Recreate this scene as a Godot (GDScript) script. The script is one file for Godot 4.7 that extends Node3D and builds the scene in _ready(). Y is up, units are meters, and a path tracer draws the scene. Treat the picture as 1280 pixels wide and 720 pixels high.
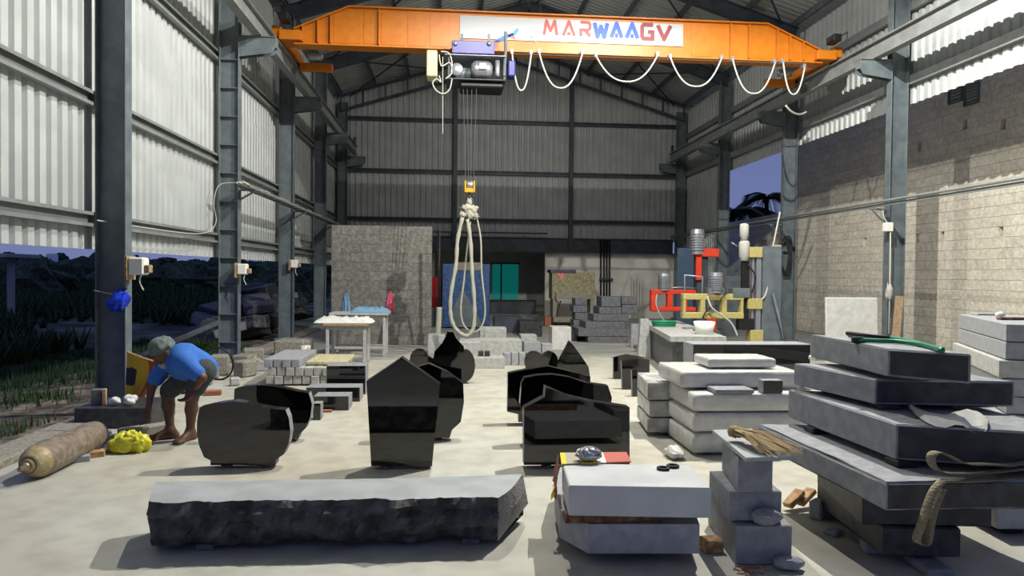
extends Node3D

const FOCAL := 894.3
const EYE := 1.55
var cam_basis: Basis
var M := {}
var counts := {}
var rng := RandomNumberGenerator.new()

# ---------------------------------------------------------------- pixels to places
func ray(px: float, py: float) -> Vector3:
	return cam_basis * Vector3((px - 640.0) / FOCAL, -(py - 360.0) / FOCAL, -1.0)
func on_height(px: float, py: float, h := 0.0) -> Vector3:
	var r := ray(px, py)
	return Vector3(0, EYE, 0) + r * ((h - EYE) / r.y)
func on_depth(px: float, py: float, d: float) -> Vector3:
	var r := ray(px, py)
	return Vector3(0, EYE, 0) + r * (-d / r.z)
func at(x: float, y: float, d: float) -> Vector3:
	return Vector3(x, y, -d)

# ---------------------------------------------------------------- mesh helpers
func mb(smooth := false) -> SurfaceTool:
	var st := SurfaceTool.new()
	st.begin(Mesh.PRIMITIVE_TRIANGLES)
	st.set_smooth_group(0 if smooth else -1)
	return st
func tri(st: SurfaceTool, a: Vector3, b: Vector3, c: Vector3) -> void:
	st.add_vertex(a); st.add_vertex(c); st.add_vertex(b)
func quad(st: SurfaceTool, a: Vector3, b: Vector3, c: Vector3, d: Vector3) -> void:
	tri(st, a, b, c); tri(st, a, c, d)
func ctri(st: SurfaceTool, a: Vector3, b: Vector3, c: Vector3, mid: Vector3) -> void:
	if (b - a).cross(c - a).dot((a + b + c) / 3.0 - mid) < 0.0:
		tri(st, a, c, b)
	else:
		tri(st, a, b, c)
func cquad(st: SurfaceTool, a: Vector3, b: Vector3, c: Vector3, d: Vector3, mid: Vector3) -> void:
	ctri(st, a, b, c, mid); ctri(st, a, c, d, mid)
func box(st: SurfaceTool, c: Vector3, s: Vector3, bev := 0.0, xf := Transform3D()) -> void:
	var h := s * 0.5
	var mid := xf * c
	var b: float = min(bev, min(h.x, min(h.y, h.z)) * 0.6)
	for ax in 3:
		var u := (ax + 1) % 3
		var v := (ax + 2) % 3
		for sg in [-1.0, 1.0]:
			var q := []
			for k in [[-1, -1], [1, -1], [1, 1], [-1, 1]]:
				var p := Vector3()
				p[ax] = sg * h[ax]; p[u] = k[0] * (h[u] - b); p[v] = k[1] * (h[v] - b)
				q.append(xf * (c + p))
			cquad(st, q[0], q[1], q[2], q[3], mid)
	if b <= 0.0:
		return
	for ax in 3:
		var u := (ax + 1) % 3
		var v := (ax + 2) % 3
		for su in [-1.0, 1.0]:
			for sv in [-1.0, 1.0]:
				var q := []
				for k in [[-1, 0], [1, 0], [1, 1], [-1, 1]]:
					var p := Vector3()
					p[ax] = k[0] * (h[ax] - b)
					p[u] = su * (h[u] - (b if k[1] == 1 else 0.0)); p[v] = sv * (h[v] - (0.0 if k[1] == 1 else b))
					q.append(xf * (c + p))
				cquad(st, q[0], q[1], q[2], q[3], mid)
	for sx in [-1.0, 1.0]:
		for sy in [-1.0, 1.0]:
			for sz in [-1.0, 1.0]:
				ctri(st, xf * (c + Vector3(sx * h.x, sy * (h.y - b), sz * (h.z - b))), xf * (c + Vector3(sx * (h.x - b), sy * h.y, sz * (h.z - b))), xf * (c + Vector3(sx * (h.x - b), sy * (h.y - b), sz * h.z)), mid)
# an outline swept along a straight line; the outline's x runs right, its y runs along up
func extr(st: SurfaceTool, poly_in: Array, a: Vector3, b: Vector3, up: Vector3, rim := true, caps := true) -> void:
	var poly := PackedVector2Array(poly_in)
	if Geometry2D.is_polygon_clockwise(poly):
		poly.reverse()
	var dir := (b - a).normalized()
	var right := dir.cross(up).normalized()
	var upn := right.cross(dir)
	var n := poly.size()
	var pa := []
	var pb := []
	for p in poly:
		pa.append(a + right * p.x + upn * p.y); pb.append(b + right * p.x + upn * p.y)
	if rim:
		for i in n:
			var j := (i + 1) % n
			quad(st, pa[i], pa[j], pb[j], pb[i])
	if caps:
		var t := Geometry2D.triangulate_polygon(poly)
		for i in range(0, t.size(), 3):
			cap_pair(st, pa, pb, t[i], t[i + 1], t[i + 2], dir)
func cap_pair(st: SurfaceTool, pa: Array, pb: Array, i: int, j: int, k: int, dir: Vector3) -> void:
	var nrm: Vector3 = (pa[j] - pa[i]).cross(pa[k] - pa[i])
	if nrm.dot(dir) > 0.0:
		tri(st, pa[i], pa[k], pa[j]); tri(st, pb[i], pb[j], pb[k])
	else:
		tri(st, pa[i], pa[j], pa[k]); tri(st, pb[i], pb[k], pb[j])
func i_section(h: float, w: float, tf: float, tw: float) -> Array:
	return [Vector2(-w / 2, -h / 2), Vector2(w / 2, -h / 2), Vector2(w / 2, -h / 2 + tf), Vector2(tw / 2, -h / 2 + tf), Vector2(tw / 2, h / 2 - tf), Vector2(w / 2, h / 2 - tf), Vector2(w / 2, h / 2), Vector2(-w / 2, h / 2), Vector2(-w / 2, h / 2 - tf), Vector2(-tw / 2, h / 2 - tf), Vector2(-tw / 2, -h / 2 + tf), Vector2(-w / 2, -h / 2 + tf)]
func c_section(h: float, w: float, t: float) -> Array:
	return [Vector2(0, -h / 2), Vector2(w, -h / 2), Vector2(w, -h / 2 + t * 3), Vector2(w - t, -h / 2 + t * 3), Vector2(w - t, -h / 2 + t), Vector2(t, -h / 2 + t), Vector2(t, h / 2 - t), Vector2(w - t, h / 2 - t), Vector2(w - t, h / 2 - t * 3), Vector2(w, h / 2 - t * 3), Vector2(w, h / 2), Vector2(0, h / 2)]
func tube(st: SurfaceTool, pts: Array, rad, n := 8, closed := false) -> void:
	var cnt := pts.size()
	var rings := []
	var nrm := Vector3.ZERO
	for i in cnt:
		var pr: Vector3 = pts[(i - 1 + cnt) % cnt] if closed or i > 0 else pts[0]
		var nx: Vector3 = pts[(i + 1) % cnt] if closed or i < cnt - 1 else pts[cnt - 1]
		var d := (nx - pr).normalized()
		if nrm == Vector3.ZERO:
			nrm = d.cross(Vector3.UP if absf(d.y) < 0.9 else Vector3.RIGHT).normalized()
		else:
			nrm = (nrm - d * nrm.dot(d)).normalized()
		var bi := d.cross(nrm)
		var r: float = rad[i] if rad is Array else rad
		var ring := []
		for k in n:
			var a := TAU * k / n
			ring.append(pts[i] + (nrm * cos(a) + bi * sin(a)) * r)
		rings.append(ring)
	for i in (cnt if closed else cnt - 1):
		var r0: Array = rings[i]
		var r1: Array = rings[(i + 1) % cnt]
		for k in n:
			var k2 := (k + 1) % n
			quad(st, r0[k], r0[k2], r1[k2], r1[k])
	if not closed:
		for k in range(1, n - 1):
			tri(st, rings[0][0], rings[0][k + 1], rings[0][k])
			tri(st, rings[cnt - 1][0], rings[cnt - 1][k], rings[cnt - 1][k + 1])
func lathe(st: SurfaceTool, prof: Array, n := 16, xf := Transform3D()) -> void:
	for i in prof.size() - 1:
		for k in n:
			var a0 := TAU * k / n
			var a1 := TAU * (k + 1) / n
			var p00 := Vector3(prof[i].x * cos(a0), prof[i].y, prof[i].x * sin(a0))
			var p01 := Vector3(prof[i].x * cos(a1), prof[i].y, prof[i].x * sin(a1))
			var p10 := Vector3(prof[i + 1].x * cos(a0), prof[i + 1].y, prof[i + 1].x * sin(a0))
			var p11 := Vector3(prof[i + 1].x * cos(a1), prof[i + 1].y, prof[i + 1].x * sin(a1))
			if prof[i].x > 0.0001:
				tri(st, xf * p00, xf * p10, xf * p01)
			if prof[i + 1].x > 0.0001:
				tri(st, xf * p01, xf * p10, xf * p11)
func smooth_line(pts: Array, steps := 6) -> Array:
	var out := []
	for i in pts.size() - 1:
		var p0: Vector3 = pts[max(i - 1, 0)]
		var p3: Vector3 = pts[min(i + 2, pts.size() - 1)]
		for k in steps:
			out.append(pts[i].cubic_interpolate(pts[i + 1], p0, p3, float(k) / steps))
	out.append(pts[-1])
	return out
func along(a: Vector3, b: Vector3) -> Transform3D:   # local y runs from a to b
	var y := (b - a).normalized()
	var x := y.cross(Vector3.BACK if absf(y.z) < 0.9 else Vector3.RIGHT).normalized()
	return Transform3D(Basis(x, y, x.cross(y)), a)
# a bumpy lump: a sphere pushed in and out by noise
func lump(st: SurfaceTool, c: Vector3, r: Vector3, rough: float, seed_: int, seg := 10, freq := 2.0) -> void:
	var nz := FastNoiseLite.new()
	nz.seed = seed_; nz.frequency = freq
	var g := []
	for i in seg + 1:
		var row := []
		var th := PI * i / seg
		for k in seg * 2:
			var ph := PI * k / seg
			var u := Vector3(sin(th) * cos(ph), cos(th), sin(th) * sin(ph))
			row.append(c + u * r * (1.0 + rough * nz.get_noise_3dv(u + c * 0.37)))
		g.append(row)
	for i in seg:
		for k in seg * 2:
			var k2 := (k + 1) % (seg * 2)
			if i > 0:
				ctri(st, g[i][k], g[i][k2], g[i + 1][k], c)
			if i < seg - 1:
				ctri(st, g[i][k2], g[i + 1][k2], g[i + 1][k], c)

# ---------------------------------------------------------------- nodes
func numbered(called: String) -> String:
	if not counts.has(called):
		counts[called] = 0
		return called
	counts[called] += 1
	return "%s_%03d" % [called, counts[called]]
func thing(called: String, label: String, category: String, where := Vector3.ZERO, group := "", turn := 0.0) -> Node3D:
	var o := Node3D.new()
	o.name = numbered(called)
	add_child(o)
	o.position = where
	o.rotation.y = turn
	o.set_meta("label", label); o.set_meta("category", category)
	if group != "":
		o.set_meta("group", group)
	return o
func setting(called: String, label := "") -> Node3D:
	var o := Node3D.new()
	o.name = called
	add_child(o)
	o.set_meta("kind", "structure")
	if label != "":
		o.set_meta("label", label)
	return o
func commit(st: SurfaceTool) -> ArrayMesh:
	st.generate_normals()
	return st.commit()
func part(parent: Node, called: String, st, m: Material, label := "") -> MeshInstance3D:
	var o := MeshInstance3D.new()
	o.name = called
	o.mesh = commit(st) if st is SurfaceTool else st
	o.material_override = m
	parent.add_child(o, true)
	if label != "":
		o.set_meta("label", label)
	return o
# a thing that is a single mesh, with its base at where
func single(called: String, label: String, category: String, st: SurfaceTool, m: Material, where := Vector3.ZERO, group := "", turn := 0.0) -> MeshInstance3D:
	var o := MeshInstance3D.new()
	o.name = numbered(called)
	o.mesh = commit(st)
	o.material_override = m
	add_child(o)
	o.position = where
	o.rotation.y = turn
	o.set_meta("label", label); o.set_meta("category", category)
	if group != "":
		o.set_meta("group", group)
	return o

# ---------------------------------------------------------------- materials
func ramp(a: Color, b: Color) -> Gradient:
	var g := Gradient.new()
	g.offsets = PackedFloat32Array([0.25, 0.75]); g.colors = PackedColorArray([a, b])
	return g
func noise_tex(freq: float, oct: int, sd: int, g: Gradient, size := 256) -> NoiseTexture2D:
	var n := FastNoiseLite.new()
	n.noise_type = FastNoiseLite.TYPE_SIMPLEX_SMOOTH
	n.frequency = freq; n.fractal_octaves = oct; n.seed = sd
	var t := NoiseTexture2D.new()
	t.width = size; t.height = size; t.seamless = true; t.noise = n
	if g:
		t.color_ramp = g
	return t
func normal_tex(freq: float, sd: int, strength: float) -> NoiseTexture2D:
	var t := noise_tex(freq, 4, sd, null)
	t.as_normal_map = true; t.bump_strength = strength
	return t
func flat(c: Color, rough := 0.6, metal := 0.0) -> StandardMaterial3D:
	var m := StandardMaterial3D.new()
	m.albedo_color = c; m.roughness = rough; m.metallic = metal
	return m
var tex_seed := 1
func mottled(c: Color, amt: float, freq := 0.02, rough := 0.7, scale := 1.0, metal := 0.0, bump := 0.0) -> StandardMaterial3D:
	var m := StandardMaterial3D.new()
	tex_seed += 1
	m.albedo_texture = noise_tex(freq, 5, tex_seed, ramp(c.darkened(amt), c.lightened(amt * 0.7)))
	m.uv1_triplanar = true; m.uv1_world_triplanar = true
	m.uv1_scale = Vector3.ONE * scale
	m.roughness = rough; m.metallic = metal
	if bump > 0.0:
		m.normal_enabled = true
		m.normal_texture = normal_tex(0.06, tex_seed + 100, 6.0)
		m.normal_scale = bump
	return m

func make_materials() -> void:
	M.sheet = mottled(Color(0.68, 0.70, 0.70), 0.05, 0.01, 0.5, 0.5)
	M.steel = mottled(Color(0.36, 0.40, 0.42), 0.08, 0.015, 0.5, 0.7)
	M.steel_dark = mottled(Color(0.20, 0.23, 0.27), 0.08, 0.015, 0.5, 0.7)
	M.girt = mottled(Color(0.47, 0.49, 0.49), 0.06, 0.015, 0.5, 0.7)
	M.orange = mottled(Color(0.765, 0.43, 0.02), 0.04, 0.02, 0.42, 0.8)
	M.white_panel = flat(Color(0.67, 0.68, 0.695), 0.45)
	M.blue_paint = flat(Color(0.20, 0.20, 0.50), 0.4)
	M.cream_paint = flat(Color(0.80, 0.78, 0.60), 0.5)
	M.bare_metal = flat(Color(0.62, 0.63, 0.66), 0.38, 0.6)
	M.black_metal = flat(Color(0.07, 0.07, 0.08), 0.5)
	M.cable = flat(Color(0.74, 0.735, 0.70), 0.55)
	M.rope = flat(Color(0.30, 0.31, 0.32), 0.6)
	M.webbing = mottled(Color(0.72, 0.71, 0.65), 0.15, 0.08, 0.85, 3.0, 0.0, 0.6)
	M.webbing_tan = mottled(Color(0.52, 0.48, 0.38), 0.15, 0.08, 0.85, 3.0, 0.0, 0.6)
	M.hook_yellow = flat(Color(0.80, 0.62, 0.15), 0.5)
	M.blocks = []
	for c in [Color(0.86, 0.83, 0.765), Color(0.84, 0.81, 0.75), Color(0.87, 0.845, 0.785), Color(0.825, 0.80, 0.74)]:
		M.blocks.append(mottled(c, 0.09, 0.03, 0.9, 0.9, 0.0, 0.3))
	M.mortar = mottled(Color(0.80, 0.775, 0.715), 0.10, 0.04, 0.95, 1.0)
	M.grey_blocks = []
	for c in [Color(0.45, 0.45, 0.425), Color(0.43, 0.43, 0.41), Color(0.47, 0.465, 0.44)]:
		M.grey_blocks.append(mottled(c, 0.10, 0.03, 0.9, 0.9, 0.0, 0.4))
	M.plaster = mottled(Color(0.74, 0.735, 0.71), 0.08, 0.01, 0.9, 0.4)
	M.black = flat(Color(0.022, 0.022, 0.024), 0.04)
	M.black.metallic_specular = 0.62
	M.black_rim = mottled(Color(0.10, 0.10, 0.11), 0.12, 0.05, 0.16, 2.0)
	M.sawn = mottled(Color(0.60, 0.61, 0.63), 0.07, 0.03, 0.62, 1.2)
	M.sawn_b = mottled(Color(0.53, 0.545, 0.565), 0.08, 0.03, 0.6, 1.2)
	M.sawn_dark = mottled(Color(0.36, 0.37, 0.39), 0.10, 0.03, 0.6, 1.2)
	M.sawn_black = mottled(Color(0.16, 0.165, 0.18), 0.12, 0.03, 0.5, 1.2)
	M.rock = mottled(Color(0.17, 0.175, 0.19), 0.3, 0.025, 0.7, 0.9, 0.0, 0.45)
	M.speckle = mottled(Color(0.58, 0.58, 0.57), 0.35, 0.3, 0.8, 2.5, 0.0, 1.0)
	M.slab_top = mottled(Color(0.63, 0.655, 0.665), 0.06, 0.012, 0.45, 0.8)
	M.slab_pale = mottled(Color(0.73, 0.745, 0.755), 0.05, 0.012, 0.5, 0.8)
	M.pale = mottled(Color(0.68, 0.685, 0.67), 0.08, 0.03, 0.6, 1.2)
	M.marble = mottled(Color(0.74, 0.74, 0.73), 0.20, 0.012, 0.4, 1.4)
	M.film = mottled(Color(0.80, 0.80, 0.78), 0.06, 0.02, 0.32, 1.0, 0.0, 0.12)
	M.wood = mottled(Color(0.42, 0.27, 0.18), 0.25, 0.03, 0.8, 2.0)
	M.wood_pale = mottled(Color(0.72, 0.55, 0.36), 0.2, 0.03, 0.8, 2.0)
	M.dust = mottled(Color(0.56, 0.54, 0.49), 0.15, 0.05, 0.95, 1.5)
	M.soil = mottled(Color(0.36, 0.31, 0.24), 0.35, 0.03, 1.0, 0.25, 0.0, 1.0)
	M.field = mottled(Color(0.15, 0.205, 0.12), 0.45, 0.02, 1.0, 0.06)
	M.grass = flat(Color(0.15, 0.27, 0.12), 0.8)
	M.leaf = mottled(Color(0.13, 0.20, 0.12), 0.3, 0.05, 0.9, 0.3)
	M.leaf_b = mottled(Color(0.17, 0.25, 0.13), 0.3, 0.05, 0.9, 0.6)
	M.bark = flat(Color(0.22, 0.18, 0.14), 0.9)
	M.skin = mottled(Color(0.36, 0.23, 0.17), 0.06, 0.05, 0.55, 3.0)
	M.shirt = mottled(Color(0.16, 0.40, 0.74), 0.08, 0.05, 0.85, 3.0)
	M.shorts = mottled(Color(0.20, 0.22, 0.22), 0.12, 0.05, 0.9, 3.0)
	M.turban = mottled(Color(0.36, 0.42, 0.40), 0.35, 0.12, 0.9, 5.0)
	M.white_cloth = mottled(Color(0.84, 0.85, 0.84), 0.08, 0.05, 0.85, 2.0)
	M.blue_cloth = mottled(Color(0.42, 0.60, 0.74), 0.15, 0.05, 0.85, 2.0)
	M.blue_plastic = flat(Color(0.06, 0.24, 0.85), 0.3)
	M.cylinder = mottled(Color(0.50, 0.44, 0.38), 0.18, 0.03, 0.5, 1.5)
	M.cylinder_cap = mottled(Color(0.66, 0.58, 0.40), 0.2, 0.05, 0.5, 3.0)
	M.brass = flat(Color(0.60, 0.55, 0.45), 0.35, 0.8)
	M.yellow_bag = mottled(Color(0.86, 0.84, 0.16), 0.15, 0.05, 0.35, 3.0)
	M.yellow_machine = mottled(Color(0.72, 0.67, 0.40), 0.12, 0.05, 0.6, 2.0)
	M.red_machine = mottled(Color(0.86, 0.20, 0.08), 0.1, 0.05, 0.6, 2.0)
	M.green_hose = flat(Color(0.05, 0.48, 0.34), 0.4)
	M.rubber = flat(Color(0.05, 0.05, 0.05), 0.7)
	M.brick = mottled(Color(0.62, 0.36, 0.24), 0.2, 0.05, 0.9, 3.0)
	M.pink = flat(Color(0.75, 0.32, 0.42), 0.8)
	M.straw = flat(Color(0.66, 0.57, 0.42), 0.85)
	M.wool = flat(Color(0.72, 0.72, 0.72), 0.35, 0.2)
	M.red_flat = flat(Color(0.72, 0.34, 0.28), 0.5)
	M.yellow_flat = flat(Color(0.92, 0.76, 0.12), 0.5)
	M.foam = flat(Color(0.88, 0.88, 0.85), 0.6)
	M.plywood = mottled(Color(0.62, 0.52, 0.38), 0.15, 0.03, 0.8, 2.0)

# ---------------------------------------------------------------- camera, sky, lamps
const LAMPS := [[0.6, 7.5, 8.15, 33.0, "over the headstones on the open side", -0.062], [3.9, 7.5, 8.15, 80.0, "over the film-wrapped stack", -0.062], [2.1, 7.35, 17.6, 6.5, "behind the crane girder, added to brighten the rear wall", 0.01]]  # third lamp is an unseen source added to brighten the rear wall
func make_camera_and_light() -> void:
	var cam := Camera3D.new()
	cam.name = "camera"
	cam_basis = Basis(Vector3.UP, -0.084) * Basis(Vector3.RIGHT, -0.0202) * Basis(Vector3.BACK, 0.0106)
	cam.basis = cam_basis
	cam.position = Vector3(0, EYE, 0)
	cam.fov = rad_to_deg(2.0 * atan(360.0 / FOCAL))
	cam.near = 0.05; cam.far = 900.0
	add_child(cam)
	cam.current = true
	var sky_mat := ProceduralSkyMaterial.new()
	sky_mat.sky_top_color = Color(0.36, 0.42, 0.62)
	sky_mat.sky_horizon_color = Color(0.45, 0.49, 0.66)
	sky_mat.ground_bottom_color = Color(0.10, 0.11, 0.12)
	sky_mat.ground_horizon_color = Color(0.20, 0.22, 0.28)
	var sky := Sky.new()
	sky.sky_material = sky_mat
	var env := Environment.new()
	env.background_mode = Environment.BG_SKY
	env.sky = sky
	env.tonemap_mode = Environment.TONE_MAPPER_LINEAR
	env.tonemap_exposure = 1.0
	env.sdfgi_enabled = true; env.ssao_enabled = true; env.ssil_enabled = true
	var we := WorldEnvironment.new()
	we.name = "world_environment"
	we.environment = env
	add_child(we)
	for q in LAMPS:
		hall_lamp(q)
func hall_lamp(q: Array) -> void:
	var t := thing("high_bay_lamp", "round high-bay lamp with an added milky shade hanging from the roof %s" % q[4], "lamp", at(q[0], q[1], q[2]), "high-bay lamps under the roof")
	var shade := mb(true)
	lathe(shade, [Vector2(0.30, q[5]), Vector2(0.28, q[5] + 0.10), Vector2(0.18, 0.20), Vector2(0.09, 0.26), Vector2(0.08, 0.36), Vector2(0.0, 0.36)], 20)
	var acrylic := flat(Color(0.85, 0.86, 0.86, 0.86), 0.3)
	acrylic.transparency = BaseMaterial3D.TRANSPARENCY_ALPHA
	part(t, "added_lamp_shade", shade, acrylic)  # unseen shade added to cut light on the girder; see-through to light the roof
	var bulb := mb(true)
	lathe(bulb, [Vector2(0.0, -0.07), Vector2(0.05, -0.05), Vector2(0.07, 0.0), Vector2(0.05, 0.06), Vector2(0.03, 0.12), Vector2(0.0, 0.12)], 16)
	var bm := flat(Color(1, 1, 1), 0.4)
	bm.emission_enabled = true; bm.emission = Color(1.0, 0.985, 0.945); bm.emission_energy_multiplier = 6.0
	part(t, "bulb", bulb, bm)
	var rod := mb()
	tube(rod, [Vector3(0, 0.34, 0), Vector3(0, 1.0 if q[2] < 10.0 else 1.6, 0)], 0.012, 6)
	part(t, "suspension_rod", rod, M.steel)
	var l := OmniLight3D.new()
	l.name = "lamp_light"
	l.light_color = Color(1.0, 0.985, 0.945)
	l.light_energy = q[3]
	l.light_size = 0.025
	l.omni_range = 60.0; l.omni_attenuation = 2.0
	l.shadow_enabled = true
	t.add_child(l)

func _ready() -> void:
	rng.seed = 71
	make_materials()
	make_camera_and_light()
	make_ground()
	make_sheet_walls()
	make_roof()
	make_back_wall()
	make_block_walls()
	make_columns()
	make_runways()
	make_crane()
	make_pipes()
	make_outdoors()
	make_headstones()
	make_front_slab()
	make_front_stack()
	make_tower()
	make_big_stack()
	make_wrapped_stacks()
	make_right_side()
	make_machines()
	make_left_yard()
	make_rear()
	make_person()

# ---------------------------------------------------------------- the setting
const XL := -3.71
const XR := 7.98
const D1 := 8.215
const BAY := 4.1325
const BACK := 24.9
const FRONT := -1.5
const MIDX := 2.135
const EAVE := 7.42
const RIDGE := 9.30
const FLOOR_L := -3.45
func frame_d(k: int) -> float:
	return D1 + BAY * k
func roof_y(x: float) -> float:
	return EAVE + (RIDGE - EAVE) * (1.0 - absf(x - MIDX) / 6.12)

func make_ground() -> void:
	# floor: cast concrete, stained, with a tract of grey stone slurry at the far end
	var w := 512
	var h := 1024
	var img := Image.create(w, h, false, Image.FORMAT_RGB8)
	var n1 := FastNoiseLite.new()
	n1.seed = 5; n1.frequency = 0.012; n1.fractal_octaves = 5
	var n2 := FastNoiseLite.new()
	n2.seed = 9; n2.frequency = 0.09; n2.fractal_octaves = 3
	var n3 := FastNoiseLite.new()
	n3.seed = 14; n3.frequency = 0.03; n3.fractal_octaves = 4
	var cream := Color(0.71, 0.71, 0.67)
	var warm := Color(0.68, 0.655, 0.595)
	var grey := Color(0.48, 0.485, 0.47)
	for j in h:
		var d := FRONT + (BACK - FRONT) * (1.0 - (j + 0.5) / h)
		for i in w:
			var x := FLOOR_L + (10.0 - FLOOR_L) * (i + 0.5) / w
			var a := n1.get_noise_2d(i, j)
			var b := n2.get_noise_2d(i, j)
			var c := cream.lerp(warm, clampf(0.35 + a * 1.3, 0.0, 1.0))
			c = c.darkened(clampf(b * 0.10 + 0.03, 0.0, 0.15))
			var edge := 12.9 + 1.3 * n3.get_noise_2d(i, 40.0) + 0.8 * n3.get_noise_2d(i * 0.5, j * 5.0)
			if x < -0.9:
				edge -= (-0.9 - x) * 0.9
			var s := clampf((d - edge) / 0.35, 0.0, 1.0)
			s *= clampf(0.75 + 0.9 * n3.get_noise_2d(i * 0.6, j * 4.0), 0.35, 1.0)
			c = c.lerp(grey, s)
			img.set_pixel(i, j, c)
	var fm := StandardMaterial3D.new()
	fm.albedo_texture = ImageTexture.create_from_image(img)
	fm.roughness = 0.72
	fm.normal_enabled = true
	var f := setting("floor", "pale stained concrete workshop floor")
	var st := mb()
	var x0 := FLOOR_L
	var x1 := 10.0
	var c00 := at(x0, 0, FRONT)
	var c10 := at(x1, 0, FRONT)
	var c11 := at(x1, 0, BACK)
	var c01 := at(x0, 0, BACK)
	for q in [[c00, Vector2(0, 1)], [c11, Vector2(1, 0)], [c10, Vector2(1, 1)], [c00, Vector2(0, 1)], [c01, Vector2(0, 0)], [c11, Vector2(1, 0)]]:
		st.set_uv(q[1]); st.set_normal(Vector3.UP); st.add_vertex(q[0])
	fm.normal_enabled = false
	var o := MeshInstance3D.new()
	o.name = "concrete_surface"
	o.mesh = st.commit(); o.material_override = fm
	f.add_child(o)
	var body := mb()
	box(body, at((x0 + x1) / 2, -0.085, (FRONT + BACK) / 2), Vector3(x1 - x0, 0.16, BACK - FRONT), 0.0)
	part(f, "concrete_slab", body, M.mortar)
	# kerb of cast lengths along the open left side
	var kerb := setting("trim_1", "rough concrete kerb along the open left side")
	var d := 2.0
	while d < 21.0:
		var ln := 1.15 + rng.randf() * 0.25
		var k := mb()
		box(k, Vector3.ZERO, Vector3(0.30 + rng.randf() * 0.03, 0.24, ln - 0.02), 0.015)
		var p := part(kerb, "kerb_stone", k, M.dust)
		p.position = at(FLOOR_L - 0.18 + rng.randf_range(-0.01, 0.01), -0.06, d + ln / 2)
		p.rotation.y = rng.randf_range(-0.01, 0.01)
		d += ln
	# earth outside
	var g := setting("ground", "dark field and bare earth outside the shed")
	var e := mb()
	box(e, at(-160.0, -0.20, 150.0), Vector3(313.0, 0.16, 420.0))
	part(g, "field_left", e, M.field)
	var e2 := mb()
	box(e2, at(160.0, -0.20, 150.0), Vector3(300.0, 0.16, 420.0))
	part(g, "field_right", e2, M.field)
	var e3 := mb()
	box(e3, at(3.2, -0.21, 190.0), Vector3(13.5, 0.16, 330.0))
	part(g, "field_rear", e3, M.field)
	var e4 := mb()
	box(e4, at(3.2, -0.21, -32.0), Vector3(13.5, 0.16, 60.0))
	part(g, "yard_front", e4, M.soil)
	# bare bank beside the kerb
	var bk := mb(true)
	var bn := FastNoiseLite.new()
	bn.seed = 3; bn.frequency = 0.9
	var nx := 12
	var nz := 90
	for i in nx:
		for j in nz:
			var q := []
			for k in [[0, 0], [1, 0], [1, 1], [0, 1]]:
				var xx = -3.78 - 2.2 * (i + k[0]) / nx
				var dd = 2.0 + 18.0 * (j + k[1]) / nz
				var t := float(i + k[0]) / nx
				q.append(at(xx, -0.03 - 0.09 * t + 0.05 * bn.get_noise_2d(xx * 2.0, dd * 2.0) * (1.0 - t), dd))
			quad(bk, q[0], q[3], q[2], q[1])
	part(g, "earth_bank", bk, M.soil)

# corrugated sheet: u runs across the ribs, v along them; top() may cut it on the slope
func rib_sheet(u0: float, u1: float, place: Callable, v0: Callable, v1: Callable, pitch := 0.2, deep := 0.04) -> SurfaceTool:
	var st := mb()
	var prof := [[0.0, 0.0], [0.52, 0.0], [0.64, 1.0], [0.88, 1.0]]
	var us := []
	var k := 0
	while u0 + k * pitch < u1 + 0.001:
		for p in prof:
			var u: float = u0 + (k + p[0]) * pitch
			if u <= u1 + 0.02:
				us.append([u, p[1] * deep])
		k += 1
	for i in us.size() - 1:
		var a: Array = us[i]
		var b: Array = us[i + 1]
		var p0: Vector3 = place.call(a[0], v0.call(a[0]), a[1])
		var p1: Vector3 = place.call(b[0], v0.call(b[0]), b[1])
		var p2: Vector3 = place.call(b[0], v1.call(b[0]), b[1])
		var p3: Vector3 = place.call(a[0], v1.call(a[0]), a[1])
		quad(st, p0, p1, p2, p3)
	return st

func make_sheet_walls() -> void:
	var wl := setting("wall_left", "corrugated metal sheeting hung above the open left side")
	for row in [[1.77, 4.52], [4.44, 7.36]]:
		var mesh: ArrayMesh = commit(rib_sheet(0.0, 1.0, func(u, v, w): return at(-w, v, u), func(_u): return row[0], func(_u): return row[1]))
		for i in 27:
			var o := part(wl, "sheet", mesh, M.sheet)
			o.position = at(-3.985 + (0.006 if row[0] < 2.0 else 0.0), 0, FRONT + i * 1.0)
	for y in [2.09, 3.40, 5.12, 6.5]:
		var g := mb()
		extr(g, c_section(0.16, 0.075, 0.012), at(XL - 0.245, y, FRONT), at(XL - 0.245, y, BACK), Vector3.UP)
		var o := part(wl, "girt", g, M.girt)
		o.set_meta("label", "horizontal channel rail")
	var wr := setting("wall_right", "corrugated metal sheeting high on the right side")
	var mesh2: ArrayMesh = commit(rib_sheet(0.0, 1.0, func(u, v, w): return at(w, v, u), func(_u): return 4.69, func(_u): return 7.36))
	for i in 27:
		var o := part(wr, "sheet", mesh2, M.sheet)
		o.position = at(8.245, 0, FRONT + i * 1.0)
	var mesh3: ArrayMesh = commit(rib_sheet(0.0, 1.0, func(u, v, w): return at(w, v, u), func(_u): return 0.02, func(_u): return 4.76))
	for i in 4:
		var o := part(wr, "low_sheet", mesh3, M.sheet)
		o.position = at(8.252, 0, 20.9 + i * 1.0)
	for y in [5.10, 6.42]:
		var g := mb()
		extr(g, c_section(0.16, 0.075, 0.012), at(XR + 0.168, y, FRONT), at(XR + 0.168, y, BACK), Vector3.UP)
		part(wr, "girt", g, M.girt)

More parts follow.
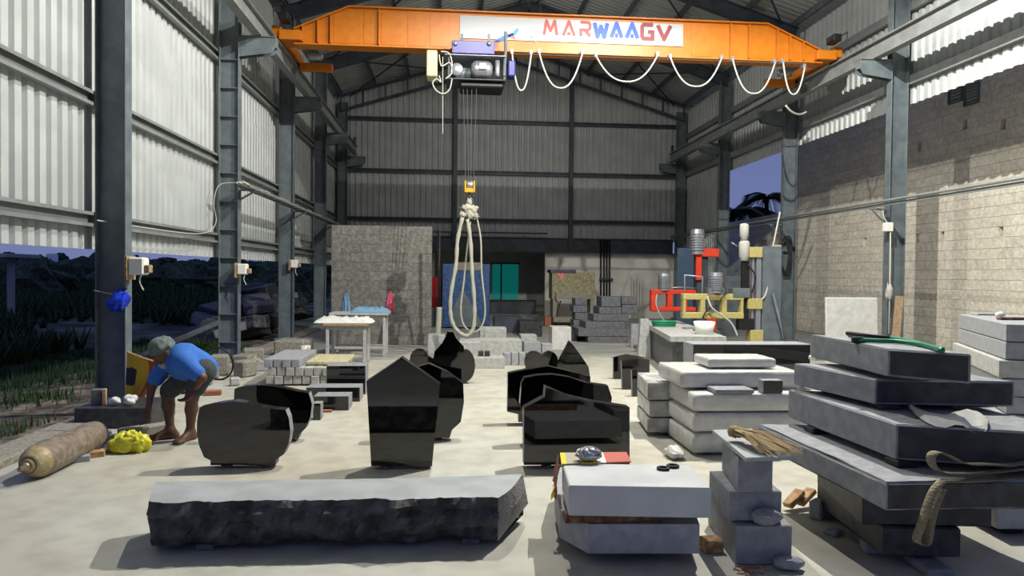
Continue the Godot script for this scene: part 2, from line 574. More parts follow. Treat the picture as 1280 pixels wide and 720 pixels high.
func make_roof() -> void:
	var c := setting("ceiling", "underside of the pitched corrugated metal roof")
	var rise := (RIDGE - EAVE) / 6.12
	for side in [-1.0, 1.0]:
		var mesh: ArrayMesh = commit(rib_sheet(0.0, 1.0, func(u, v, w): return Vector3(MIDX + side * v, RIDGE - rise * v + w + 0.20, -u), func(_u): return 0.0, func(_u): return 6.45))
		for i in 27:
			var o := part(c, "roof_sheet", mesh, M.sheet)
			o.position = at(0, 0, FRONT + i * 1.0)
		for k in 6:
			var v := 0.25 + k * 1.14
			var p := mb()
			extr(p, c_section(0.15, 0.06, 0.012), Vector3(MIDX + side * v, RIDGE - rise * v + 0.12, -FRONT), Vector3(MIDX + side * v, RIDGE - rise * v + 0.12, -BACK), Vector3.UP)
			part(c, "purlin", p, M.steel)
		for k in range(-1, 4):
			var d := frame_d(k)
			var r := mb()
			var a := at(MIDX + side * 5.95, roof_y(MIDX + 5.95) - 0.20, d)
			var b := at(MIDX, RIDGE - 0.13, d)
			extr(r, i_section(0.34, 0.16, 0.014, 0.012), a, b, Vector3.UP)
			part(c, "rafter", r, M.steel_dark)
		# bracing between the purlins and the rafters
		for k in range(-1, 4):
			var d := frame_d(k)
			var r := mb()
			tube(r, [Vector3(MIDX + side * 5.6, roof_y(MIDX + 5.6) - 0.04, -d), Vector3(MIDX + side * 2.5, roof_y(MIDX + 2.5) - 0.04, -d - BAY)], 0.025, 6)
			tube(r, [Vector3(MIDX + side * 2.5, roof_y(MIDX + 2.5) - 0.06, -d), Vector3(MIDX + side * 5.6, roof_y(MIDX + 5.6) - 0.06, -d - BAY)], 0.025, 6)
			part(c, "brace", r, M.steel_dark)
		# the lattice rafter against the back wall
		var tr := mb()
		var d4 := BACK - 0.35
		var e0 := Vector3(MIDX + side * 5.9, roof_y(MIDX + 5.9) - 0.02, -d4)
		var e1 := Vector3(MIDX, RIDGE - 0.02, -d4)
		box_between(tr, e0, e1, 0.10, 0.08)
		box_between(tr, e0 + Vector3(0, -0.50, 0), e1 + Vector3(0, -0.50, 0), 0.10, 0.08)
		for k in 9:
			var q := e0.lerp(e1, k / 8.0)
			box_between(tr, q, q + Vector3(0, -0.5, 0), 0.05, 0.05)
		part(c, "lattice_rafter", tr, M.steel_dark)
	var rg := mb()
	extr(rg, [Vector2(-0.3, -0.09), Vector2(0, 0.0), Vector2(0.3, -0.09), Vector2(0.3, -0.10), Vector2(0, -0.01), Vector2(-0.3, -0.10)], at(MIDX, RIDGE + 0.27, FRONT), at(MIDX, RIDGE + 0.27, BACK + 0.5), Vector3.UP)
	part(c, "ridge_cap", rg, M.sheet)
func box_between(st: SurfaceTool, a: Vector3, b: Vector3, w: float, h: float) -> void:
	extr(st, [Vector2(-w / 2, -h / 2), Vector2(w / 2, -h / 2), Vector2(w / 2, h / 2), Vector2(-w / 2, h / 2)], a, b, Vector3.UP if absf((b - a).normalized().y) < 0.95 else Vector3.BACK)

func make_back_wall() -> void:
	var w := setting("wall_back", "tall corrugated gable sheeting over a masonry base")
	for i in 13:
		var x0 := XL - 0.32 + i * 1.0
		var o := part(w, "sheet", rib_sheet(0.0, 1.0, func(u, v, dp): return at(u, v, -dp), func(_u): return 2.72, func(u): return roof_y(x0 + u) + 0.18), M.sheet)
		o.position = at(x0, 0, BACK + 0.06)
	for y in [3.38, 5.03, 6.79]:
		var g := mb()
		extr(g, c_section(0.14, 0.07, 0.012), at(XL - 0.1, y, BACK), at(XR + 0.1, y, BACK), Vector3.UP)
		part(w, "girt", g, M.steel_dark)
	for x in [0.08, 4.11]:
		var p := mb()
		box(p, at(x, 5.5, BACK - 0.12), Vector3(0.14, 6.0 + (0.4 if x > 3 else 0.0), 0.14), 0.005)
		part(w, "wind_post", p, M.steel_dark)
	# header beam across the openings
	var hb := mb()
	extr(hb, i_section(0.50, 0.16, 0.014, 0.012), at(XL + 0.2, 2.55, BACK - 0.12), at(XR - 0.2, 2.55, BACK - 0.12), Vector3.UP)
	part(w, "header_beam", hb, M.steel_dark)
	var hb2 := mb()
	box(hb2, at(1.3, 2.95, BACK - 0.2), Vector3(4.0, 0.06, 0.06), 0.004)
	part(w, "rail", hb2, M.steel_dark)
	# plastered base wall right of the opening
	var pl := mb()
	box(pl, at((3.24 + 8.1) / 2, 1.16, BACK + 0.02), Vector3(8.1 - 3.24, 2.32, 0.2), 0.01)
	part(w, "plastered_base", pl, M.plaster)
	var pl2 := mb()
	box(pl2, at(-2.2, 1.25, BACK + 0.02), Vector3(3.2, 2.5, 0.2), 0.01)
	part(w, "block_base", pl2, M.grey_blocks[1])
	# dark store room behind the opening
	var room := setting("wall_store_room", "dark store room behind the rear opening")
	var dark = M.plaster
	for b in [[at(1.3, 1.5, 29.3), Vector3(5.2, 3.2, 0.15)], [at(-1.25, 1.5, 27.2), Vector3(0.15, 3.2, 4.1)], [at(3.95, 1.5, 27.2), Vector3(0.15, 3.2, 4.1)], [at(1.3, 3.12, 27.2), Vector3(5.2, 0.1, 4.4)], [at(1.3, -0.03, 27.2), Vector3(5.2, 0.06, 4.4)]]:
		var s := mb()
		box(s, b[0], b[1])
		part(room, "room_panel", s, dark)
	var win := setting("window_1", "teal window glowing in the dark store room")
	var a := on_depth(615.0, 330.0, 29.18)
	var z := on_depth(648.0, 376.0, 29.18)
	var wm := flat(Color(0.05, 0.45, 0.43), 0.5)
	wm.emission_enabled = true; wm.emission = Color(0.03, 0.42, 0.40); wm.emission_energy_multiplier = 0.55
	for k in 2:
		var wx := lerpf(a.x, z.x, 0.17 if k == 0 else 0.68)
		var ww := (z.x - a.x) * (0.30 if k == 0 else 0.60)
		var s := mb()
		box(s, Vector3(wx, (a.y + z.y) / 2, a.z), Vector3(ww, a.y - z.y, 0.02), 0.003)
		part(win, "pane", s, wm)
	var fr := mb()
	for q in [[Vector3((a.x + z.x) / 2, a.y + 0.03, a.z), Vector3(z.x - a.x + 0.1, 0.06, 0.05)], [Vector3((a.x + z.x) / 2, z.y - 0.03, a.z), Vector3(z.x - a.x + 0.1, 0.06, 0.05)], [Vector3(lerpf(a.x, z.x, 0.345), (a.y + z.y) / 2, a.z), Vector3(0.05, a.y - z.y, 0.05)]]:
		box(fr, q[0], q[1], 0.004)
	part(win, "window_frame", fr, M.black_metal)
	var bl := thing("counter", "dark counter below the teal window in the store room", "counter", at(1.6, 0, 27.6))
	var s2 := mb()
	box(s2, Vector3(0, 0.24, 0), Vector3(3.2, 0.48, 0.8), 0.01)
	part(bl, "body", s2, M.steel_dark)
	var s3 := mb()
	box(s3, Vector3(0, 0.50, 0), Vector3(3.3, 0.04, 0.86), 0.01)
	part(bl, "top", s3, M.sawn_black)

func block_mesh(sz: Vector3) -> ArrayMesh:
	var st := mb()
	box(st, Vector3.ZERO, sz, 0.004)
	box(st, Vector3(0.016, 0, 0), Vector3(sz.x - 0.032, sz.y + 0.004, sz.z + 0.004))
	return commit(st)
func make_block_walls() -> void:
	var w := setting("wall_right_blocks", "neighbouring concrete block wall beyond the right columns")
	var core := mb()
	box(core, at(10.2 + 0.185, 2.95, 13.4), Vector3(0.17, 6.1, 14.8))
	box(core, at(10.2 + 0.185, 1.70, 24.9), Vector3(0.17, 3.6, 8.1))
	part(w, "mortar", core, M.mortar)
	var full := block_mesh(Vector3(0.12, 0.196, 0.396))
	var far := []
	for i in 4:
		far.append(mb())
	var placed := 0
	var spots := []
	for row in 30:
		var y := -0.08 + row * 0.2
		var d := 6.2 + (0.2 if row % 2 == 0 else 0.0)
		while d < 28.6:
			if not (d > 20.7 and y > 3.4):
				spots.append([d, y])
			d += 0.4
	spots.sort_custom(func(p, q): return absf(p[0] - 14.2) < absf(q[0] - 14.2))
	var holes := []
	for px in [[1180, 298], [1263, 291], [1159, 300], [1083, 300], [1214, 148], [1160, 185], [1253, 158]]:
		var rr := ray(px[0], px[1])
		var hp := Vector3(0, EYE, 0) + rr * (10.18 / rr.x)
		holes.append(Vector2(-hp.z, hp.y))
	for s in spots:
		var k := rng.randi() % 4
		var hole := false
		for hp in holes:
			if absf(hp.x - s[0]) <= 0.2 and absf(hp.y - s[1] - 0.1) <= 0.1:
				hole = true
		if hole:
			var hm := mb()
			box(hm, Vector3(0, 0, 0.058), Vector3(0.12, 0.196, 0.28), 0.004)
			var ho := part(w, "broken_block", hm, M.blocks[k])
			ho.position = at(10.24, s[1] + 0.1, s[0])
			continue
		var off := rng.randf_range(-0.004, 0.004)
		if placed < 300 and s[1] < 4.7:
			var o := part(w, "block", full, M.blocks[k])
			o.position = at(10.24 + off, s[1] + 0.1, s[0])
			placed += 1
		else:
			box(far[k], at(10.24 + off, s[1] + 0.1, s[0]), Vector3(0.12, 0.196, 0.396), 0.004)
			box(far[k], at(10.256 + off, s[1] + 0.1, s[0]), Vector3(0.088, 0.2, 0.4))
	for k in 4:
		var o := part(w, "far_blocks", far[k], M.blocks[k])
		o.set_meta("kind", "stuff")
	for px in [[1195.0, 116.0], [1215.0, 118.0]]:
		var rr := ray(px[0], px[1])
		var vp := Vector3(0, EYE, 0) + rr * (10.17 / rr.x)
		var vf := mb()
		for q in [[0.0, 0.19, 0.02, 0.36], [0.0, -0.19, 0.02, 0.36]]:
			box(vf, vp + Vector3(-0.01, q[1], 0), Vector3(0.05, 0.03, 0.40), 0.003)
		for q in [-0.19, 0.19]:
			box(vf, vp + Vector3(-0.01, 0, q), Vector3(0.05, 0.36, 0.03), 0.003)
		for q in 5:
			box(vf, vp + Vector3(-0.008, -0.13 + q * 0.065, 0), Vector3(0.035, 0.02, 0.36), 0.002)
		part(w, "ventilator", vf, M.steel)
	# free-standing block partition at the rear left
	var p := setting("wall_partition", "grey block partition at the rear of the hall")
	var x0 := -2.55
	var x1 := -0.43
	var dd := 15.5
	var pc := mb()
	box(pc, at((x0 + x1) / 2, 1.265, dd + 0.04), Vector3(x1 - x0 - 0.02, 2.52, 0.184))
	part(p, "mortar", pc, M.grey_blocks[1])
	for row in 13:
		var x := x0 - (0.2 if row % 2 == 0 else 0.0)
		while x < x1 - 0.02:
			var a := maxf(x, x0)
			var b := minf(x + 0.40, x1)
			if b - a > 0.05:
				var st := mb()
				box(st, Vector3.ZERO, Vector3(b - a - 0.004, 0.192, 0.20), 0.004)
				var o := part(p, "block", st, M.grey_blocks[rng.randi() % 3])
				o.position = at((a + b) / 2, 0.1 + row * 0.195, dd + 0.04 + rng.randf_range(-0.004, 0.004))
			x += 0.40
	# jacket and cloth hanging on the partition
	hung_cloth("jacket", "pale blue work jacket hanging on the block partition", "jacket", on_depth(433.0, 364.0, 15.38), 0.20, 0.55, M.blue_cloth, 4)
	hung_cloth("checked_cloth", "pink checked cloth hanging on the block partition", "cloth", on_depth(488.0, 362.0, 15.38), 0.20, 0.48, M.pink, 8)
func hung_cloth(called: String, label: String, cat: String, top: Vector3, wide: float, tall: float, m: Material, sd: int) -> void:
	var st := mb(true)
	var nz := FastNoiseLite.new()
	nz.seed = sd; nz.frequency = 0.9
	var n := 10
	var f := func(i, j):
		var t: float = float(j) / n
		var ww: float = wide * (0.18 + 0.82 * pow(t, 0.6))
		var u: float = (float(i) / n - 0.5)
		return Vector3(u * ww, -tall * t - 0.05 * u * u, -0.02 + 0.035 * sin(u * 14.0 + sd) * t + 0.03 * nz.get_noise_2d(u * 3.0, t * 3.0))
	for i in n:
		for j in n:
			quad(st, f.call(i, j), f.call(i, j + 1), f.call(i + 1, j + 1), f.call(i + 1, j))
	var o := thing(called, label, cat, top)
	part(o, "cloth", st, m)
	var pg := mb()
	tube(pg, [Vector3(0, 0.0, 0.0), Vector3(0, -0.01, -0.04)], 0.01, 6)
	part(o, "peg", pg, M.black_metal)

func make_columns() -> void:
	var left_labels := ["dark steel column with a blue plastic bag tied to it", "steel column with welded stiffener ribs behind the stooping man", "steel column rising from a dusty concrete pedestal beside the cut posts", "steel column at the left between the pedestal column and the gable corner", "steel corner column where left sheeting meets the gable wall"]
	for k in 5:
		column(XL, frame_d(k) if k < 4 else BACK - 0.25, 1.0, left_labels[k], k == 1, M.steel)
	var right_labels := ["", "steel column with a leaning plank, in front of the block wall", "steel column beside the gap showing palm leaves", "steel column between the palm leaf gap and the gable corner", "steel corner column where right sheeting meets the gable wall"]
	for k in range(1, 5):
		column(XR, frame_d(k) if k < 4 else BACK - 0.25, -1.0, right_labels[k], false, M.steel)
func column(x: float, d: float, inward: float, label: String, ribs: bool, m: Material) -> void:
	var t := thing("steel_column", label, "column", at(x, 0, d), "steel columns of the shed")
	for s in [-1.0, 1.0]:
		var f := mb()
		box(f, Vector3(s * 0.153, 3.66, 0), Vector3(0.014, 7.22, 0.16), 0.003)
		part(t, "flange", f, m)
	var w := mb()
	box(w, Vector3(0, 3.66, 0), Vector3(0.292, 7.22, 0.012))
	part(t, "web", w, m)
	if ribs:
		var y := 0.35
		while y < 5.2:
			var r := mb()
			box(r, Vector3(0, y, 0.038), Vector3(0.290, 0.014, 0.064), 0.002)
			part(t, "stiffener", r, m)
			y += 0.47
	var bp := mb()
	box(bp, Vector3(0, 0.03, 0), Vector3(0.46, 0.04, 0.32), 0.004)
	part(t, "base_plate", bp, m)
	# corbel that carries the crane runway
	var c := mb()
	var y1 := 5.44
	for z in [-0.07, 0.07]:
		var poly := [Vector2(0, y1), Vector2(0.60, y1), Vector2(0.60, y1 - 0.16), Vector2(0.54, y1 - 0.26), Vector2(0.0, y1 - 0.34)]
		var pp := []
		for q in poly:
			pp.append(Vector2(q.x * inward, q.y))
		extr(c, mirror(pp), Vector3(0.16 * inward, 0, z - 0.006), Vector3(0.16 * inward, 0, z + 0.006), Vector3.UP)
	box(c, Vector3(0.46 * inward, y1 + 0.0, 0), Vector3(0.60, 0.016, 0.2), 0.003)
	box(c, Vector3(0.75 * inward, y1 - 0.08, 0), Vector3(0.012, 0.16, 0.16), 0.003)
	part(t, "corbel", c, m)
func mirror(pp: Array) -> Array:
	var o := []
	for q in pp:
		o.append(Vector2(-q.x, q.y))
	return o

func make_runways() -> void:
	for side in [[XL + 0.46, "crane runway beam on the corbels of the open left side"], [XR - 0.46, "crane runway beam on the corbels above the block wall side"]]:
		var t := thing("runway_beam", side[1], "beam", at(side[0], 5.45, 0), "crane runway beams")
		var b := mb()
		extr(b, i_section(0.30, 0.15, 0.016, 0.012), Vector3(0, 0.15, -FRONT - 0.5), Vector3(0, 0.15, -BACK + 0.5), Vector3.UP)
		part(t, "girder", b, M.girt)
		var r := mb()
		box(r, Vector3(0, 0.32, -(FRONT + BACK) / 2), Vector3(0.05, 0.04, BACK - FRONT - 1.2), 0.004)
		part(t, "rail", r, M.bare_metal)
		for e in [BACK - 0.75]:
			var s := mb()
			box(s, Vector3(0, 0.45, -e), Vector3(0.08, 0.22, 0.1), 0.004)
			part(t, "end_stop", s, M.steel_dark)

# ---------------------------------------------------------------- the crane
const CRANE_D := 13.75
func outline_at(pix: Array, d: float) -> Array:   # picture outline to metres on the upright plane at depth d
	var out := []
	for p in pix:
		var q := on_depth(p[0], p[1], d)
		out.append(Vector2(q.x, q.y))
	return out
func make_crane() -> void:
	var t := thing("bridge_crane", "orange overhead bridge crane girder with a white sign panel", "crane", at(MIDX, 5.75, CRANE_D))
	var back := Transform3D(Basis(), -t.position)
	# web outline: haunched at both ends
	var xl := -2.95
	var xr := 7.22
	var web := [Vector2(xl, 5.77), Vector2(xr, 5.77), Vector2(xr, 5.98), Vector2(6.1, 6.47), Vector2(-1.95, 6.47), Vector2(xl, 6.02)]
	var rel := func(v: Vector2) -> Vector2: return v - Vector2(MIDX, 5.75)
	var w2 := []
	for v in web:
		w2.append(rel.call(v))
	var st := mb()
	extr(st, w2, Vector3(0, 0, 0.10), Vector3(0, 0, -0.10), Vector3.UP)
	part(t, "web", st, M.orange)
	var tf := mb()
	var top := [Vector2(xl, 6.02), Vector2(-1.95, 6.47), Vector2(6.1, 6.47), Vector2(xr, 5.98)]
	for i in 3:
		var a: Vector2 = rel.call(top[i])
		var b: Vector2 = rel.call(top[i + 1])
		box_between(tf, Vector3(a.x, a.y + 0.01, 0), Vector3(b.x, b.y + 0.01, 0), 0.34, 0.025)
	part(t, "top_flange", tf, M.orange)
	var bf := mb()
	box(bf, Vector3((xl + xr) / 2 - MIDX, 0.01, 0), Vector3(xr - xl, 0.025, 0.34), 0.004)
	part(t, "bottom_flange", bf, M.orange)
	var front_d := CRANE_D - 0.10
	for px in [364, 379, 398, 414, 474, 912, 935, 970, 986, 1003]:
		var x := on_depth(px, 50.0, front_d).x
		var hy := 6.455
		if x < -1.95:
			hy = lerpf(6.02, 6.455, (x - xl) / (-1.95 - xl))
		elif x > 6.1:
			hy = lerpf(6.455, 5.98, (x - 6.1) / (xr - 6.1))
		var s := mb()
		box(s, Vector3(x - MIDX, (5.785 + hy) / 2 - 5.75, 0.145), Vector3(0.02, hy - 5.785 - 0.01, 0.09), 0.003)
		part(t, "stiffener", s, M.orange)
	# welded cover plates, a hair proud of the web
	for q in [[416, 452], [454, 473], [476, 506], [509, 534], [537, 562], [864, 890], [936, 969]]:
		var x0 := on_depth(q[0], 50.0, front_d).x
		var x1 := on_depth(q[1], 50.0, front_d).x
		var s := mb()
		box(s, Vector3((x0 + x1) / 2 - MIDX, 0.36, 0.102), Vector3(x1 - x0 - 0.015, 0.60, 0.012), 0.004)
		part(t, "cover_plate", s, M.orange)
	# end carriages with wheels
	for side in [[XL + 0.46, 1.0], [XR - 0.46, -1.0]]:
		var cx: float = side[0] - MIDX
		var ec := mb()
		box(ec, Vector3(cx, 0.21, -0.80), Vector3(0.17, 0.20, 2.0), 0.01)
		box(ec, Vector3(cx + side[1] * 0.25, 0.14, 0.0), Vector3(0.4, 0.18, 0.5), 0.01)
		var car := part(t, "end_carriage", ec, M.orange)
		for z in [-1.6, -0.0]:
			var wh := mb(true)
			lathe(wh, [Vector2(0, -0.05), Vector2(0.11, -0.05), Vector2(0.11, -0.035), Vector2(0.09, -0.03), Vector2(0.09, 0.03), Vector2(0.11, 0.035), Vector2(0.11, 0.05), Vector2(0, 0.05)], 18, Transform3D(Basis(Vector3.BACK, PI / 2), Vector3(cx, 0.135, z)))
			part(car, "wheel", wh, M.black_metal)
		var sb := mb()
		box(sb, Vector3(cx + side[1] * 0.42, 0.02, -1.45), Vector3(0.66, 0.16, 0.14), 0.01)
		part(t, "buffer_beam", sb, M.orange)
		var mt := mb(true)
		var mx := Vector3(cx + side[1] * 0.30, 0.16, -1.15)
		lathe(mt, [Vector2(0, 0), Vector2(0.07, 0), Vector2(0.08, 0.02), Vector2(0.08, 0.26), Vector2(0.05, 0.30), Vector2(0, 0.30)], 14, along(mx, mx + Vector3(side[1], 0, 0)))
		part(t, "travel_motor", mt, M.bare_metal)
		var gear := mb()
		box(gear, Vector3(cx + side[1] * 0.18, 0.40, 0.35), Vector3(0.16, 0.14, 0.3), 0.01)
		tube(gear, [Vector3(cx + side[1] * 0.05, 0.33, 0.6), Vector3(cx + side[1] * 0.05, 0.47, 0.6), Vector3(cx + side[1] * 0.05, 0.47, 0.2)], 0.012, 6)
		part(t, "collector_gear", gear, M.black_metal)
	make_sign(t)
	make_festoon()
	make_hoist()
func make_sign(t: Node3D) -> void:
	var d := CRANE_D - 0.118
	var a := on_depth(575.0, 30.0, d)
	var b := on_depth(853.5, 62.0, d)
	var x0 := a.x - MIDX
	var x1 := b.x - MIDX
	var y1 := 6.41 - 5.75
	var y0 := y1 - 0.43
	var zz := 0.118
	var p := mb()
	box(p, Vector3((x0 + x1) / 2, (y0 + y1) / 2, zz), Vector3(x1 - x0, y1 - y0, 0.008), 0.001)
	var s := part(t, "sign_panel", p, M.white_panel, "white sign panel with red and blue lettering")
	var word := "MARWAAGV"
	var shapes := {
		"M": [[Vector2(0, 0), Vector2(0.18, 1), Vector2(0.5, 0.3), Vector2(0.82, 1), Vector2(1, 0)]],
		"A": [[Vector2(0, 0), Vector2(0.5, 1), Vector2(1, 0)], [Vector2(0.36, 0.14), Vector2(0.64, 0.14)]],
		"R": [[Vector2(0.03, 1), Vector2(0.80, 1), Vector2(0.94, 0.86), Vector2(0.94, 0.60), Vector2(0.80, 0.45), Vector2(0.08, 0.45), Vector2(0.08, 0)], [Vector2(0.45, 0.45), Vector2(0.98, 0)]],
		"W": [[Vector2(0, 1), Vector2(0.24, 0), Vector2(0.5, 0.72), Vector2(0.76, 0), Vector2(1, 1)]],
		"G": [[Vector2(1, 1), Vector2(0.18, 1), Vector2(0.04, 0.84), Vector2(0.04, 0.16), Vector2(0.18, 0), Vector2(0.96, 0), Vector2(0.96, 0.48), Vector2(0.55, 0.48)]],
		"V": [[Vector2(0, 1), Vector2(0.5, 0), Vector2(1, 1)]],
	}
	var salmon := flat(Color(0.66, 0.26, 0.25), 0.5)
	var blue := flat(Color(0.02, 0.30, 0.72), 0.5)
	var wine := flat(Color(0.50, 0.12, 0.17), 0.5)
	var tint := [salmon, salmon, salmon, blue, blue, blue, wine, wine]
	var lefts := [678, 702, 723, 741, 762, 781, 800, 820]
	var rights := [698, 720, 740, 761, 779, 799, 818, 840]
	for i in 8:
		var lx := on_depth(lefts[i], 45.0, d).x - MIDX
		var rx := on_depth(rights[i], 45.0, d).x - MIDX
		var st := mb()
		var lift := 0.0
		for pl in shapes[word[i]]:
			var sp := PackedVector2Array()
			for v in pl:
				sp.append(Vector2(lx + 0.03 + v.x * (rx - lx - 0.06), y0 + 0.125 + v.y * 0.265))
			for poly in Geometry2D.offset_polyline(sp, 0.027 if i < 3 else 0.038, Geometry2D.JOIN_MITER, Geometry2D.END_BUTT):
				extr(st, Array(poly), Vector3(0, 0, zz + 0.008 + lift), Vector3(0, 0, zz + 0.004), Vector3.UP)
			lift += 0.0012
		part(s, "letter", st, tint[i])
	var font := SystemFont.new()
	font.font_names = PackedStringArray(["Droid Sans"])
	var small := "GRANITE MEMORIALS"
	var sx0 := on_depth(690.0, 55.0, d).x - MIDX
	var sx1 := on_depth(840.0, 58.0, d).x - MIDX
	for i in small.length():
		if small[i] == " ":
			continue
		var tm := TextMesh.new()
		tm.text = small[i]; tm.font = font; tm.font_size = 32; tm.pixel_size = 0.0032; tm.depth = 0.003
		var o := part(s, "small_letter", tm, flat(Color(0.30, 0.38, 0.56), 0.5))
		o.position = Vector3(lerpf(sx0, sx1, i / 16.0), y0 + 0.06, zz + 0.006)
	# two birds beside the name
	for q in [[[[617, 51.5], [632, 43.5], [641, 41], [638, 46], [625, 52]], Color(0.06, 0.42, 0.80)], [[[638, 44], [647, 35], [648, 38], [644, 45]], Color(0.16, 0.55, 0.82)], [[[634, 45], [641, 42], [645, 50], [640, 48]], Color(0.84, 0.36, 0.30)], [[[655, 38.5], [664, 46], [666, 47], [662, 47.5]], Color(0.62, 0.78, 0.90)], [[[663, 46.5], [669, 43], [668, 47], [671, 54], [666, 49]], Color(0.66, 0.72, 0.84)]]:
		var st := mb()
		var pts := []
		for c in q[0]:
			var w := on_depth(c[0], c[1], d)
			pts.append(Vector2(w.x - MIDX, w.y - 5.75))
		extr(st, pts, Vector3(0, 0, zz + 0.0075), Vector3(0, 0, zz + 0.004), Vector3.UP)
		part(s, "bird_print", st, flat(q[1], 0.5))
func make_festoon() -> void:
	var d := CRANE_D - 0.30
	var t := thing("festoon_cable", "white festoon cable hanging in loops below the orange girder", "cable", on_depth(820.0, 78.0, d))
	var loops := [[[640, 66], [652, 113], [664, 67]], [[674, 66], [700, 110], [728, 67]], [[745, 70], [783, 102], [822, 69]], [[838, 72], [870, 108], [902, 73]], [[916, 75], [944, 117], [969, 78]], [[979, 78], [993, 118], [1006, 84]]]
	for lp in loops:
		var a := on_depth(lp[0][0], lp[0][1], d) - t.position
		var b := on_depth(lp[2][0], lp[2][1], d) - t.position
		var m := on_depth(lp[1][0], lp[1][1], d) - t.position
		var pts := []
		for i in 17:
			var s := i / 16.0
			var k := pow(absf(s * 2 - 1), 2.4)
			pts.append(Vector3(lerpf(a.x, b.x, s), lerpf(m.y, lerpf(a.y, b.y, s), k), 0))
		var st := mb(true)
		tube(st, pts, 0.016, 8)
		var o := part(t, "cable_loop", st, M.cable)
		for e in [a, b]:
			var c := mb()
			box(c, e + Vector3(0, 0.03, -0.06), Vector3(0.06, 0.08, 0.14), 0.006)
			part(o, "cable_trolley", c, M.bare_metal)
	var tail := mb(true)
	var pts2 := smooth_line([on_depth(982, 132, 13.5) - t.position, on_depth(990, 140, 13.6) - t.position, on_depth(1000, 143, 13.8) - t.position, on_depth(1008, 140, 14.0) - t.position])
	tube(tail, pts2, 0.02, 8)
	part(t, "tail_cable", tail, M.cable)
	var wire := mb()
	tube(wire, [on_depth(637, 67, d) - t.position, on_depth(1008, 80, d) - t.position], 0.008, 6)
	part(t, "carrier_wire", wire, M.rope)
func make_hoist() -> void:
	var d := CRANE_D - 0.32
	var org := on_depth(590.0, 90.0, d)
	var t := thing("hoist_trolley", "electric wire-rope hoist trolley with blue plate hanging under the girder", "hoist", org)
	var L := func(px: float, py: float, dz := 0.0) -> Vector3: return on_depth(px, py, d) - org + Vector3(0, 0, dz)
	var bx := func(called: String, x0, y0, x1, y1, z0, z1, m, bev := 0.01):
		var a: Vector3 = L.call(x0, y0)
		var b: Vector3 = L.call(x1, y1)
		var s := mb()
		box(s, Vector3((a.x + b.x) / 2, (a.y + b.y) / 2, (z0 + z1) / 2), Vector3(absf(b.x - a.x), absf(a.y - b.y), absf(z1 - z0)), bev)
		return part(t, called, s, m)
	var sp = bx.call("side_plate", 565, 52, 618, 70, 0.06, 0.10, M.blue_paint)
	bx.call("rear_side_plate", 565, 52, 618, 70, -0.66, -0.70, M.blue_paint)
	for px in [569, 611]:
		var w := mb(true)
		var c: Vector3 = L.call(px, 57, 0.10)
		lathe(w, [Vector2(0, 0.05), Vector2(0.03, 0.05), Vector2(0.045, 0.0), Vector2(0, 0.0)], 12, along(c, c + Vector3.BACK))
		part(sp, "wheel_bolt", w, M.bare_metal)
		var lug := mb()
		box(lug, L.call(px + 8.5 if px < 600 else px, 48.0, 0.03), Vector3(0.045, 0.14, 0.03), 0.004)
		part(sp, "lug", lug, M.steel)
	bx.call("beam", 556, 69.5, 632, 73, -0.7, 0.12, M.bare_metal, 0.005)
	bx.call("beam_bottom", 558, 98, 632, 102, -0.65, 0.06, M.steel_dark, 0.005)
	bx.call("bottom_tray", 575, 102, 630, 110, -0.6, 0.0, M.black_metal, 0.03)
	for px in [560, 629]:
		bx.call("hanger", px, 72, px + 3, 100, -0.05, 0.05, M.steel_dark, 0.003)
	bx.call("control_box", 533.5, 64, 546.5, 97, -0.30, 0.10, M.cream_paint, 0.02)
	bx.call("brake_box", 635, 76, 644, 96, -0.25, 0.05, M.blue_paint, 0.02)
	# motor
	var mo := mb(true)
	var ma: Vector3 = L.call(589, 86, -0.05)
	lathe(mo, [Vector2(0, 0), Vector2(0.10, 0), Vector2(0.145, 0.05), Vector2(0.155, 0.08), Vector2(0.155, 0.30), Vector2(0.14, 0.36), Vector2(0.08, 0.40), Vector2(0, 0.40)], 20, along(ma, ma + Vector3.RIGHT))
	var motor := part(t, "motor", mo, M.bare_metal)
	var tb := mb()
	box(tb, L.call(603, 85, 0.11), Vector3(0.13, 0.12, 0.06), 0.01)
	part(motor, "terminal_box", tb, M.bare_metal)
	for k in 8:
		var fin := mb()
		lathe(fin, [Vector2(0.15, -0.006), Vector2(0.168, -0.006), Vector2(0.168, 0.006), Vector2(0.15, 0.006)], 18, along(ma + Vector3(0.09 + k * 0.028, 0, 0), ma + Vector3(1, 0, 0)))
		part(motor, "cooling_fin", fin, M.bare_metal)
	# rope drum
	var dr := mb(true)
	var da: Vector3 = L.call(568, 88, -0.25)
	lathe(dr, [Vector2(0, -0.02), Vector2(0.15, -0.02), Vector2(0.15, 0.02), Vector2(0.12, 0.03), Vector2(0.12, 0.55), Vector2(0.15, 0.56), Vector2(0.15, 0.60), Vector2(0, 0.60)], 20, along(da, da + Vector3.RIGHT))
	part(t, "rope_drum", dr, M.steel)
	var disc := mb(true)
	var dc: Vector3 = L.call(571, 88, 0.06)
	lathe(disc, [Vector2(0, 0.03), Vector2(0.10, 0.03), Vector2(0.12, 0.01), Vector2(0.12, -0.02), Vector2(0, -0.02)], 20, along(dc, dc + Vector3.BACK))
	part(t, "gear_disc", disc, M.bare_metal)
	var br := mb(true)
	var ba: Vector3 = L.call(622, 76, 0.0)
	lathe(br, [Vector2(0, 0), Vector2(0.045, 0), Vector2(0.045, -0.27), Vector2(0.03, -0.30), Vector2(0, -0.30)], 12, Transform3D(Basis(), ba))
	part(t, "brake_cylinder", br, M.bare_metal)
	var post := mb()
	tube(post, [L.call(632, 41, 0.05), L.call(632, 62, 0.05), L.call(631, 74, 0.05), L.call(630, 96, 0.05)], 0.03, 8)
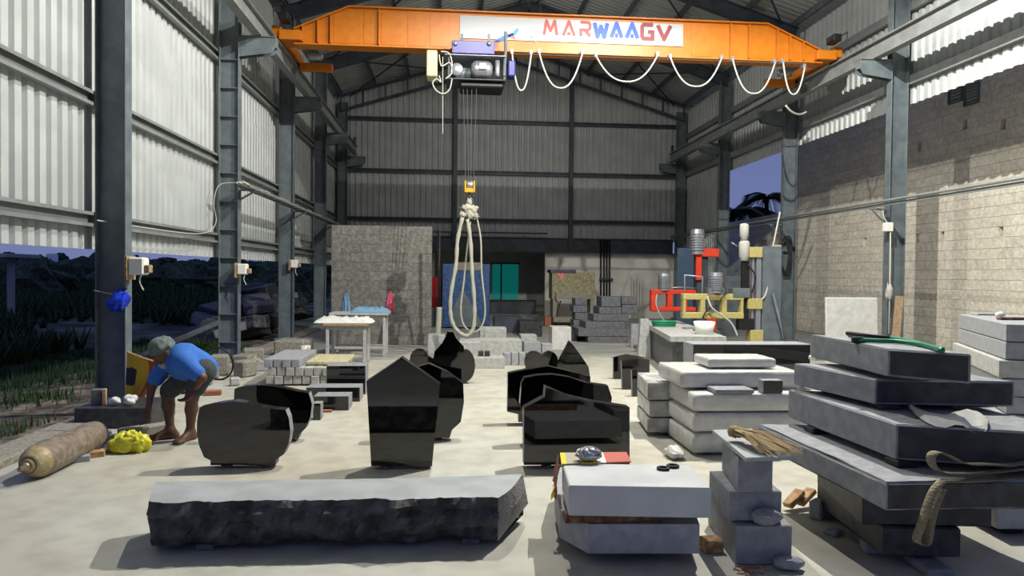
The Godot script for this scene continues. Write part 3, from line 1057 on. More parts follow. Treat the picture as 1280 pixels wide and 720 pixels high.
	part(t, "cable_post", post, M.steel)
	for q in [[[549, 70], [552, 84], [562, 80], [565, 92], [557, 100]], [[551, 66], [561, 68], [565, 80], [564, 92]], [[549, 96], [551, 104], [546, 100], [541, 105], [545, 114], [554, 118.5], [562, 113], [565, 100]]]:
		var st := mb(true)
		var pts := []
		for c in q:
			pts.append(L.call(c[0], c[1], 0.08))
		tube(st, smooth_line(pts), 0.012, 6)
		part(t, "wiring", st, M.cable)
	var pc := mb()
	tube(pc, [L.call(553.5, 72, 0.05), L.call(553.5, 168, 0.05)], 0.007, 6)
	part(t, "pendant_cord", pc, M.cable)
	# wire rope falls and hook block
	var hd := CRANE_D - 0.45
	var hb := on_depth(587.0, 235.0, hd) - org
	for q in [[579, 582], [584, 585.5], [590, 588.5], [596, 592]]:
		var st := mb()
		tube(st, [L.call(q[0], 102, -0.1), on_depth(q[1], 229.0, hd) - org], 0.006, 5)
		part(t, "wire_rope", st, M.rope)
	var blk := mb()
	for s in [-1.0, 1.0]:
		box(blk, hb + Vector3(s * 0.08, 0.02, 0), Vector3(0.035, 0.22, 0.16), 0.01)
	box(blk, hb + Vector3(0, -0.05, 0), Vector3(0.18, 0.08, 0.14), 0.01)
	var hbl := part(t, "hook_block", blk, M.hook_yellow)
	var sh := mb(true)
	lathe(sh, [Vector2(0, -0.05), Vector2(0.09, -0.05), Vector2(0.07, 0.0), Vector2(0.09, 0.05), Vector2(0, 0.05)], 16, along(hb + Vector3(-0.0, 0.05, 0), hb + Vector3(1, 0.05, 0)))
	part(hbl, "sheave", sh, M.bare_metal)
	var hk := mb(true)
	var hp := []
	for i in 15:
		var a := lerpf(PI * 0.5, -PI * 0.95, i / 14.0)
		hp.append(hb + Vector3(0.06 * cos(a), -0.27 + 0.07 * sin(a), 0))
	tube(hk, [hb + Vector3(0, -0.08, 0), hb + Vector3(0, -0.19, 0)] + hp, 0.02, 8)
	part(hbl, "hook", hk, M.steel_dark)
	# slings: two endless loops, gathered in a tied bundle under the hook
	var kn := on_depth(587.0, 262.0, hd)
	var b := thing("sling_bundle", "knotted pale webbing bundle hanging on the crane hook", "sling", kn)
	for q in [[Vector3(0.0, 0.16, 0), Vector3(0.07, 0.10, 0.05)], [Vector3(-0.05, 0.03, 0.03), Vector3(0.14, 0.09, 0.08)], [Vector3(0.06, 0.0, 0.0), Vector3(0.13, 0.10, 0.08)], [Vector3(-0.15, -0.12, 0.02), Vector3(0.08, 0.08, 0.06)], [Vector3(0.13, -0.14, 0.02), Vector3(0.08, 0.07, 0.06)], [Vector3(0.0, -0.10, 0.03), Vector3(0.09, 0.12, 0.07)]]:
		var st := mb(true)
		lump(st, q[0] * 0.8, q[1] * 0.8, 0.9, 7 + int(q[0].x * 100), 9, 1.6)
		part(b, "knot", st, M.webbing)
	var loops := [["sling_loop", "thick fuzzy white sling looping down from the crane hook", [[578, 272], [572, 300], [570, 330], [564, 365], [563, 390], [567, 407], [576, 417], [585, 419], [592, 408], [593, 380], [590, 340], [588, 300], [584, 274]], [0.036], M.webbing], ["sling_loop", "thin white sling looping down from the crane hook", [[588, 276], [584, 310], [580, 350], [576, 385], [579, 405], [588, 414], [598, 413], [605, 400], [606, 380], [602, 340], [601, 300], [596, 272]], [0.017], M.webbing]]
	var kk := 0
	for lp in loops:
		var o := thing(lp[0], lp[1], "sling", on_depth(lp[2][6][0], lp[2][6][1], hd))
		var pts := []
		var idx := 0
		for c in lp[2]:
			pts.append(on_depth(c[0], c[1], hd + (-0.06 if kk == 0 else 0.05)) - o.position)
			idx += 1
		var sm := smooth_line(pts, 5)
		var st := mb(true)
		var rads := []
		for i in sm.size():
			rads.append(lp[3][0] * (1.0 + 0.16 * sin(i * 1.9) * (1.0 if kk == 0 else 0.2)))
		tube(st, sm, rads, 8)
		part(o, "webbing", st, lp[4])
		kk += 1

func make_pipes() -> void:
	# conduits along the right-hand columns
	var t := thing("conduit_run", "pale conduit pipes running along the right columns at head height", "pipe", at(7.58, 2.9, 14.0))
	for q in [[0.0, 0.0, 0.024], [0.05, -0.05, 0.016], [0.02, -0.08, 0.010]]:
		var st := mb(true)
		tube(st, [Vector3(q[0], q[1], 11.0), Vector3(q[0], q[1], -10.4)], q[2], 8)
		part(t, "pipe", st, M.girt)
	for k in range(1, 4):
		var d := frame_d(k)
		var st := mb()
		box(st, at(0.08, -0.12, d - 14.0), Vector3(0.30, 0.03, 0.03), 0.003)
		tube(st, [at(-0.05, -0.12, d - 14.0), at(0.20, -0.36, d - 14.0)], 0.014, 6)
		part(t, "bracket", st, M.steel)
	# cable ladder along the left columns
	var u := thing("cable_ladder", "bundle of white cables on a bracketed ladder behind the ribbed column", "cable", at(-3.38, 2.93, 12.0))
	for s in [-0.09, 0.09]:
		var st := mb()
		box(st, at(s, 0.0, 5.6), Vector3(0.02, 0.05, 11.2), 0.003)
		part(u, "side_rail", st, M.girt)
	for k in 22:
		var st := mb()
		box(st, at(0, -0.01, 0.25 + k * 0.5), Vector3(0.18, 0.02, 0.03), 0.002)
		part(u, "rung", st, M.girt)
	for k in 5:
		var pts := []
		for i in 24:
			pts.append(at(-0.06 + k * 0.03 + 0.012 * sin(i * 1.7 + k), 0.025 + 0.012 * sin(i * 2.3 + k * 2), -0.2 + i * 0.49))
		var st := mb(true)
		tube(st, pts, 0.015, 6)
		part(u, "cable", st, M.cable)
	for k in [0.35, 4.5, 8.6]:
		var st := mb()
		box_between(st, at(-0.30, -0.03, k), at(0.12, -0.03, k), 0.04, 0.03)
		box_between(st, at(-0.28, -0.26, k), at(0.10, -0.03, k), 0.03, 0.03)
		part(u, "bracket", st, M.steel)
	var dc := mb(true)
	tube(dc, smooth_line([at(0.0, 0.02, 0.0), at(-0.2, 0.06, 0.1), at(-0.42, 0.0, 0.05), at(-0.48, -0.3, 0.0), at(-0.45, -0.62, 0.0), at(-0.40, -0.84, -1.0), at(-0.40, -0.86, -4.0)], 5), 0.007, 6)
	part(u, "drop_cable", dc, M.cable)
	# switch boxes on the left columns
	var spots := [[171.0, 335.0, 8.1, 1.0, "white switch box on a board on the bag-tied column"], [302.0, 338.0, 12.2, 0.95, "white switch box on the ribbed column behind the man"], [367.0, 331.0, 16.35, 0.95, "pale switch box on the column above the concrete pedestal"]]
	for s in spots:
		var p := on_depth(s[0], s[1], s[2])
		var o := thing("switch_box", s[4], "switch box", p, "switch boxes on the left columns")
		var b0 := mb()
		box(b0, Vector3(-0.08, 0.0, -0.02), Vector3(0.03, 0.26, 0.22) * s[3], 0.004)
		part(o, "board", b0, M.plywood)
		var b1 := mb()
		box(b1, Vector3(0.02, 0.02, 0.0), Vector3(0.16, 0.19, 0.16) * s[3], 0.015)
		part(o, "case", b1, M.foam)
		var b2 := mb()
		box(b2, Vector3(0.13, -0.01, 0.02), Vector3(0.06, 0.09, 0.09) * s[3], 0.01)
		part(o, "socket", b2, M.plywood)
		var b3 := mb(true)
		tube(b3, smooth_line([Vector3(0.06, -0.07, 0.03), Vector3(0.05, -0.15, 0.05), Vector3(0.09, -0.24, 0.05)]), 0.008, 6)
		part(o, "lead", b3, M.cable)
	# blue bag knotted round the first column
	var bb := thing("plastic_bag", "crumpled blue plastic bag tied to the dark left column", "bag", on_depth(149.0, 376.0, 8.06))
	var st := mb(true)
	lump(st, Vector3(0.0, 0.0, 0.0), Vector3(0.09, 0.12, 0.06), 0.8, 21, 10, 2.6)
	bb.rotation.z = -0.5
	part(bb, "bag", st, M.blue_plastic)
	var str_ := mb()
	tube(str_, [Vector3(-0.26, 0.11, 0.0), Vector3(0.0, 0.06, 0.03), Vector3(0.10, 0.12, 0.03)], 0.005, 5)
	var so := part(bb, "string", str_, M.cable)
	so.rotation.z = 0.5
	var jb := thing("junction_box", "small grey junction box with a drop pipe on the column by the plank", "junction box", at(7.745, 2.45, 12.18))
	var j1 := mb()
	box(j1, Vector3.ZERO, Vector3(0.14, 0.16, 0.12), 0.01)
	part(jb, "case", j1, M.foam)
	var j2 := mb(true)
	tube(j2, smooth_line([Vector3(-0.02, 0.08, 0), Vector3(-0.08, 0.18, 0), Vector3(-0.10, 0.28, 0)]), 0.012, 6)
	tube(j2, [Vector3(0.03, -0.07, 0.03), Vector3(0.04, -1.2, 0.03), Vector3(0.04, -1.9, 0.03)], 0.012, 6)
	part(jb, "drop_pipe", j2, M.cable)
	var j3 := mb(true)
	lump(j3, Vector3(0.02, -1.15, 0.05), Vector3(0.06, 0.14, 0.05), 0.7, 44, 8, 1.6)
	part(jb, "tied_cable", j3, M.plaster)
	# control cabinet and cables at the machine column on the right
	var cb := thing("control_cabinet", "beige electrical cabinet with looped cables on the machine-side column", "cabinet", on_depth(970.0, 318.0, 16.35))
	var c1 := mb()
	box(c1, Vector3(0, 0, 0), Vector3(0.20, 0.44, 0.16), 0.012)
	part(cb, "case", c1, M.cream_paint)
	var c2 := mb()
	box(c2, Vector3(0.0, 0, 0.085), Vector3(0.16, 0.38, 0.012), 0.005)
	part(cb, "door", c2, M.cream_paint)
	var c5 := mb()
	box(c5, Vector3(0.17, 0.1, -0.03), Vector3(0.22, 0.05, 0.05), 0.004)
	part(cb, "mounting_arm", c5, M.steel)
	for k in 5:
		var c3 := mb(true)
		tube(c3, smooth_line([Vector3(0.1, 0.15 + k * 0.05, 0.0), Vector3(0.22 + k * 0.03, 0.30 + k * 0.03, 0.0), Vector3(0.30 + k * 0.02, 0.0, 0.02), Vector3(0.22 + 0.03 * k, -0.5, 0.0), Vector3(0.12, -0.25, 0.02)]), 0.014, 6)
		part(cb, "cable", c3, M.black_metal)
	var c4 := mb()
	box(c4, Vector3(-0.03, -0.46, 0.0), Vector3(0.13, 0.26, 0.1), 0.01)
	part(cb, "socket_box", c4, M.plaster)

# ---------------------------------------------------------------- outdoors
func make_outdoors() -> void:
	# far trees
	var spots := [[-10, 318, 40], [12, 316, 30], [22, 318, 34], [36, 322, 30], [50, 323, 28], [60, 322, 26], [75, 316, 22], [84, 326, 30], [96, 328, 26], [108, 330, 26], [118, 330, 28], [182, 326, 34], [205, 322, 40], [228, 326, 34], [246, 324, 32], [316, 326, 36], [338, 326, 36], [382, 330, 30]]
	var k := 0
	for s in spots:
		var d := 210.0 + (k * 37) % 60
		var top := on_depth(s[0], s[1], d)
		var base := Vector3(top.x, -0.1, top.z)
		var h := top.y + 0.1
		var t := thing("far_tree", "dark round-crowned tree in the far tree line beyond the field", "tree", base, "trees along the far edge of the field")
		var tr := mb()
		tube(tr, [Vector3.ZERO, Vector3(0.2, h * 0.4, 0), Vector3(0, h * 0.75, 0)], [0.35, 0.25, 0.15], 6)
		part(t, "trunk", tr, M.bark)
		var cr := mb()
		var wd: float = s[2] * d / FOCAL * 0.5
		lump(cr, Vector3(0, h * 0.45, 0), Vector3(wd, h * 0.45, wd * 0.7), 0.7, 40 + k, 9, 1.2)
		for q in 5:
			var a := TAU * q / 5 + k
			lump(cr, Vector3(cos(a) * wd * 0.55, h * (0.70 + 0.12 * sin(a * 2.0)), sin(a) * wd * 0.4), Vector3(wd * 0.42, h * 0.17, wd * 0.42), 0.8, 60 + k * 7 + q, 8, 1.6)
		lump(cr, Vector3(0, h * 0.86, 0), Vector3(wd * 0.40, h * 0.14, wd * 0.4), 0.8, 80 + k, 8, 1.6)
		part(t, "crown", cr, M.leaf)
		k += 1
	# bushes in the middle distance
	var taken := []
	var tries := 0
	while taken.size() < 30 and tries < 900:
		tries += 1
		var i := taken.size()
		var d := 40.0 + rng.randf() * 110.0
		var px := -20.0 + rng.randf() * 430.0
		var p := on_depth(px, 345.0, d)
		var clear := true
		if absf(p.x - on_depth(72.0, 352.0, 120.0).x) < 14.0 and absf(d - 120.0) < 12.0:
			clear = false
		for q in taken:
			if absf(q.x - p.x) < 9.5 and absf(q.z - p.z) < 9.5:
				clear = false
		if not clear:
			continue
		taken.append(p)
		var t := thing("bush", "low dark bush growing in the field beyond the open side", "bush", Vector3(p.x, -0.12, p.z), "bushes in the dark field")
		var cr := mb()
		var r := 1.1 + rng.randf() * 1.5
		for q in 4:
			lump(cr, Vector3(rng.randf_range(-r, r), r * rng.randf_range(0.3, 0.6), rng.randf_range(-r, r) * 0.5), Vector3(r, r * rng.randf_range(0.5, 0.9), r * 0.8), 0.9, 200 + i * 5 + q, 7, 1.4)
		part(t, "foliage", cr, M.leaf if i % 2 == 0 else M.leaf_b)
	# white water tank on a little house
	var hd := 120.0
	var hp := on_depth(72.0, 352.0, hd)
	var hs := thing("farm_house", "small far house with a pale water tank on its roof", "house", Vector3(hp.x, -0.12, hp.z))
	var w := mb()
	box(w, Vector3(1.5, 1.1, 0), Vector3(5.5, 2.2, 4.0), 0.03)
	part(hs, "wall", w, flat(Color(0.35, 0.52, 0.58), 0.8))
	var rf := mb()
	box(rf, Vector3(0.6, 2.3, 0), Vector3(7.5, 0.18, 4.6), 0.03)
	part(hs, "roof", rf, flat(Color(0.55, 0.60, 0.66), 0.8))
	var tk := mb(true)
	lathe(tk, [Vector2(0.85, 2.39), Vector2(0.85, 3.7), Vector2(0.75, 3.95), Vector2(0.4, 4.1), Vector2(0, 4.1)], 14, Transform3D(Basis(), Vector3(-0.6, 0, 0.5)))
	part(hs, "water_tank", tk, flat(Color(0.80, 0.84, 0.90), 0.6))
	var dw := mb()
	box(dw, Vector3(2.4, 0.9, 2.02), Vector3(0.9, 1.7, 0.06), 0.01)
	part(hs, "door", dw, flat(Color(0.15, 0.2, 0.2), 0.8))
	# roadside shelter at the far left
	var sp := on_height(14.0, 403.0, -0.12)
	var sh := thing("post_shelter", "grey post holding a flat canopy roof out in the field", "shelter", sp)
	var po := mb()
	box(po, Vector3(0, 1.0, 0), Vector3(0.16, 2.0, 0.16), 0.01)
	part(sh, "post", po, flat(Color(0.62, 0.65, 0.66), 0.8))
	var ca := mb()
	box(ca, Vector3(-0.6, 2.05, 0), Vector3(2.0, 0.12, 1.8), 0.01)
	part(sh, "canopy", ca, flat(Color(0.66, 0.68, 0.70), 0.8))
	var lo := mb()
	box(lo, Vector3(-1.0, 0.1, 0.4), Vector3(1.6, 0.2, 1.0), 0.02)
	part(sh, "plinth", lo, M.rock)
	# reject stone heap outside the open side
	var lbl := "dark offcut stone slab in the heap outside the open side"
	for i in 66:
		var layer := i / 16
		var u := rng.randf()
		var v := rng.randf()
		var pile_d := 16.5 + 8.0 * u
		var pos := at(-4.75 - v * maxf(0.30 * pile_d - 4.5, 0.4), -0.1 + layer * 0.24, pile_d)
		if layer > 1:
			pos.x = -4.9 - v * 1.0
			pos.z = -(18.5 + 4.5 * u)
		var sz := Vector3(0.5 + rng.randf() * 0.9, 0.16 + rng.randf() * 0.16, 0.4 + rng.randf() * 0.7)
		var st := mb()
		box(st, Vector3(0, sz.y / 2, 0), sz, 0.02)
		var o := single("offcut_slab", lbl, "stone", st, [M.sawn_dark, M.sawn_black, M.rock, M.sawn_dark][i % 4], pos, "stone offcuts heaped outside")
		o.rotation = Vector3(rng.randf_range(-0.3, 0.3), rng.randf() * 3.0, rng.randf_range(-0.35, 0.35))
	# one long slab tipped against the heap
	var lean := mb()
	box(lean, Vector3(0, 0.05, 0), Vector3(1.7, 0.09, 0.8), 0.01)
	var ls := single("tipped_slab", "long pale-edged slab tipped against the outdoor stone heap", "stone", lean, M.sawn_dark, at(-4.95, 0.28, 14.2))
	ls.rotation = Vector3(0, 0.2, 0.42)
	# grass beside the bank
	var blade := mb()
	tri(blade, Vector3(-0.008, 0, 0), Vector3(0.008, 0, 0), Vector3(0.0, 0.16, 0.03))
	tri(blade, Vector3(0.0, 0, -0.008), Vector3(0.0, 0, 0.008), Vector3(0.03, 0.13, 0.0))
	var mm := MultiMesh.new()
	mm.transform_format = MultiMesh.TRANSFORM_3D
	mm.mesh = commit(blade)
	mm.mesh.surface_set_material(0, M.grass)
	var gn := FastNoiseLite.new()
	gn.seed = 12; gn.frequency = 0.5
	var xfs := []
	for i in 26000:
		var x := -4.15 - 7.0 * pow(rng.randf(), 1.4)
		var d := 4.6 + rng.randf() * 12.5
		if gn.get_noise_2d(x, d) + 0.25 - (0.35 if x > -4.5 else 0.0) < rng.randf() * 0.5:
			continue
		var s := 0.5 + rng.randf() * 0.9
		xfs.append(Transform3D(Basis(Vector3.UP, rng.randf() * TAU).scaled(Vector3(1, 1, 1) * s), at(x, -0.13 + (0.04 if x > -5.9 else 0.0), d)))
	mm.instance_count = xfs.size()
	for i in xfs.size():
		mm.set_instance_transform(i, xfs[i])
	var mi := MultiMeshInstance3D.new()
	mi.name = "grass"
	mi.multimesh = mm
	add_child(mi)
	mi.set_meta("label", "short green grass growing beside the kerb"); mi.set_meta("category", "grass"); mi.set_meta("kind", "stuff")
	var tuft := mb()
	for leaf in 6:
		var an := TAU * leaf / 6.0
		var dv := Vector3(cos(an), 0, sin(an))
		var sv := Vector3(-sin(an), 0, cos(an)) * 0.035
		tri(tuft, dv * 0.02 - sv, dv * 0.02 + sv, dv * 0.20 + Vector3(0, 0.30, 0))
	var wm := MultiMesh.new()
	wm.transform_format = MultiMesh.TRANSFORM_3D
	wm.mesh = commit(tuft)
	wm.mesh.surface_set_material(0, flat(Color(0.17, 0.26, 0.13), 0.9))
	var wn := FastNoiseLite.new()
	wn.seed = 77; wn.frequency = 0.06
	var wx := []
	for i in 16000:
		var d := 11.0 + 75.0 * pow(rng.randf(), 1.7)
		var px := -60.0 + rng.randf() * 470.0
		var p := on_depth(px, 350.0, d)
		if p.x > -7.5 or wn.get_noise_2d(p.x, p.z) < rng.randf_range(-0.35, 0.25):
			continue
		var s := 0.7 + rng.randf() * 1.1 + d * 0.012
		wx.append(Transform3D(Basis(Vector3.UP, rng.randf() * TAU).scaled(Vector3.ONE * s), Vector3(p.x, -0.13, p.z)))
	wm.instance_count = wx.size()
	for i in wx.size():
		wm.set_instance_transform(i, wx[i])
	var wi := MultiMeshInstance3D.new()
	wi.name = "weeds"
	wi.multimesh = wm
	add_child(wi)
	wi.set_meta("label", "low weeds and scrub covering the dark field"); wi.set_meta("category", "weeds"); wi.set_meta("kind", "stuff")
	# palms seen through the gap under the right sheeting
	for q in [[916.0, 262.0, 34.0, 2], [958.0, 246.0, 40.0, 5], [938.0, 262.0, 47.0, 9]]:
		palm(q[0], q[1], q[2], q[3])
func palm(px: float, py: float, d: float, sd: int) -> void:
	var top := on_depth(px, py, d)
	var t := thing("palm_tree", "dark palm seen through the gap above the rear side wall", "palm", Vector3(top.x, -0.12, top.z), "palms outside the right side")
	var h := top.y + 0.12
	var tr := mb(true)
	tube(tr, [Vector3.ZERO, Vector3(0.15, h * 0.5, 0), Vector3(0, h, 0)], [0.22, 0.16, 0.12], 8)
	part(t, "trunk", tr, M.bark)
	var r := RandomNumberGenerator.new()
	r.seed = sd
	for k in 19:
		var a := TAU * k / 19.0 + r.randf() * 0.3
		var lift := r.randf_range(-0.1, 0.9)
		var ln := r.randf_range(1.5, 2.2)
		var st := mb()
		var pts := []
		for i in 9:
			var s := i / 8.0
			pts.append(Vector3(cos(a) * ln * s, h + lift * s * 1.2 - s * s * 1.5, sin(a) * ln * s))
		tube(st, pts, 0.018, 4)
		var side := Vector3(-sin(a), 0, cos(a))
		for i in range(1, 32):
			var s := i / 32.0 * 8.0
			var p: Vector3 = pts[int(s)].lerp(pts[min(int(s) + 1, 8)], s - int(s))
			var wl: float = 0.55 * sin(PI * (0.12 + 0.85 * i / 32.0))
			var fw := Vector3(cos(a), 0.02, sin(a)) * 0.15
			for sg in [-1.0, 1.0]:
				tri(st, p, p + fw, p + side * sg * wl + fw * 3.0 + Vector3(0, -0.18, 0))
		part(t, "frond", st, M.leaf_b)

# ---------------------------------------------------------------- headstones
# outline in picture pixels, standing upright at the depth where its foot meets the floor
func headstone(label: String, pix: Array, foot_y: float, thick: float, feet := true, turn := 0.0, rim: Material = null, called := "headstone") -> Node3D:
	var cx := 0.0
	for p in pix:
		cx += p[0]
	cx /= pix.size()
	var base := on_height(cx, foot_y)
	var d := -base.z
	var lift := 0.025 if feet else 0.0
	var t := thing(called, label, "headstone", base, "polished black headstones", turn)
	var poly := []
	var low := 1e9
	for q in outline_at(pix, d):
		poly.append(Vector2(q.x - base.x, q.y))
		low = minf(low, q.y)
	for i in poly.size():
		poly[i].y += lift - low
	var faces := mb()
	extr(faces, poly, Vector3(0, 0, 0.0), Vector3(0, 0, -thick), Vector3.UP, false, true)
	part(t, "polished_face", faces, M.black)
	var pp := PackedVector2Array(poly)
	if Geometry2D.is_polygon_clockwise(pp):
		pp.reverse()
	var crest := mb()
	var flank := mb()
	for i in pp.size():
		var u := pp[i]
		var v := pp[(i + 1) % pp.size()]
		var nx: float = absf((v - u).normalized().y)
		var s := flank if nx > 0.75 else crest
		quad(s, Vector3(u.x, u.y, 0), Vector3(u.x, u.y, -thick), Vector3(v.x, v.y, -thick), Vector3(v.x, v.y, 0))
	part(t, "crest_edge", crest, M.black_rim)
	part(t, "side_edge", flank, rim if rim else M.black_rim)
	if feet:
		var lo := []
		for q in poly:
			if q.y < lift + 0.03:
				lo.append(q.x)
		lo.sort()
		for u in [0.22, 0.78]:
			var s := mb()
			box(s, Vector3(lerpf(lo[0], lo[-1], u), 0.0125, -thick / 2), Vector3(0.07, 0.024, thick * 0.9), 0.003)
			part(t, "packing_block", s, M.wood)
	return t
func arc(cx: float, cy: float, rx: float, ry: float, a0: float, a1: float, n := 10) -> Array:
	var o := []
	for i in n + 1:
		var a := deg_to_rad(lerpf(a0, a1, float(i) / n))
		o.append([cx + rx * cos(a), cy - ry * sin(a)])
	return o
func make_headstones() -> void:
	# left row
	headstone("black serpentine-topped headstone with bulging sides on a narrow foot, across from the stooping man", [[263, 584], [263, 578], [255, 574], [249, 560], [246, 545], [246, 530], [249, 512], [262, 509], [276, 506], [292, 504], [308, 506], [326, 511], [344, 514], [357, 515], [361, 525], [363, 542], [361, 556], [355, 570], [345, 577], [344, 584]], 586.0, 0.11, true, 0.0, M.sawn_b)
	headstone("black serpentine headstone with a pale right edge, behind the bulging one", [[318, 551], [316, 545], [300, 530], [292, 510], [293, 489], [305, 486], [322, 484], [338, 485], [354, 488], [372, 492], [386, 494], [390, 508], [388, 524], [382, 538], [374, 546], [373, 551]], 552.0, 0.11, true, 0.0, M.sawn_b)
	headstone("tall black gabled headstone tapering toward its foot", [[464, 583], [458, 477], [502, 447], [550, 481], [544, 540], [540, 583]], 587.0, 0.12)
	headstone("black headstone with one curved side, half behind the tall gabled one", [[498, 550], [495, 500], [500, 476], [520, 462], [536, 457], [560, 468], [579, 482], [580, 505], [576, 530], [565, 540], [562, 550]], 551.0, 0.11)
	headstone("low wide black headstone with a sloped top, behind the tall gabled one", [[524, 492], [524, 462], [530, 458], [556, 465], [579, 469], [579, 492]], 506.0, 0.10, false)
	headstone("black spade-topped headstone rising in front of the twin round one", [[541, 492], [541, 452], [543, 440], [552, 430], [557, 421], [559, 415], [567, 415], [571, 424], [580, 434], [579, 465], [579, 492]], 492.0, 0.10, false, 0.0, M.sawn)
	headstone("black twin-round headstone standing behind the spade-topped one", arc(524, 448, 12, 14, 200, 20, 8).slice(0, 9) + [[548, 450]] + arc(582, 455, 12, 20, 100, -60, 8) + [[580, 478], [530, 478], [515, 462]], 480.0, 0.10, false)
	# right row
	headstone("black headstone with an offset pointed crest and falling shoulder", [[655, 584], [655, 513], [681, 499], [682, 486], [710, 498], [740, 505], [787, 512], [787, 584]], 586.0, 0.12, true, 0.0, M.sawn_b)
	headstone("black headstone with a long low arched top behind the pointed-crest one", [[672, 555], [668, 548], [655, 524], [650, 508], [652, 482], [656, 475], [672, 472], [690, 471], [710, 474], [735, 482], [760, 485], [765, 500], [762, 520], [755, 540], [748, 548], [746, 555]], 556.0, 0.11)
	headstone("black flat-gabled headstone behind the arched one", [[648, 529], [648, 519], [634, 516], [635, 468], [660, 463], [685, 459], [710, 465], [738, 472], [738, 516], [725, 519], [725, 529]], 531.0, 0.11)
	headstone("black heart-shaped headstone with two round lobes beside the teardrop one", arc(668, 450, 12.5, 13, 190, 35, 8) + [[676, 446]] + arc(687, 450, 11, 13, 145, -10, 8) + [[695, 465], [686, 476], [672, 476], [660, 468]], 478.0, 0.09, false)
	headstone("black teardrop-topped headstone beside the heart-shaped one", [[694, 476], [692, 470], [695, 455], [701, 440], [708, 427], [712, 419], [718, 426], [728, 440], [736, 452], [738, 466], [734, 476]], 483.0, 0.10, false)
	# small panels standing beside the three-slab stack
	headstone("small black serpentine panel, last of three beside the three-slab stack", [[767, 473], [767, 446], [775, 444], [784, 442], [797, 444], [806, 446], [806, 473]], 474.0, 0.06, false, 0.0, M.sawn, "small_headstone")
	headstone("small black panel with a pale edge, second of three beside the three-slab stack", [[778, 486], [777, 450], [800, 447], [812, 449], [812, 486]], 487.0, 0.06, false, 0.0, M.sawn, "small_headstone")
	headstone("narrow black panel with a pale edge, right against the three-slab stack", [[790.5, 495], [790, 462], [796, 460], [797, 495]], 496.0, 0.06, false, 0.0, M.sawn, "small_headstone")
	# low black base blocks by the cut posts
	var i := 0
	for q in [[[408, 457, 457, 493], 0.30, "low black granite base block, rearmost of four by the cut posts"], [[383, 450, 484, 502], 0.30, "low black granite base block, third of four by the cut posts"], [[392, 436, 495, 513], 0.28, "low black granite base block, second of four by the cut posts"], [[391, 401, 504, 525], 0.14, "small black granite cube, frontmost of four by the cut posts"]]:
		var b: Array = q[0]
		var fy: float = b[3]
		var p0 := on_height(b[0], fy)
		var p1 := on_height(b[1], fy)
		var h := on_depth(b[1], b[2], -p1.z).y
		var t := thing("base_block", q[2], "stone base", Vector3((p0.x + p1.x) / 2, 0, p1.z), "polished black base blocks")
		var w := p1.x - p0.x
		var st := mb()
		box(st, Vector3(0, h / 2, -q[1] / 2), Vector3(w, h, q[1]), 0.004)
		part(t, "body", st, M.sawn_b)
		var f := mb()
		box(f, Vector3(0, h / 2, 0.004), Vector3(w - 0.01, h - 0.01, 0.008), 0.001)
		part(t, "polished_face", f, M.black)
		i += 1

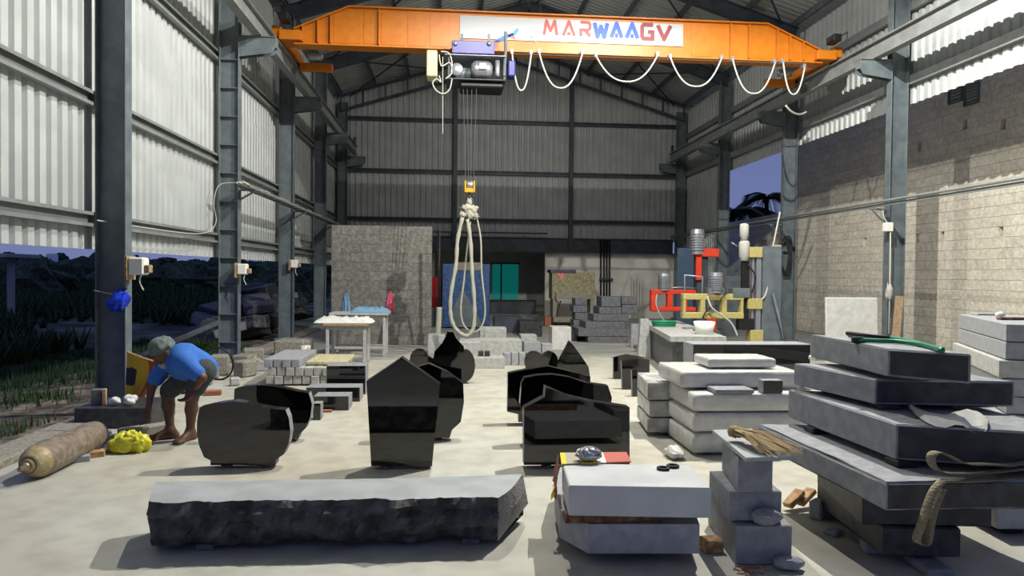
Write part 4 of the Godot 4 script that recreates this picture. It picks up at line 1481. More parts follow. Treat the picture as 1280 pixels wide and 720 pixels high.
# ---------------------------------------------------------------- the rough slab in front
func make_front_slab() -> void:
	var base := at(-0.6, 0.0, 4.15)
	var t := thing("rough_slab", "long rough-edged granite slab with a smooth pale top, lying in front of the headstones", "stone slab", base)
	var n := 64
	var nz := FastNoiseLite.new()
	nz.seed = 8; nz.frequency = 1.7; nz.fractal_octaves = 4
	var x0 := -1.63 + 0.6
	var x1 := 0.27 + 0.6
	var lift := 0.038
	var top := 0.300
	var frontz := func(x: float) -> float: return 0.16 + 0.035 * nz.get_noise_2d(x * 2.0, 3.0) + 0.012 * nz.get_noise_2d(x * 9.0, 8.0)
	var rearz := func(x: float) -> float: return -0.25 - 0.07 * smoothstep(0.3, 1.0, x) + 0.01 * nz.get_noise_2d(x * 3.0, 20.0)
	# smooth top
	var tp := mb(true)
	var m := 10
	var P := func(i: int, j: int) -> Vector3:
		var x := lerpf(x0, x1, float(i) / n)
		var v := float(j) / m
		var z := lerpf(frontz.call(x), rearz.call(x), v)
		var y := top
		if j == 0:
			y -= 0.006 + 0.012 * absf(nz.get_noise_2d(x * 6.0, 50.0))
		if j == m:
			y -= 0.03
		var skew := 0.19 * pow(v, 0.65) * smoothstep(0.75, 1.0, float(i) / n)
		skew -= 0.11 * v * (1.0 - smoothstep(0.0, 0.3, float(i) / n))
		return Vector3(x + skew, y, z)
	for i in n:
		for j in m:
			quad(tp, P.call(i, j), P.call(i + 1, j), P.call(i + 1, j + 1), P.call(i, j + 1))
	part(t, "smooth_top", tp, M.slab_top, "smooth pale sawn top")
	# broken sides and underside
	var sd := mb()
	var m2 := 8
	var Q := func(i: int, j: int) -> Vector3:
		var x := lerpf(x0, x1, float(i) / n)
		var v := float(j) / m2
		var e: Vector3 = P.call(i, 0)
		var y := lerpf(e.y, lift + 0.015 * nz.get_noise_2d(x * 3.0, 70.0), v)
		var rough := 0.0 if j == 0 else 1.0
		return Vector3(e.x + rough * 0.02 * nz.get_noise_2d(x * 8.0, v * 9.0), y, e.z + rough * (0.06 * nz.get_noise_2d(x * 1.6, v * 1.6 + 9.0) + 0.022 * nz.get_noise_2d(x * 6.0, v * 4.0 + 30.0) + 0.03 * sin(PI * v)) - 0.05 * v * v)
	for i in n:
		for j in m2:
			quad(sd, Q.call(i, j + 1), Q.call(i + 1, j + 1), Q.call(i + 1, j), Q.call(i, j))
	for i in n:
		var b0: Vector3 = P.call(i, m)
		var b1: Vector3 = P.call(i + 1, m)
		var c0 := Vector3(b0.x, lift, b0.z + 0.03)
		var c1 := Vector3(b1.x, lift, b1.z + 0.03)
		quad(sd, c1, c0, b0, b1)
		quad(sd, c0, c1, Q.call(i + 1, m2), Q.call(i, m2))
	part(t, "broken_side", sd, M.rock, "dark rough-split side")
	# ends
	for e in [0, n]:
		var en := mb()
		var ring := []
		for j in m + 1:
			ring.append(P.call(e, j))
		var dn := []
		for j in m + 1:
			var v := float(j) / m
			var q: Vector3 = Q.call(e, m2)
			var bz: float = lerpf(q.z, ring[m].z + 0.03, v)
			var xx: float = lerpf(q.x, ring[m].x, v)
			dn.append(Vector3(xx + (0.03 * v if e == n else 0.0), lift + (0.07 * v if e == n else 0.0), bz))
		var mid := []
		for j in m + 1:
			var v := float(j) / m
			mid.append((ring[j] + dn[j]) / 2 + Vector3((0.02 * sin(PI * v) + 0.015 * nz.get_noise_2d(v * 4.0, e)) * (1.0 if e == n else -1.0), 0, 0))
		for j in m:
			for pr in [[ring, mid], [mid, dn]]:
				if e == n:
					quad(en, pr[1][j], pr[1][j + 1], pr[0][j + 1], pr[0][j])
				else:
					quad(en, pr[1][j + 1], pr[1][j], pr[0][j], pr[0][j + 1])
		for j in range(0):
			pass
		part(t, "split_end", en, M.speckle if e == n else M.rock, "speckled grey split end" if e == n else "")
	for x in [-0.75, 0.72]:
		var s := mb()
		box(s, Vector3(x, 0.018, -0.03), Vector3(0.10, 0.036, 0.26), 0.006)
		part(t, "packing_block", s, M.sawn_dark)

# ---------------------------------------------------------------- slabs placed by three corners of their top face
func slab(called: String, label: String, top: float, thick: float, fl: Array, fr: Array, bl: Array, m: Material, group := "", bev := 0.006, chip := 0.0, front: Material = null) -> Node3D:
	var a := on_height(fl[0], fl[1], top)
	var b := on_height(fr[0], fr[1], top)
	var c := on_height(bl[0], bl[1], top)
	return slab_at(called, label, top, thick, a, b, c, m, group, bev, chip, front)
func slab_at(called: String, label: String, top: float, thick: float, a: Vector3, b: Vector3, c: Vector3, m: Material, group := "", bev := 0.006, chip := 0.0, front: Material = null) -> Node3D:
	var mid := (b + c) / 2
	var base := Vector3(mid.x, top - thick, mid.z)
	var st := mb()
	var ring := [a, b, b + c - a, c]
	var nz := FastNoiseLite.new()
	nz.seed = int(top * 1000.0); nz.frequency = 3.0
	# subdivided outline, chamfered at the top and bottom edges
	var pts := []
	for i in 4:
		var p: Vector3 = ring[i]
		var q: Vector3 = ring[(i + 1) % 4]
		var n: int = 1 if chip <= 0.0 else 14
		for k in n:
			pts.append(p.lerp(q, float(k) / n))
	var cen := Vector3(mid.x, 0, mid.z)
	var loop := func(y: float, inset: float, rough: float) -> Array:
		var o := []
		for p in pts:
			var f := Vector3(p.x, 0, p.z)
			var dv := (cen - f).normalized()
			var w := inset + rough * absf(nz.get_noise_3d(f.x * 4.0, y * 5.0, f.z * 4.0))
			o.append(f + dv * w * 1.4 + Vector3(0, y, 0) - base)
		return o
	var lv := [loop.call(top - thick, bev, chip), loop.call(top - thick + bev, 0.0, chip * 0.5), loop.call(top - bev - chip * 0.4, 0.0, chip * 0.3), loop.call(top, bev, chip)]
	var cc := Vector3(0, thick / 2, 0)
	var n2: int = pts.size()
	for l in 3:
		for i in n2:
			var j := (i + 1) % n2
			cquad(st, lv[l][i], lv[l][j], lv[l + 1][j], lv[l + 1][i], cc)
	for i in range(1, n2 - 1):
		ctri(st, lv[0][0], lv[0][i], lv[0][i + 1], cc)
		ctri(st, lv[3][0], lv[3][i], lv[3][i + 1], cc)
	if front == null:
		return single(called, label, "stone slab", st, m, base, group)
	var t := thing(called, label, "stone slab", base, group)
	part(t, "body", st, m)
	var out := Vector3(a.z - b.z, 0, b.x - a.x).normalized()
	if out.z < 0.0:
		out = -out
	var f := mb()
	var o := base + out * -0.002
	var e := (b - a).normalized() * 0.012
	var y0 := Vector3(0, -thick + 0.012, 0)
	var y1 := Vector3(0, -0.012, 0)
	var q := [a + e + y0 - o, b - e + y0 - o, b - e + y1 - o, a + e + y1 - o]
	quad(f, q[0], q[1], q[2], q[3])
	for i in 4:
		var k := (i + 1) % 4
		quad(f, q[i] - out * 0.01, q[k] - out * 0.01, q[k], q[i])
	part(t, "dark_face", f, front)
	return t
func packer(where: Vector3, sz: Vector3, m: Material, label: String, group: String, turn := 0.0) -> MeshInstance3D:
	var st := mb()
	box(st, Vector3(0, sz.y / 2, 0), sz, minf(0.006, sz.y * 0.3))
	return single("packing_block", label, "packing block", st, m, where, group, turn)

func make_front_stack() -> void:
	var G := "two sawn slabs in front of the pointed-crest headstone"
	# lower slab with a clipped corner
	var lo := 0.065
	var tl := 0.222
	var p := [on_height(735.0, 692.0, lo), on_height(874.0, 692.0, lo), on_height(845.0, 612.0, lo), on_height(700.0, 612.0, lo), on_height(693.0, 640.0, lo), on_height(700.0, 672.0, lo)]
	var base := on_height(785.0, 655.0, lo)
	base.y = lo
	var poly := []
	for q in p:
		poly.append(Vector2(q.x - base.x, q.z - base.z))
	var st := mb()
	extr(st, poly, Vector3.ZERO, Vector3(0, tl - lo, 0), Vector3(0, 0, 1))
	single("sawn_slab", "lower grey sawn slab with a clipped corner under the board", "stone slab", st, M.sawn, base, G)
	var pm := on_height(770.0, 672.0)
	for q in [on_height(752.0, 668.0), on_height(846.0, 668.0)]:
		packer(Vector3(q.x, 0, q.z - 0.06), Vector3(0.10, 0.064, 0.32), M.wood, "wooden bearer under the clipped-corner slab", "wooden bearers under the front slabs")
	# board between the slabs
	var b0 := on_height(706.0, 654.0, tl)
	var b1 := on_height(831.0, 654.0, tl)
	var bd := mb()
	box(bd, Vector3(0, 0.025, 0), Vector3(b1.x - b0.x, 0.05, 0.09), 0.005)
	var bo := single("board", "reddish-brown wooden board between the two front slabs", "board", bd, M.wood, Vector3((b0.x + b1.x) / 2, tl + 0.001, b0.z - 0.03))
	packer(Vector3((b0.x + b1.x) / 2 + 0.1, tl + 0.001, b0.z - 0.55), Vector3(0.5, 0.05, 0.08), M.wood, "second board hidden deeper between the two front slabs", "")
	slab("sawn_slab", "upper pale sawn slab holding a yellow-red sack and two rings", 0.436, 0.160, [711, 607], [889, 610], [703, 579], M.slab_pale, G)
	# paper sack draped over the corner
	var dr := thing("paper_sack", "yellow and red printed sack draped over the slab corner", "sack", on_height(712.0, 582.0, 0.438))
	var o := dr.position
	var flatp := mb()
	var A := on_height(702.0, 581.0, 0.440) - o
	var B := on_height(789.0, 578.0, 0.440) - o
	var C := on_height(783.0, 566.0, 0.440) - o
	var D := on_height(700.0, 567.0, 0.440) - o
	var cols := [["yellow_print", 0.0, 0.07, M.yellow_flat], ["grey_print", 0.07, 0.28, flat(Color(0.62, 0.60, 0.52), 0.6)], ["yellow_band", 0.28, 0.52, M.yellow_flat], ["white_print", 0.52, 0.64, M.foam], ["red_print", 0.64, 1.0, M.red_flat]]
	for c in cols:
		var s := mb()
		var a := A.lerp(B, c[1])
		var b := A.lerp(B, c[2])
		var e := D.lerp(C, c[2])
		var f := D.lerp(C, c[1])
		var up := Vector3(0, 0.006, 0)
		for q in [[a + up, b + up, e + up, f + up]]:
			quad(s, q[0], q[1], q[2], q[3])
		for q in [[a, b], [b, e], [e, f], [f, a]]:
			quad(s, q[0], q[1], q[1] + up, q[0] + up)
		part(dr, c[0], s, c[3])
	var hang := mb(true)
	var H := []
	var rows := 7
	var colsn := 6
	for i in rows:
		var row := []
		for j in colsn:
			var e: Vector3 = A.lerp(D, j / 5.0)
			var s := i / float(rows - 1)
			row.append(e + Vector3(-0.03 * s - 0.012 * sin(j * 2.0 + i) * s - 0.015, -0.19 * s * (1.0 - 0.35 * (j / 5.0)) + 0.004, 0.05 * s + 0.015 * cos(j * 1.7 + i)))
		H.append(row)
	for i in rows - 1:
		for j in colsn - 1:
			quad(hang, H[i][j], H[i][j + 1], H[i + 1][j + 1], H[i + 1][j])
	part(dr, "hanging_flap", hang, M.brick)
	var tip := mb(true)
	for i in range(3, rows - 1):
		quad(tip, H[i][0] + Vector3(-0.01, 0, 0.01), H[i][1] + Vector3(-0.01, 0, 0.01), H[i + 1][1] + Vector3(-0.012, 0, 0.01), H[i + 1][0] + Vector3(-0.03, 0, 0.01))
	part(dr, "yellow_flap", tip, M.yellow_flat)
	# ball of steel wool
	var wl := mb(true)
	lump(wl, Vector3(0, 0.035, 0), Vector3(0.07, 0.038, 0.055), 0.5, 5, 10, 3.0)
	var wt := thing("steel_wool", "tangled ball of grey steel wool on the printed sack", "steel wool", on_height(736.0, 575.0, 0.451))
	part(wt, "core", wl, M.bare_metal)
	var r := RandomNumberGenerator.new()
	r.seed = 4
	for k in 26:
		var s := mb()
		var pts := []
		var a := Vector3(r.randf_range(-1, 1), r.randf_range(-0.4, 1), r.randf_range(-1, 1)).normalized()
		var b := a.cross(Vector3(r.randf(), r.randf(), 1)).normalized()
		for i in 9:
			var an := i * 0.42
			var u := a * cos(an) + b * sin(an)
			var y := 0.038 + u.y * 0.040
			pts.append(Vector3(u.x * 0.074, maxf(y, 0.004), u.z * 0.058))
		tube(s, pts, 0.0032, 4)
		part(wt, "strand", s, M.wool)
	for q in [[829.0, 587.0, "black rubber ring on the upper front slab, nearer its pale edge"], [841.0, 584.0, "black rubber ring on the upper front slab, beside the other ring"]]:
		var rg := mb(true)
		var pts := []
		for i in 20:
			var a := TAU * i / 20.0
			pts.append(Vector3(cos(a) * 0.030, 0.008, sin(a) * 0.030))
		tube(rg, pts, 0.008, 8, true)
		single("rubber_ring", q[2], "ring", rg, M.rubber, on_height(q[0], q[1], 0.437), "rubber rings on the front slab")
	# wooden block between the stacks
	packer(on_height(889.0, 688.0), Vector3(0.11, 0.07, 0.10), M.wood_pale, "pale wooden block on the floor between the front slabs and the stepped blocks", "")

func make_tower() -> void:
	var G := "three stepped grey blocks carrying the broom"
	slab("sawn_block", "bottom block of the stepped pile under the broom", 0.215, 0.213, [920, 657], [990, 657], [886, 613], M.sawn_b, G)
	slab("sawn_block", "middle block of the stepped pile under the broom", 0.385, 0.165, [912, 614], [977, 614], [887, 588], M.sawn_b, G)
	slab("sawn_block", "upright top block of the stepped pile under the broom", 0.575, 0.186, [923, 573], [966, 573], [903, 549], M.sawn_b, G)
	slab("thin_plate", "thin pale stone plate on top of the stepped pile", 0.610, 0.022, [932, 572], [990, 570], [890, 537], M.slab_top, "", 0.003)
	packer(on_height(912.0, 556.0, 0.576), Vector3(0.05, 0.011, 0.06), M.sawn_dark, "small packer under the thin stone plate", "")
	# rough stones leaning in the steps
	for q in [[948.0, 648.0, 0.216, Vector3(0.085, 0.045, 0.05), "rounded dark stone lying on the bottom step of the pile"], [974.0, 702.0, 0.0, Vector3(0.085, 0.035, 0.05), "dark rough stone on the floor before the stepped pile"]]:
		var st := mb()
		lump(st, Vector3(0, q[3].y * 0.92, 0), q[3], 0.25, 3 + int(q[0]), 8, 1.5)
		single("rough_stone", q[4], "stone", st, M.sawn_b, on_height(q[0], q[1], q[2]) + Vector3(0, 0.006, 0.11), "")
	# broom of straw
	var a := on_height(912.0, 545.0, 0.63)
	var b := on_height(980.0, 566.0, 0.63)
	var t := thing("straw_broom", "short straw broom lying on the stepped stone pile", "broom", a)
	var r := RandomNumberGenerator.new()
	r.seed = 6
	var v := b - a
	var side := Vector3(-v.z, 0, v.x).normalized()
	var hd := mb(true)
	lump(hd, v * 0.12 + Vector3(0, 0.035, 0), Vector3(0.05, 0.034, 0.04), 0.4, 9, 8, 2.0)
	part(t, "bound_handle", hd, mottled(Color(0.60, 0.54, 0.34), 0.2, 0.1, 0.9, 6.0))
	for g in 6:
		var s := mb()
		for k in 34:
			var u := r.randf_range(-1.0, 1.0)
			var st := v * 0.10 + side * u * 0.02 + Vector3(0, 0.02 + r.randf() * 0.035, 0)
			var len := r.randf_range(0.7, 1.12)
			var en := v * len + side * (u * 0.10 + r.randf_range(-0.02, 0.02)) + Vector3(0, r.randf_range(-0.012, 0.03), 0)
			var md := (st + en) / 2 + Vector3(0, 0.015 + r.randf() * 0.02, 0)
			tube(s, [st, md, en], [0.0026, 0.0022, 0.0014], 3)
		part(t, "straw_bunch", s, M.straw)
	var ch := mb()
	for k in 60:
		var c := on_height(938.0 + r.randfn(0.0, 11.0), 711.0 + r.randfn(0.0, 4.5))
		box(ch, c + Vector3(0, 0.004, 0), Vector3(0.012 + r.randf() * 0.02, 0.005, 0.006), 0.0, Transform3D(Basis(Vector3.UP, 0.0), Vector3.ZERO))
	var wc := single("wood_chips", "scatter of brown wood chips on the floor before the stepped pile", "wood chips", ch, M.wood_pale)
	wc.set_meta("kind", "stuff")
	# wooden wedges behind
	for q in [[995.0, 636.0, 0.5, "split wooden wedge beside the stepped pile"], [1009.0, 634.0, 0.45, "split wooden wedge leaning beside the big slab stack"]]:
		var st := mb()
		box(st, Vector3(0, 0.05, 0), Vector3(0.16, 0.035, 0.07), 0.004)
		var o := single("wood_wedge", q[3], "wood", st, M.wood_pale, on_height(q[0], q[1]) + Vector3(0, 0.03, 0), "")
		o.rotation = Vector3(0, 0.5, q[2])

func make_big_stack() -> void:
	var G := "slabs in the big dark stack with the green hose"
	# from the floor upwards
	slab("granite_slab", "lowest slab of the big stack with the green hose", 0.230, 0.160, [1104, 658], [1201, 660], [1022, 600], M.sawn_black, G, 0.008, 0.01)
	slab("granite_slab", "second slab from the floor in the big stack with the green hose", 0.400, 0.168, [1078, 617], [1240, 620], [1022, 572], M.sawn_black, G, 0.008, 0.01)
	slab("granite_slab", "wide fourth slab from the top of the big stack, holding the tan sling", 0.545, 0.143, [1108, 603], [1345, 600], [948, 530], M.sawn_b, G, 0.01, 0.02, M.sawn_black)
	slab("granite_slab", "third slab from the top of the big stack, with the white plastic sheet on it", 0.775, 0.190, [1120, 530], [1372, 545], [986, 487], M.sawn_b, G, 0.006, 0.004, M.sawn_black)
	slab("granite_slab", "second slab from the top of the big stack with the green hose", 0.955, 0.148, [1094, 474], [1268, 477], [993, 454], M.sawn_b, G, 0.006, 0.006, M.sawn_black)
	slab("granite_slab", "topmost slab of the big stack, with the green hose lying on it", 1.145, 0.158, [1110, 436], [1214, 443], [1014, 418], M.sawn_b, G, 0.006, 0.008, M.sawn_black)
	# packers in the joints
	for q in [[1095, 690, 0.0, 0.069, 0.10], [1185, 690, 0.0, 0.069, 0.10], [1050, 655, 0.0, 0.069, 0.10]]:
		packer(on_height(q[0], q[1], q[2]) + Vector3(0.03, 0, -0.15), Vector3(0.14, q[3], 0.14), M.sawn_dark, "stone packer on the floor under the big slab stack", "stone packers under the big slab stack")
	for q in [[1128, 588, 0.546, 0.037, "black wedge between slabs in the joint above the tan sling"], [1260, 590, 0.546, 0.037, "black wedge deep in the joint above the tan sling"], [1020, 545, 0.546, 0.037, "stone chip at the rear of the joint above the tan sling"]]:
		packer(on_height(q[0], q[1], q[2]) + Vector3(0.06, 0.001, -0.10), Vector3(0.12, q[3], 0.12), M.black_metal, q[4], "")
	var s2c := on_height(1268.0, 477.0, 0.955) + Vector3(-0.25, 0, -0.30)
	packer(Vector3(s2c.x, 0.777, s2c.z), Vector3(0.12, 0.029, 0.12), M.sawn_black, "thin packer under the far end of the second slab from the top", "")
	for q in [[1110, 522, 0.776, 0.029, "thin packer under the second slab from the top"], [1040, 500, 0.776, 0.029, "thin packer at the rear under the second slab from the top"]]:
		packer(on_height(q[0], q[1], q[2]) + Vector3(0.16, 0.001, -0.28), Vector3(0.12, q[3], 0.12), M.sawn_black, q[4], "")
	for q in [[1110, 470, 0.956, 0.029, "white packing pad under the topmost slab"], [1190, 474, 0.956, 0.029, "packing pad under the right end of the topmost slab"], [1025, 452, 0.956, 0.029, "packing pad under the rear of the topmost slab"]]:
		packer(on_height(q[0], q[1], q[2]) + Vector3(0.03, 0.001, -0.08), Vector3(0.10, q[3], 0.10), M.foam, q[4], "")
	# green hose with steel lance on top
	var y := 1.162
	var hs := thing("hose_lance", "green hose with a dark steel lance lying on the topmost slab", "hose", on_height(1110.0, 432.0, 1.146))
	var o := hs.position
	for q in [[[1061, 419], [1085, 421], [1110, 422], [1140, 427], [1170, 435], [1178, 437]], [[1070, 425], [1100, 426], [1125, 427], [1155, 431], [1178, 438]]]:
		var pts := []
		for c in q:
			pts.append(on_height(c[0], c[1], y) - o)
		var st := mb(true)
		tube(st, smooth_line(pts), 0.014, 8)
		part(hs, "hose", st, M.green_hose)
	var ln := mb(true)
	tube(ln, [on_height(1058, 416.5, y + 0.02) - o, on_height(1112, 422, y + 0.012) - o], 0.014, 8)
	part(hs, "lance", ln, M.black_metal)
	var gr := mb()
	box(gr, on_height(1073, 425, y) - o, Vector3(0.08, 0.04, 0.035), 0.006)
	part(hs, "trigger_valve", gr, M.black_metal)
	# white plastic sheet
	var ps := thing("plastic_sheet", "crumpled white plastic sheet on the third slab of the big stack", "plastic sheet", on_height(1185.0, 525.0, 0.778))
	var po := ps.position
	var s := mb(true)
	var upper := [[1131, 503], [1142, 511], [1155, 516], [1168, 518], [1182, 519], [1196, 515], [1210, 511], [1222, 513], [1232, 521], [1237, 529]]
	var lower := [[1133, 507], [1146, 520], [1158, 528], [1170, 533], [1182, 535], [1194, 531], [1204, 532], [1213, 539], [1226, 545], [1234, 536]]
	var m := 8
	var P := func(i: int, j: int) -> Vector3:
		var v := j / float(m)
		var hi: Vector3 = on_height(upper[i][0], upper[i][1], 0.786)
		if -hi.z > 4.12:
			hi = on_depth(upper[i][0], upper[i][1], 4.12)
		var edge_a := on_height(1120.0, 530.0, 0.775)
		var edge_b := on_height(1372.0, 545.0, 0.775)
		var u: float = (lower[i][0] - 1120.0) / 252.0
		var lo: Vector3 = on_height(lower[i][0], lower[i][1], 0.786)
		if lower[i][1] > 530.0 + u * 15.0 - 1.0:
			lo = on_depth(lower[i][0], lower[i][1], -lerpf(edge_a.z, edge_b.z, u * 0.95) - 0.015)
		var q := hi.lerp(lo, v)
		return q - po + Vector3(0, 0.012 * absf(sin(v * 8.0 + i * 0.9)) * sin(PI * v) + 0.02 * sin(PI * v), 0.0)
	for i in 9:
		for j in m:
			quad(s, P.call(i, j), P.call(i, j + 1), P.call(i + 1, j + 1), P.call(i + 1, j))
	part(ps, "sheet", s, M.film)
	var bt := mb(true)
	lump(bt, Vector3(0, 0.012, 0), Vector3(0.13, 0.012, 0.03), 0.4, 14, 8, 1.0)
	single("blue_rag", "bright blue plastic rag tucked behind the white plastic sheet", "rag", bt, flat(Color(0.05, 0.22, 0.50), 0.4), on_height(1222.0, 509.0, 0.776) + Vector3(0.02, 0.003, 0.02))
	# lifting slings of tan webbing
	var sl := thing("webbing_sling", "tan webbing sling whose loop hangs over the fourth slab edge", "sling", on_height(1180.0, 600.0, 0.548))
	ribbon(sl, "strap", [[1300, 594, 0.552, 0.0], [1250, 598, 0.552, 0.0], [1205, 601, 0.554, 0.0], [1180, 601, 0.556, 0.0]], 0.05, Vector3(0, 0, 1), M.webbing_tan)
	var fd := -on_height(1180.0, 606.0, 0.545).z - 0.05
	var lp := []
	for c in [[1178, 601], [1168, 612], [1160, 630], [1152, 655], [1146, 672], [1148, 679], [1155, 680], [1160, 674], [1164, 650], [1170, 628], [1178, 610]]:
		lp.append(on_depth(c[0], c[1], fd) - sl.position)
	ribbon_pts(sl, "loop", smooth_line(lp, 4), 0.045, M.webbing_tan)
	var s2 := thing("webbing_sling", "grey-tan webbing sling with a curled eye in the slab joint", "sling", on_height(1190.0, 585.0, 0.548))
	var l2 := []
	for c in [[1300, 574], [1270, 580], [1235, 580], [1205, 579], [1185, 569], [1172, 565], [1164, 570], [1166, 582], [1178, 590], [1210, 592], [1255, 588], [1300, 582]]:
		l2.append(on_depth(c[0], c[1], fd + 0.14) - s2.position)
	ribbon_pts(s2, "strap", smooth_line(l2, 4), 0.05, M.webbing_tan)
	# chips of stone around the foot
	for q in [[1160.0, 712.0, Vector3(0.26, 0.05, 0.14), "flat pale offcut on the floor in front of the big stack"], [1088.0, 690.0, Vector3(0.10, 0.07, 0.09), "broken stone corner on the floor by the big stack"], [1042.0, 668.0, Vector3(0.10, 0.03, 0.08), "small stone chip on the floor left of the big stack"], [1022.0, 648.0, Vector3(0.08, 0.12, 0.10), "rough dark lump of stone behind the big stack corner"]]:
		var st := mb()
		box(st, Vector3(0, q[2].y * 0.5, 0), q[2], 0.012, Transform3D(Basis(Vector3.UP, q[0] * 0.7), Vector3.ZERO))
		single("stone_chip", q[3], "stone", st, M.sawn_b, on_height(q[0], q[1]), "")
func ribbon(parent: Node3D, called: String, pts: Array, w: float, side: Vector3, m: Material) -> void:
	var out := []
	for p in pts:
		out.append(on_height(p[0], p[1], p[2]) - parent.position)
	var st := mb()
	for i in out.size() - 1:
		quad(st, out[i] + side * w / 2, out[i + 1] + side * w / 2, out[i + 1] - side * w / 2, out[i] - side * w / 2)
		var dn := Vector3(0, -0.004, 0)
		quad(st, out[i] + side * w / 2, out[i] + side * w / 2 + dn, out[i + 1] + side * w / 2 + dn, out[i + 1] + side * w / 2)
	part(parent, called, st, m)
func ribbon_pts(parent: Node3D, called: String, pts: Array, w: float, m: Material) -> void:
	var st := mb(true)
	for i in pts.size() - 1:
		var a: Vector3 = pts[i]
		var b: Vector3 = pts[i + 1]
		var s := Vector3(0.35, 0, 0.94) * w / 2
		var nn := (b - a).cross(s).normalized() * 0.002
		quad(st, a + s + nn, b + s + nn, b - s + nn, a - s + nn)
		quad(st, a - s - nn, b - s - nn, b + s - nn, a + s - nn)
		quad(st, a + s - nn, b + s - nn, b + s + nn, a + s + nn)
		quad(st, a - s + nn, b - s + nn, b - s - nn, a - s - nn)
	part(parent, called, st, m)

func make_wrapped_stacks() -> void:
	var G := "three pale marbled slabs beside the small panels"
	var hs := [[0.155, 0.135, 512], [0.32, 0.15, 484], [0.50, 0.165, 456]]
	var d0 := 6.70
	var names := ["lowest", "middle", "topmost"]
	for i in 3:
		var top: float = hs[i][0] + 0.02
		var a := at(1.88 + (0.02 if i == 1 else 0.0), top, d0)
		var b := at(3.0, top, d0 - 0.05)
		var c := at(on_depth(797.0, 460.0, d0 + 0.7).x, top, d0 + 0.7)
		slab_at("marbled_slab", "%s of three pale marbled slabs beside the small black panels" % names[i], top, hs[i][1], a, b, c, M.marble, G, 0.008)
	for i in 3:
		var y: float = 0.0 if i == 0 else hs[i - 1][0] + 0.021
		var hgt: float = (hs[i][0] + 0.02 - hs[i][1]) - y - 0.001
		for x in [2.1, 2.8]:
			packer(at(x, y, d0 + 0.35), Vector3(0.08, hgt, 0.6), M.wood, "wooden bearer under the %s slab of the marbled stack" % names[i], "wooden bearers in the marbled stack")
	# five film-wrapped slabs
	var G2 := "film-wrapped slabs behind the broom"
	var lv := [["film-wrapped slab at the foot of the wrapped stack behind the broom", 0.19, 0.165, [866, 548], [1010, 548], [850, 536]], ["second film-wrapped slab from the floor behind the broom", 0.365, 0.155, [866, 526], [1010, 525], [846, 512]], ["third film-wrapped slab, with a black block standing on it", 0.535, 0.150, [866, 496], [1014, 496], [848, 482]], ["fourth film-wrapped slab, under the small wrapped topmost one", 0.70, 0.145, [850, 466], [1000, 466], [841, 456]], ["small film-wrapped slab on top of the wrapped stack", 0.80, 0.085, [884, 452], [968, 452], [876, 445]]]
	var dd := [5.95, 5.95, 5.95, 6.15, 6.3]
	var dp := [0.7, 0.7, 0.7, 0.7, 0.4]
	var xs := [[2.02, 3.15], [2.02, 3.15], [2.04, 3.2], [1.98, 3.1], [2.22, 2.86]]
	for i in 5:
		var q: Array = lv[i]
		var top: float = q[1]
		var px: float = q[3][0]
		var p := on_depth(px, 480.0, dd[i])
		var x0 := p.x
		var x1 := on_depth(q[4][0], 480.0, dd[i]).x
		var a := at(x0, top, dd[i])
		var b := at(x1, top, dd[i])
		var c := at(x0 + 0.02, top, dd[i] + dp[i])
		wrapped_slab(q[0], top, q[2], a, b, c, G2, i)
	for i in 5:
		var y: float = 0.0 if i == 0 else lv[i - 1][1] + 0.001
		var hgt: float = lv[i][1] - lv[i][2] - y - 0.002
		for u in [0.18, 0.85]:
			var xx := lerpf(on_depth(lv[i][3][0], 480.0, dd[i]).x, on_depth(lv[i][4][0], 480.0, dd[i]).x, u)
			packer(at(xx, y, dd[i] + 0.22), Vector3(0.08, maxf(hgt, 0.004), 0.28), M.wood, "wooden bearer under the %s slab of the film-wrapped stack" % ["lowest", "second", "third", "fourth", "small topmost"][i], "wooden bearers in the wrapped stack")
	# loose things on it
	var th := mb()
	box(th, Vector3(0, 0.02, 0), Vector3(0.34, 0.035, 0.22), 0.004)
	single("offcut_plate", "thin grey plate lying on the wrapped stack beside the black block", "stone slab", th, M.sawn_b, on_depth(917.0, 494.0, 5.95) * Vector3(1, 0, 1) + Vector3(0, 0.540, -0.08))
	var bb := on_depth(967.0, 495.0, 5.95)
	var t := thing("black_block", "small black polished block standing on the wrapped stack", "stone block", Vector3(bb.x, 0.539, bb.z - 0.02))
	var s := mb()
	box(s, Vector3(0, 0.055, -0.05), Vector3(0.18, 0.11, 0.10), 0.003)
	part(t, "body", s, M.sawn_b)
	var f := mb()
	box(f, Vector3(0.005, 0.053, 0.003), Vector3(0.165, 0.098, 0.006), 0.001)
	part(t, "polished_face", f, M.black)
	# torn film lying at the foot
	var tf := mb(true)
	lump(tf, Vector3(0, 0.045, 0), Vector3(0.07, 0.055, 0.12), 0.5, 17, 10, 0.9)
	single("torn_film", "torn white film bunched at the foot of the wrapped stack", "plastic film", tf, M.film, on_height(846.0, 572.0) + Vector3(-0.02, 0, 0.0))
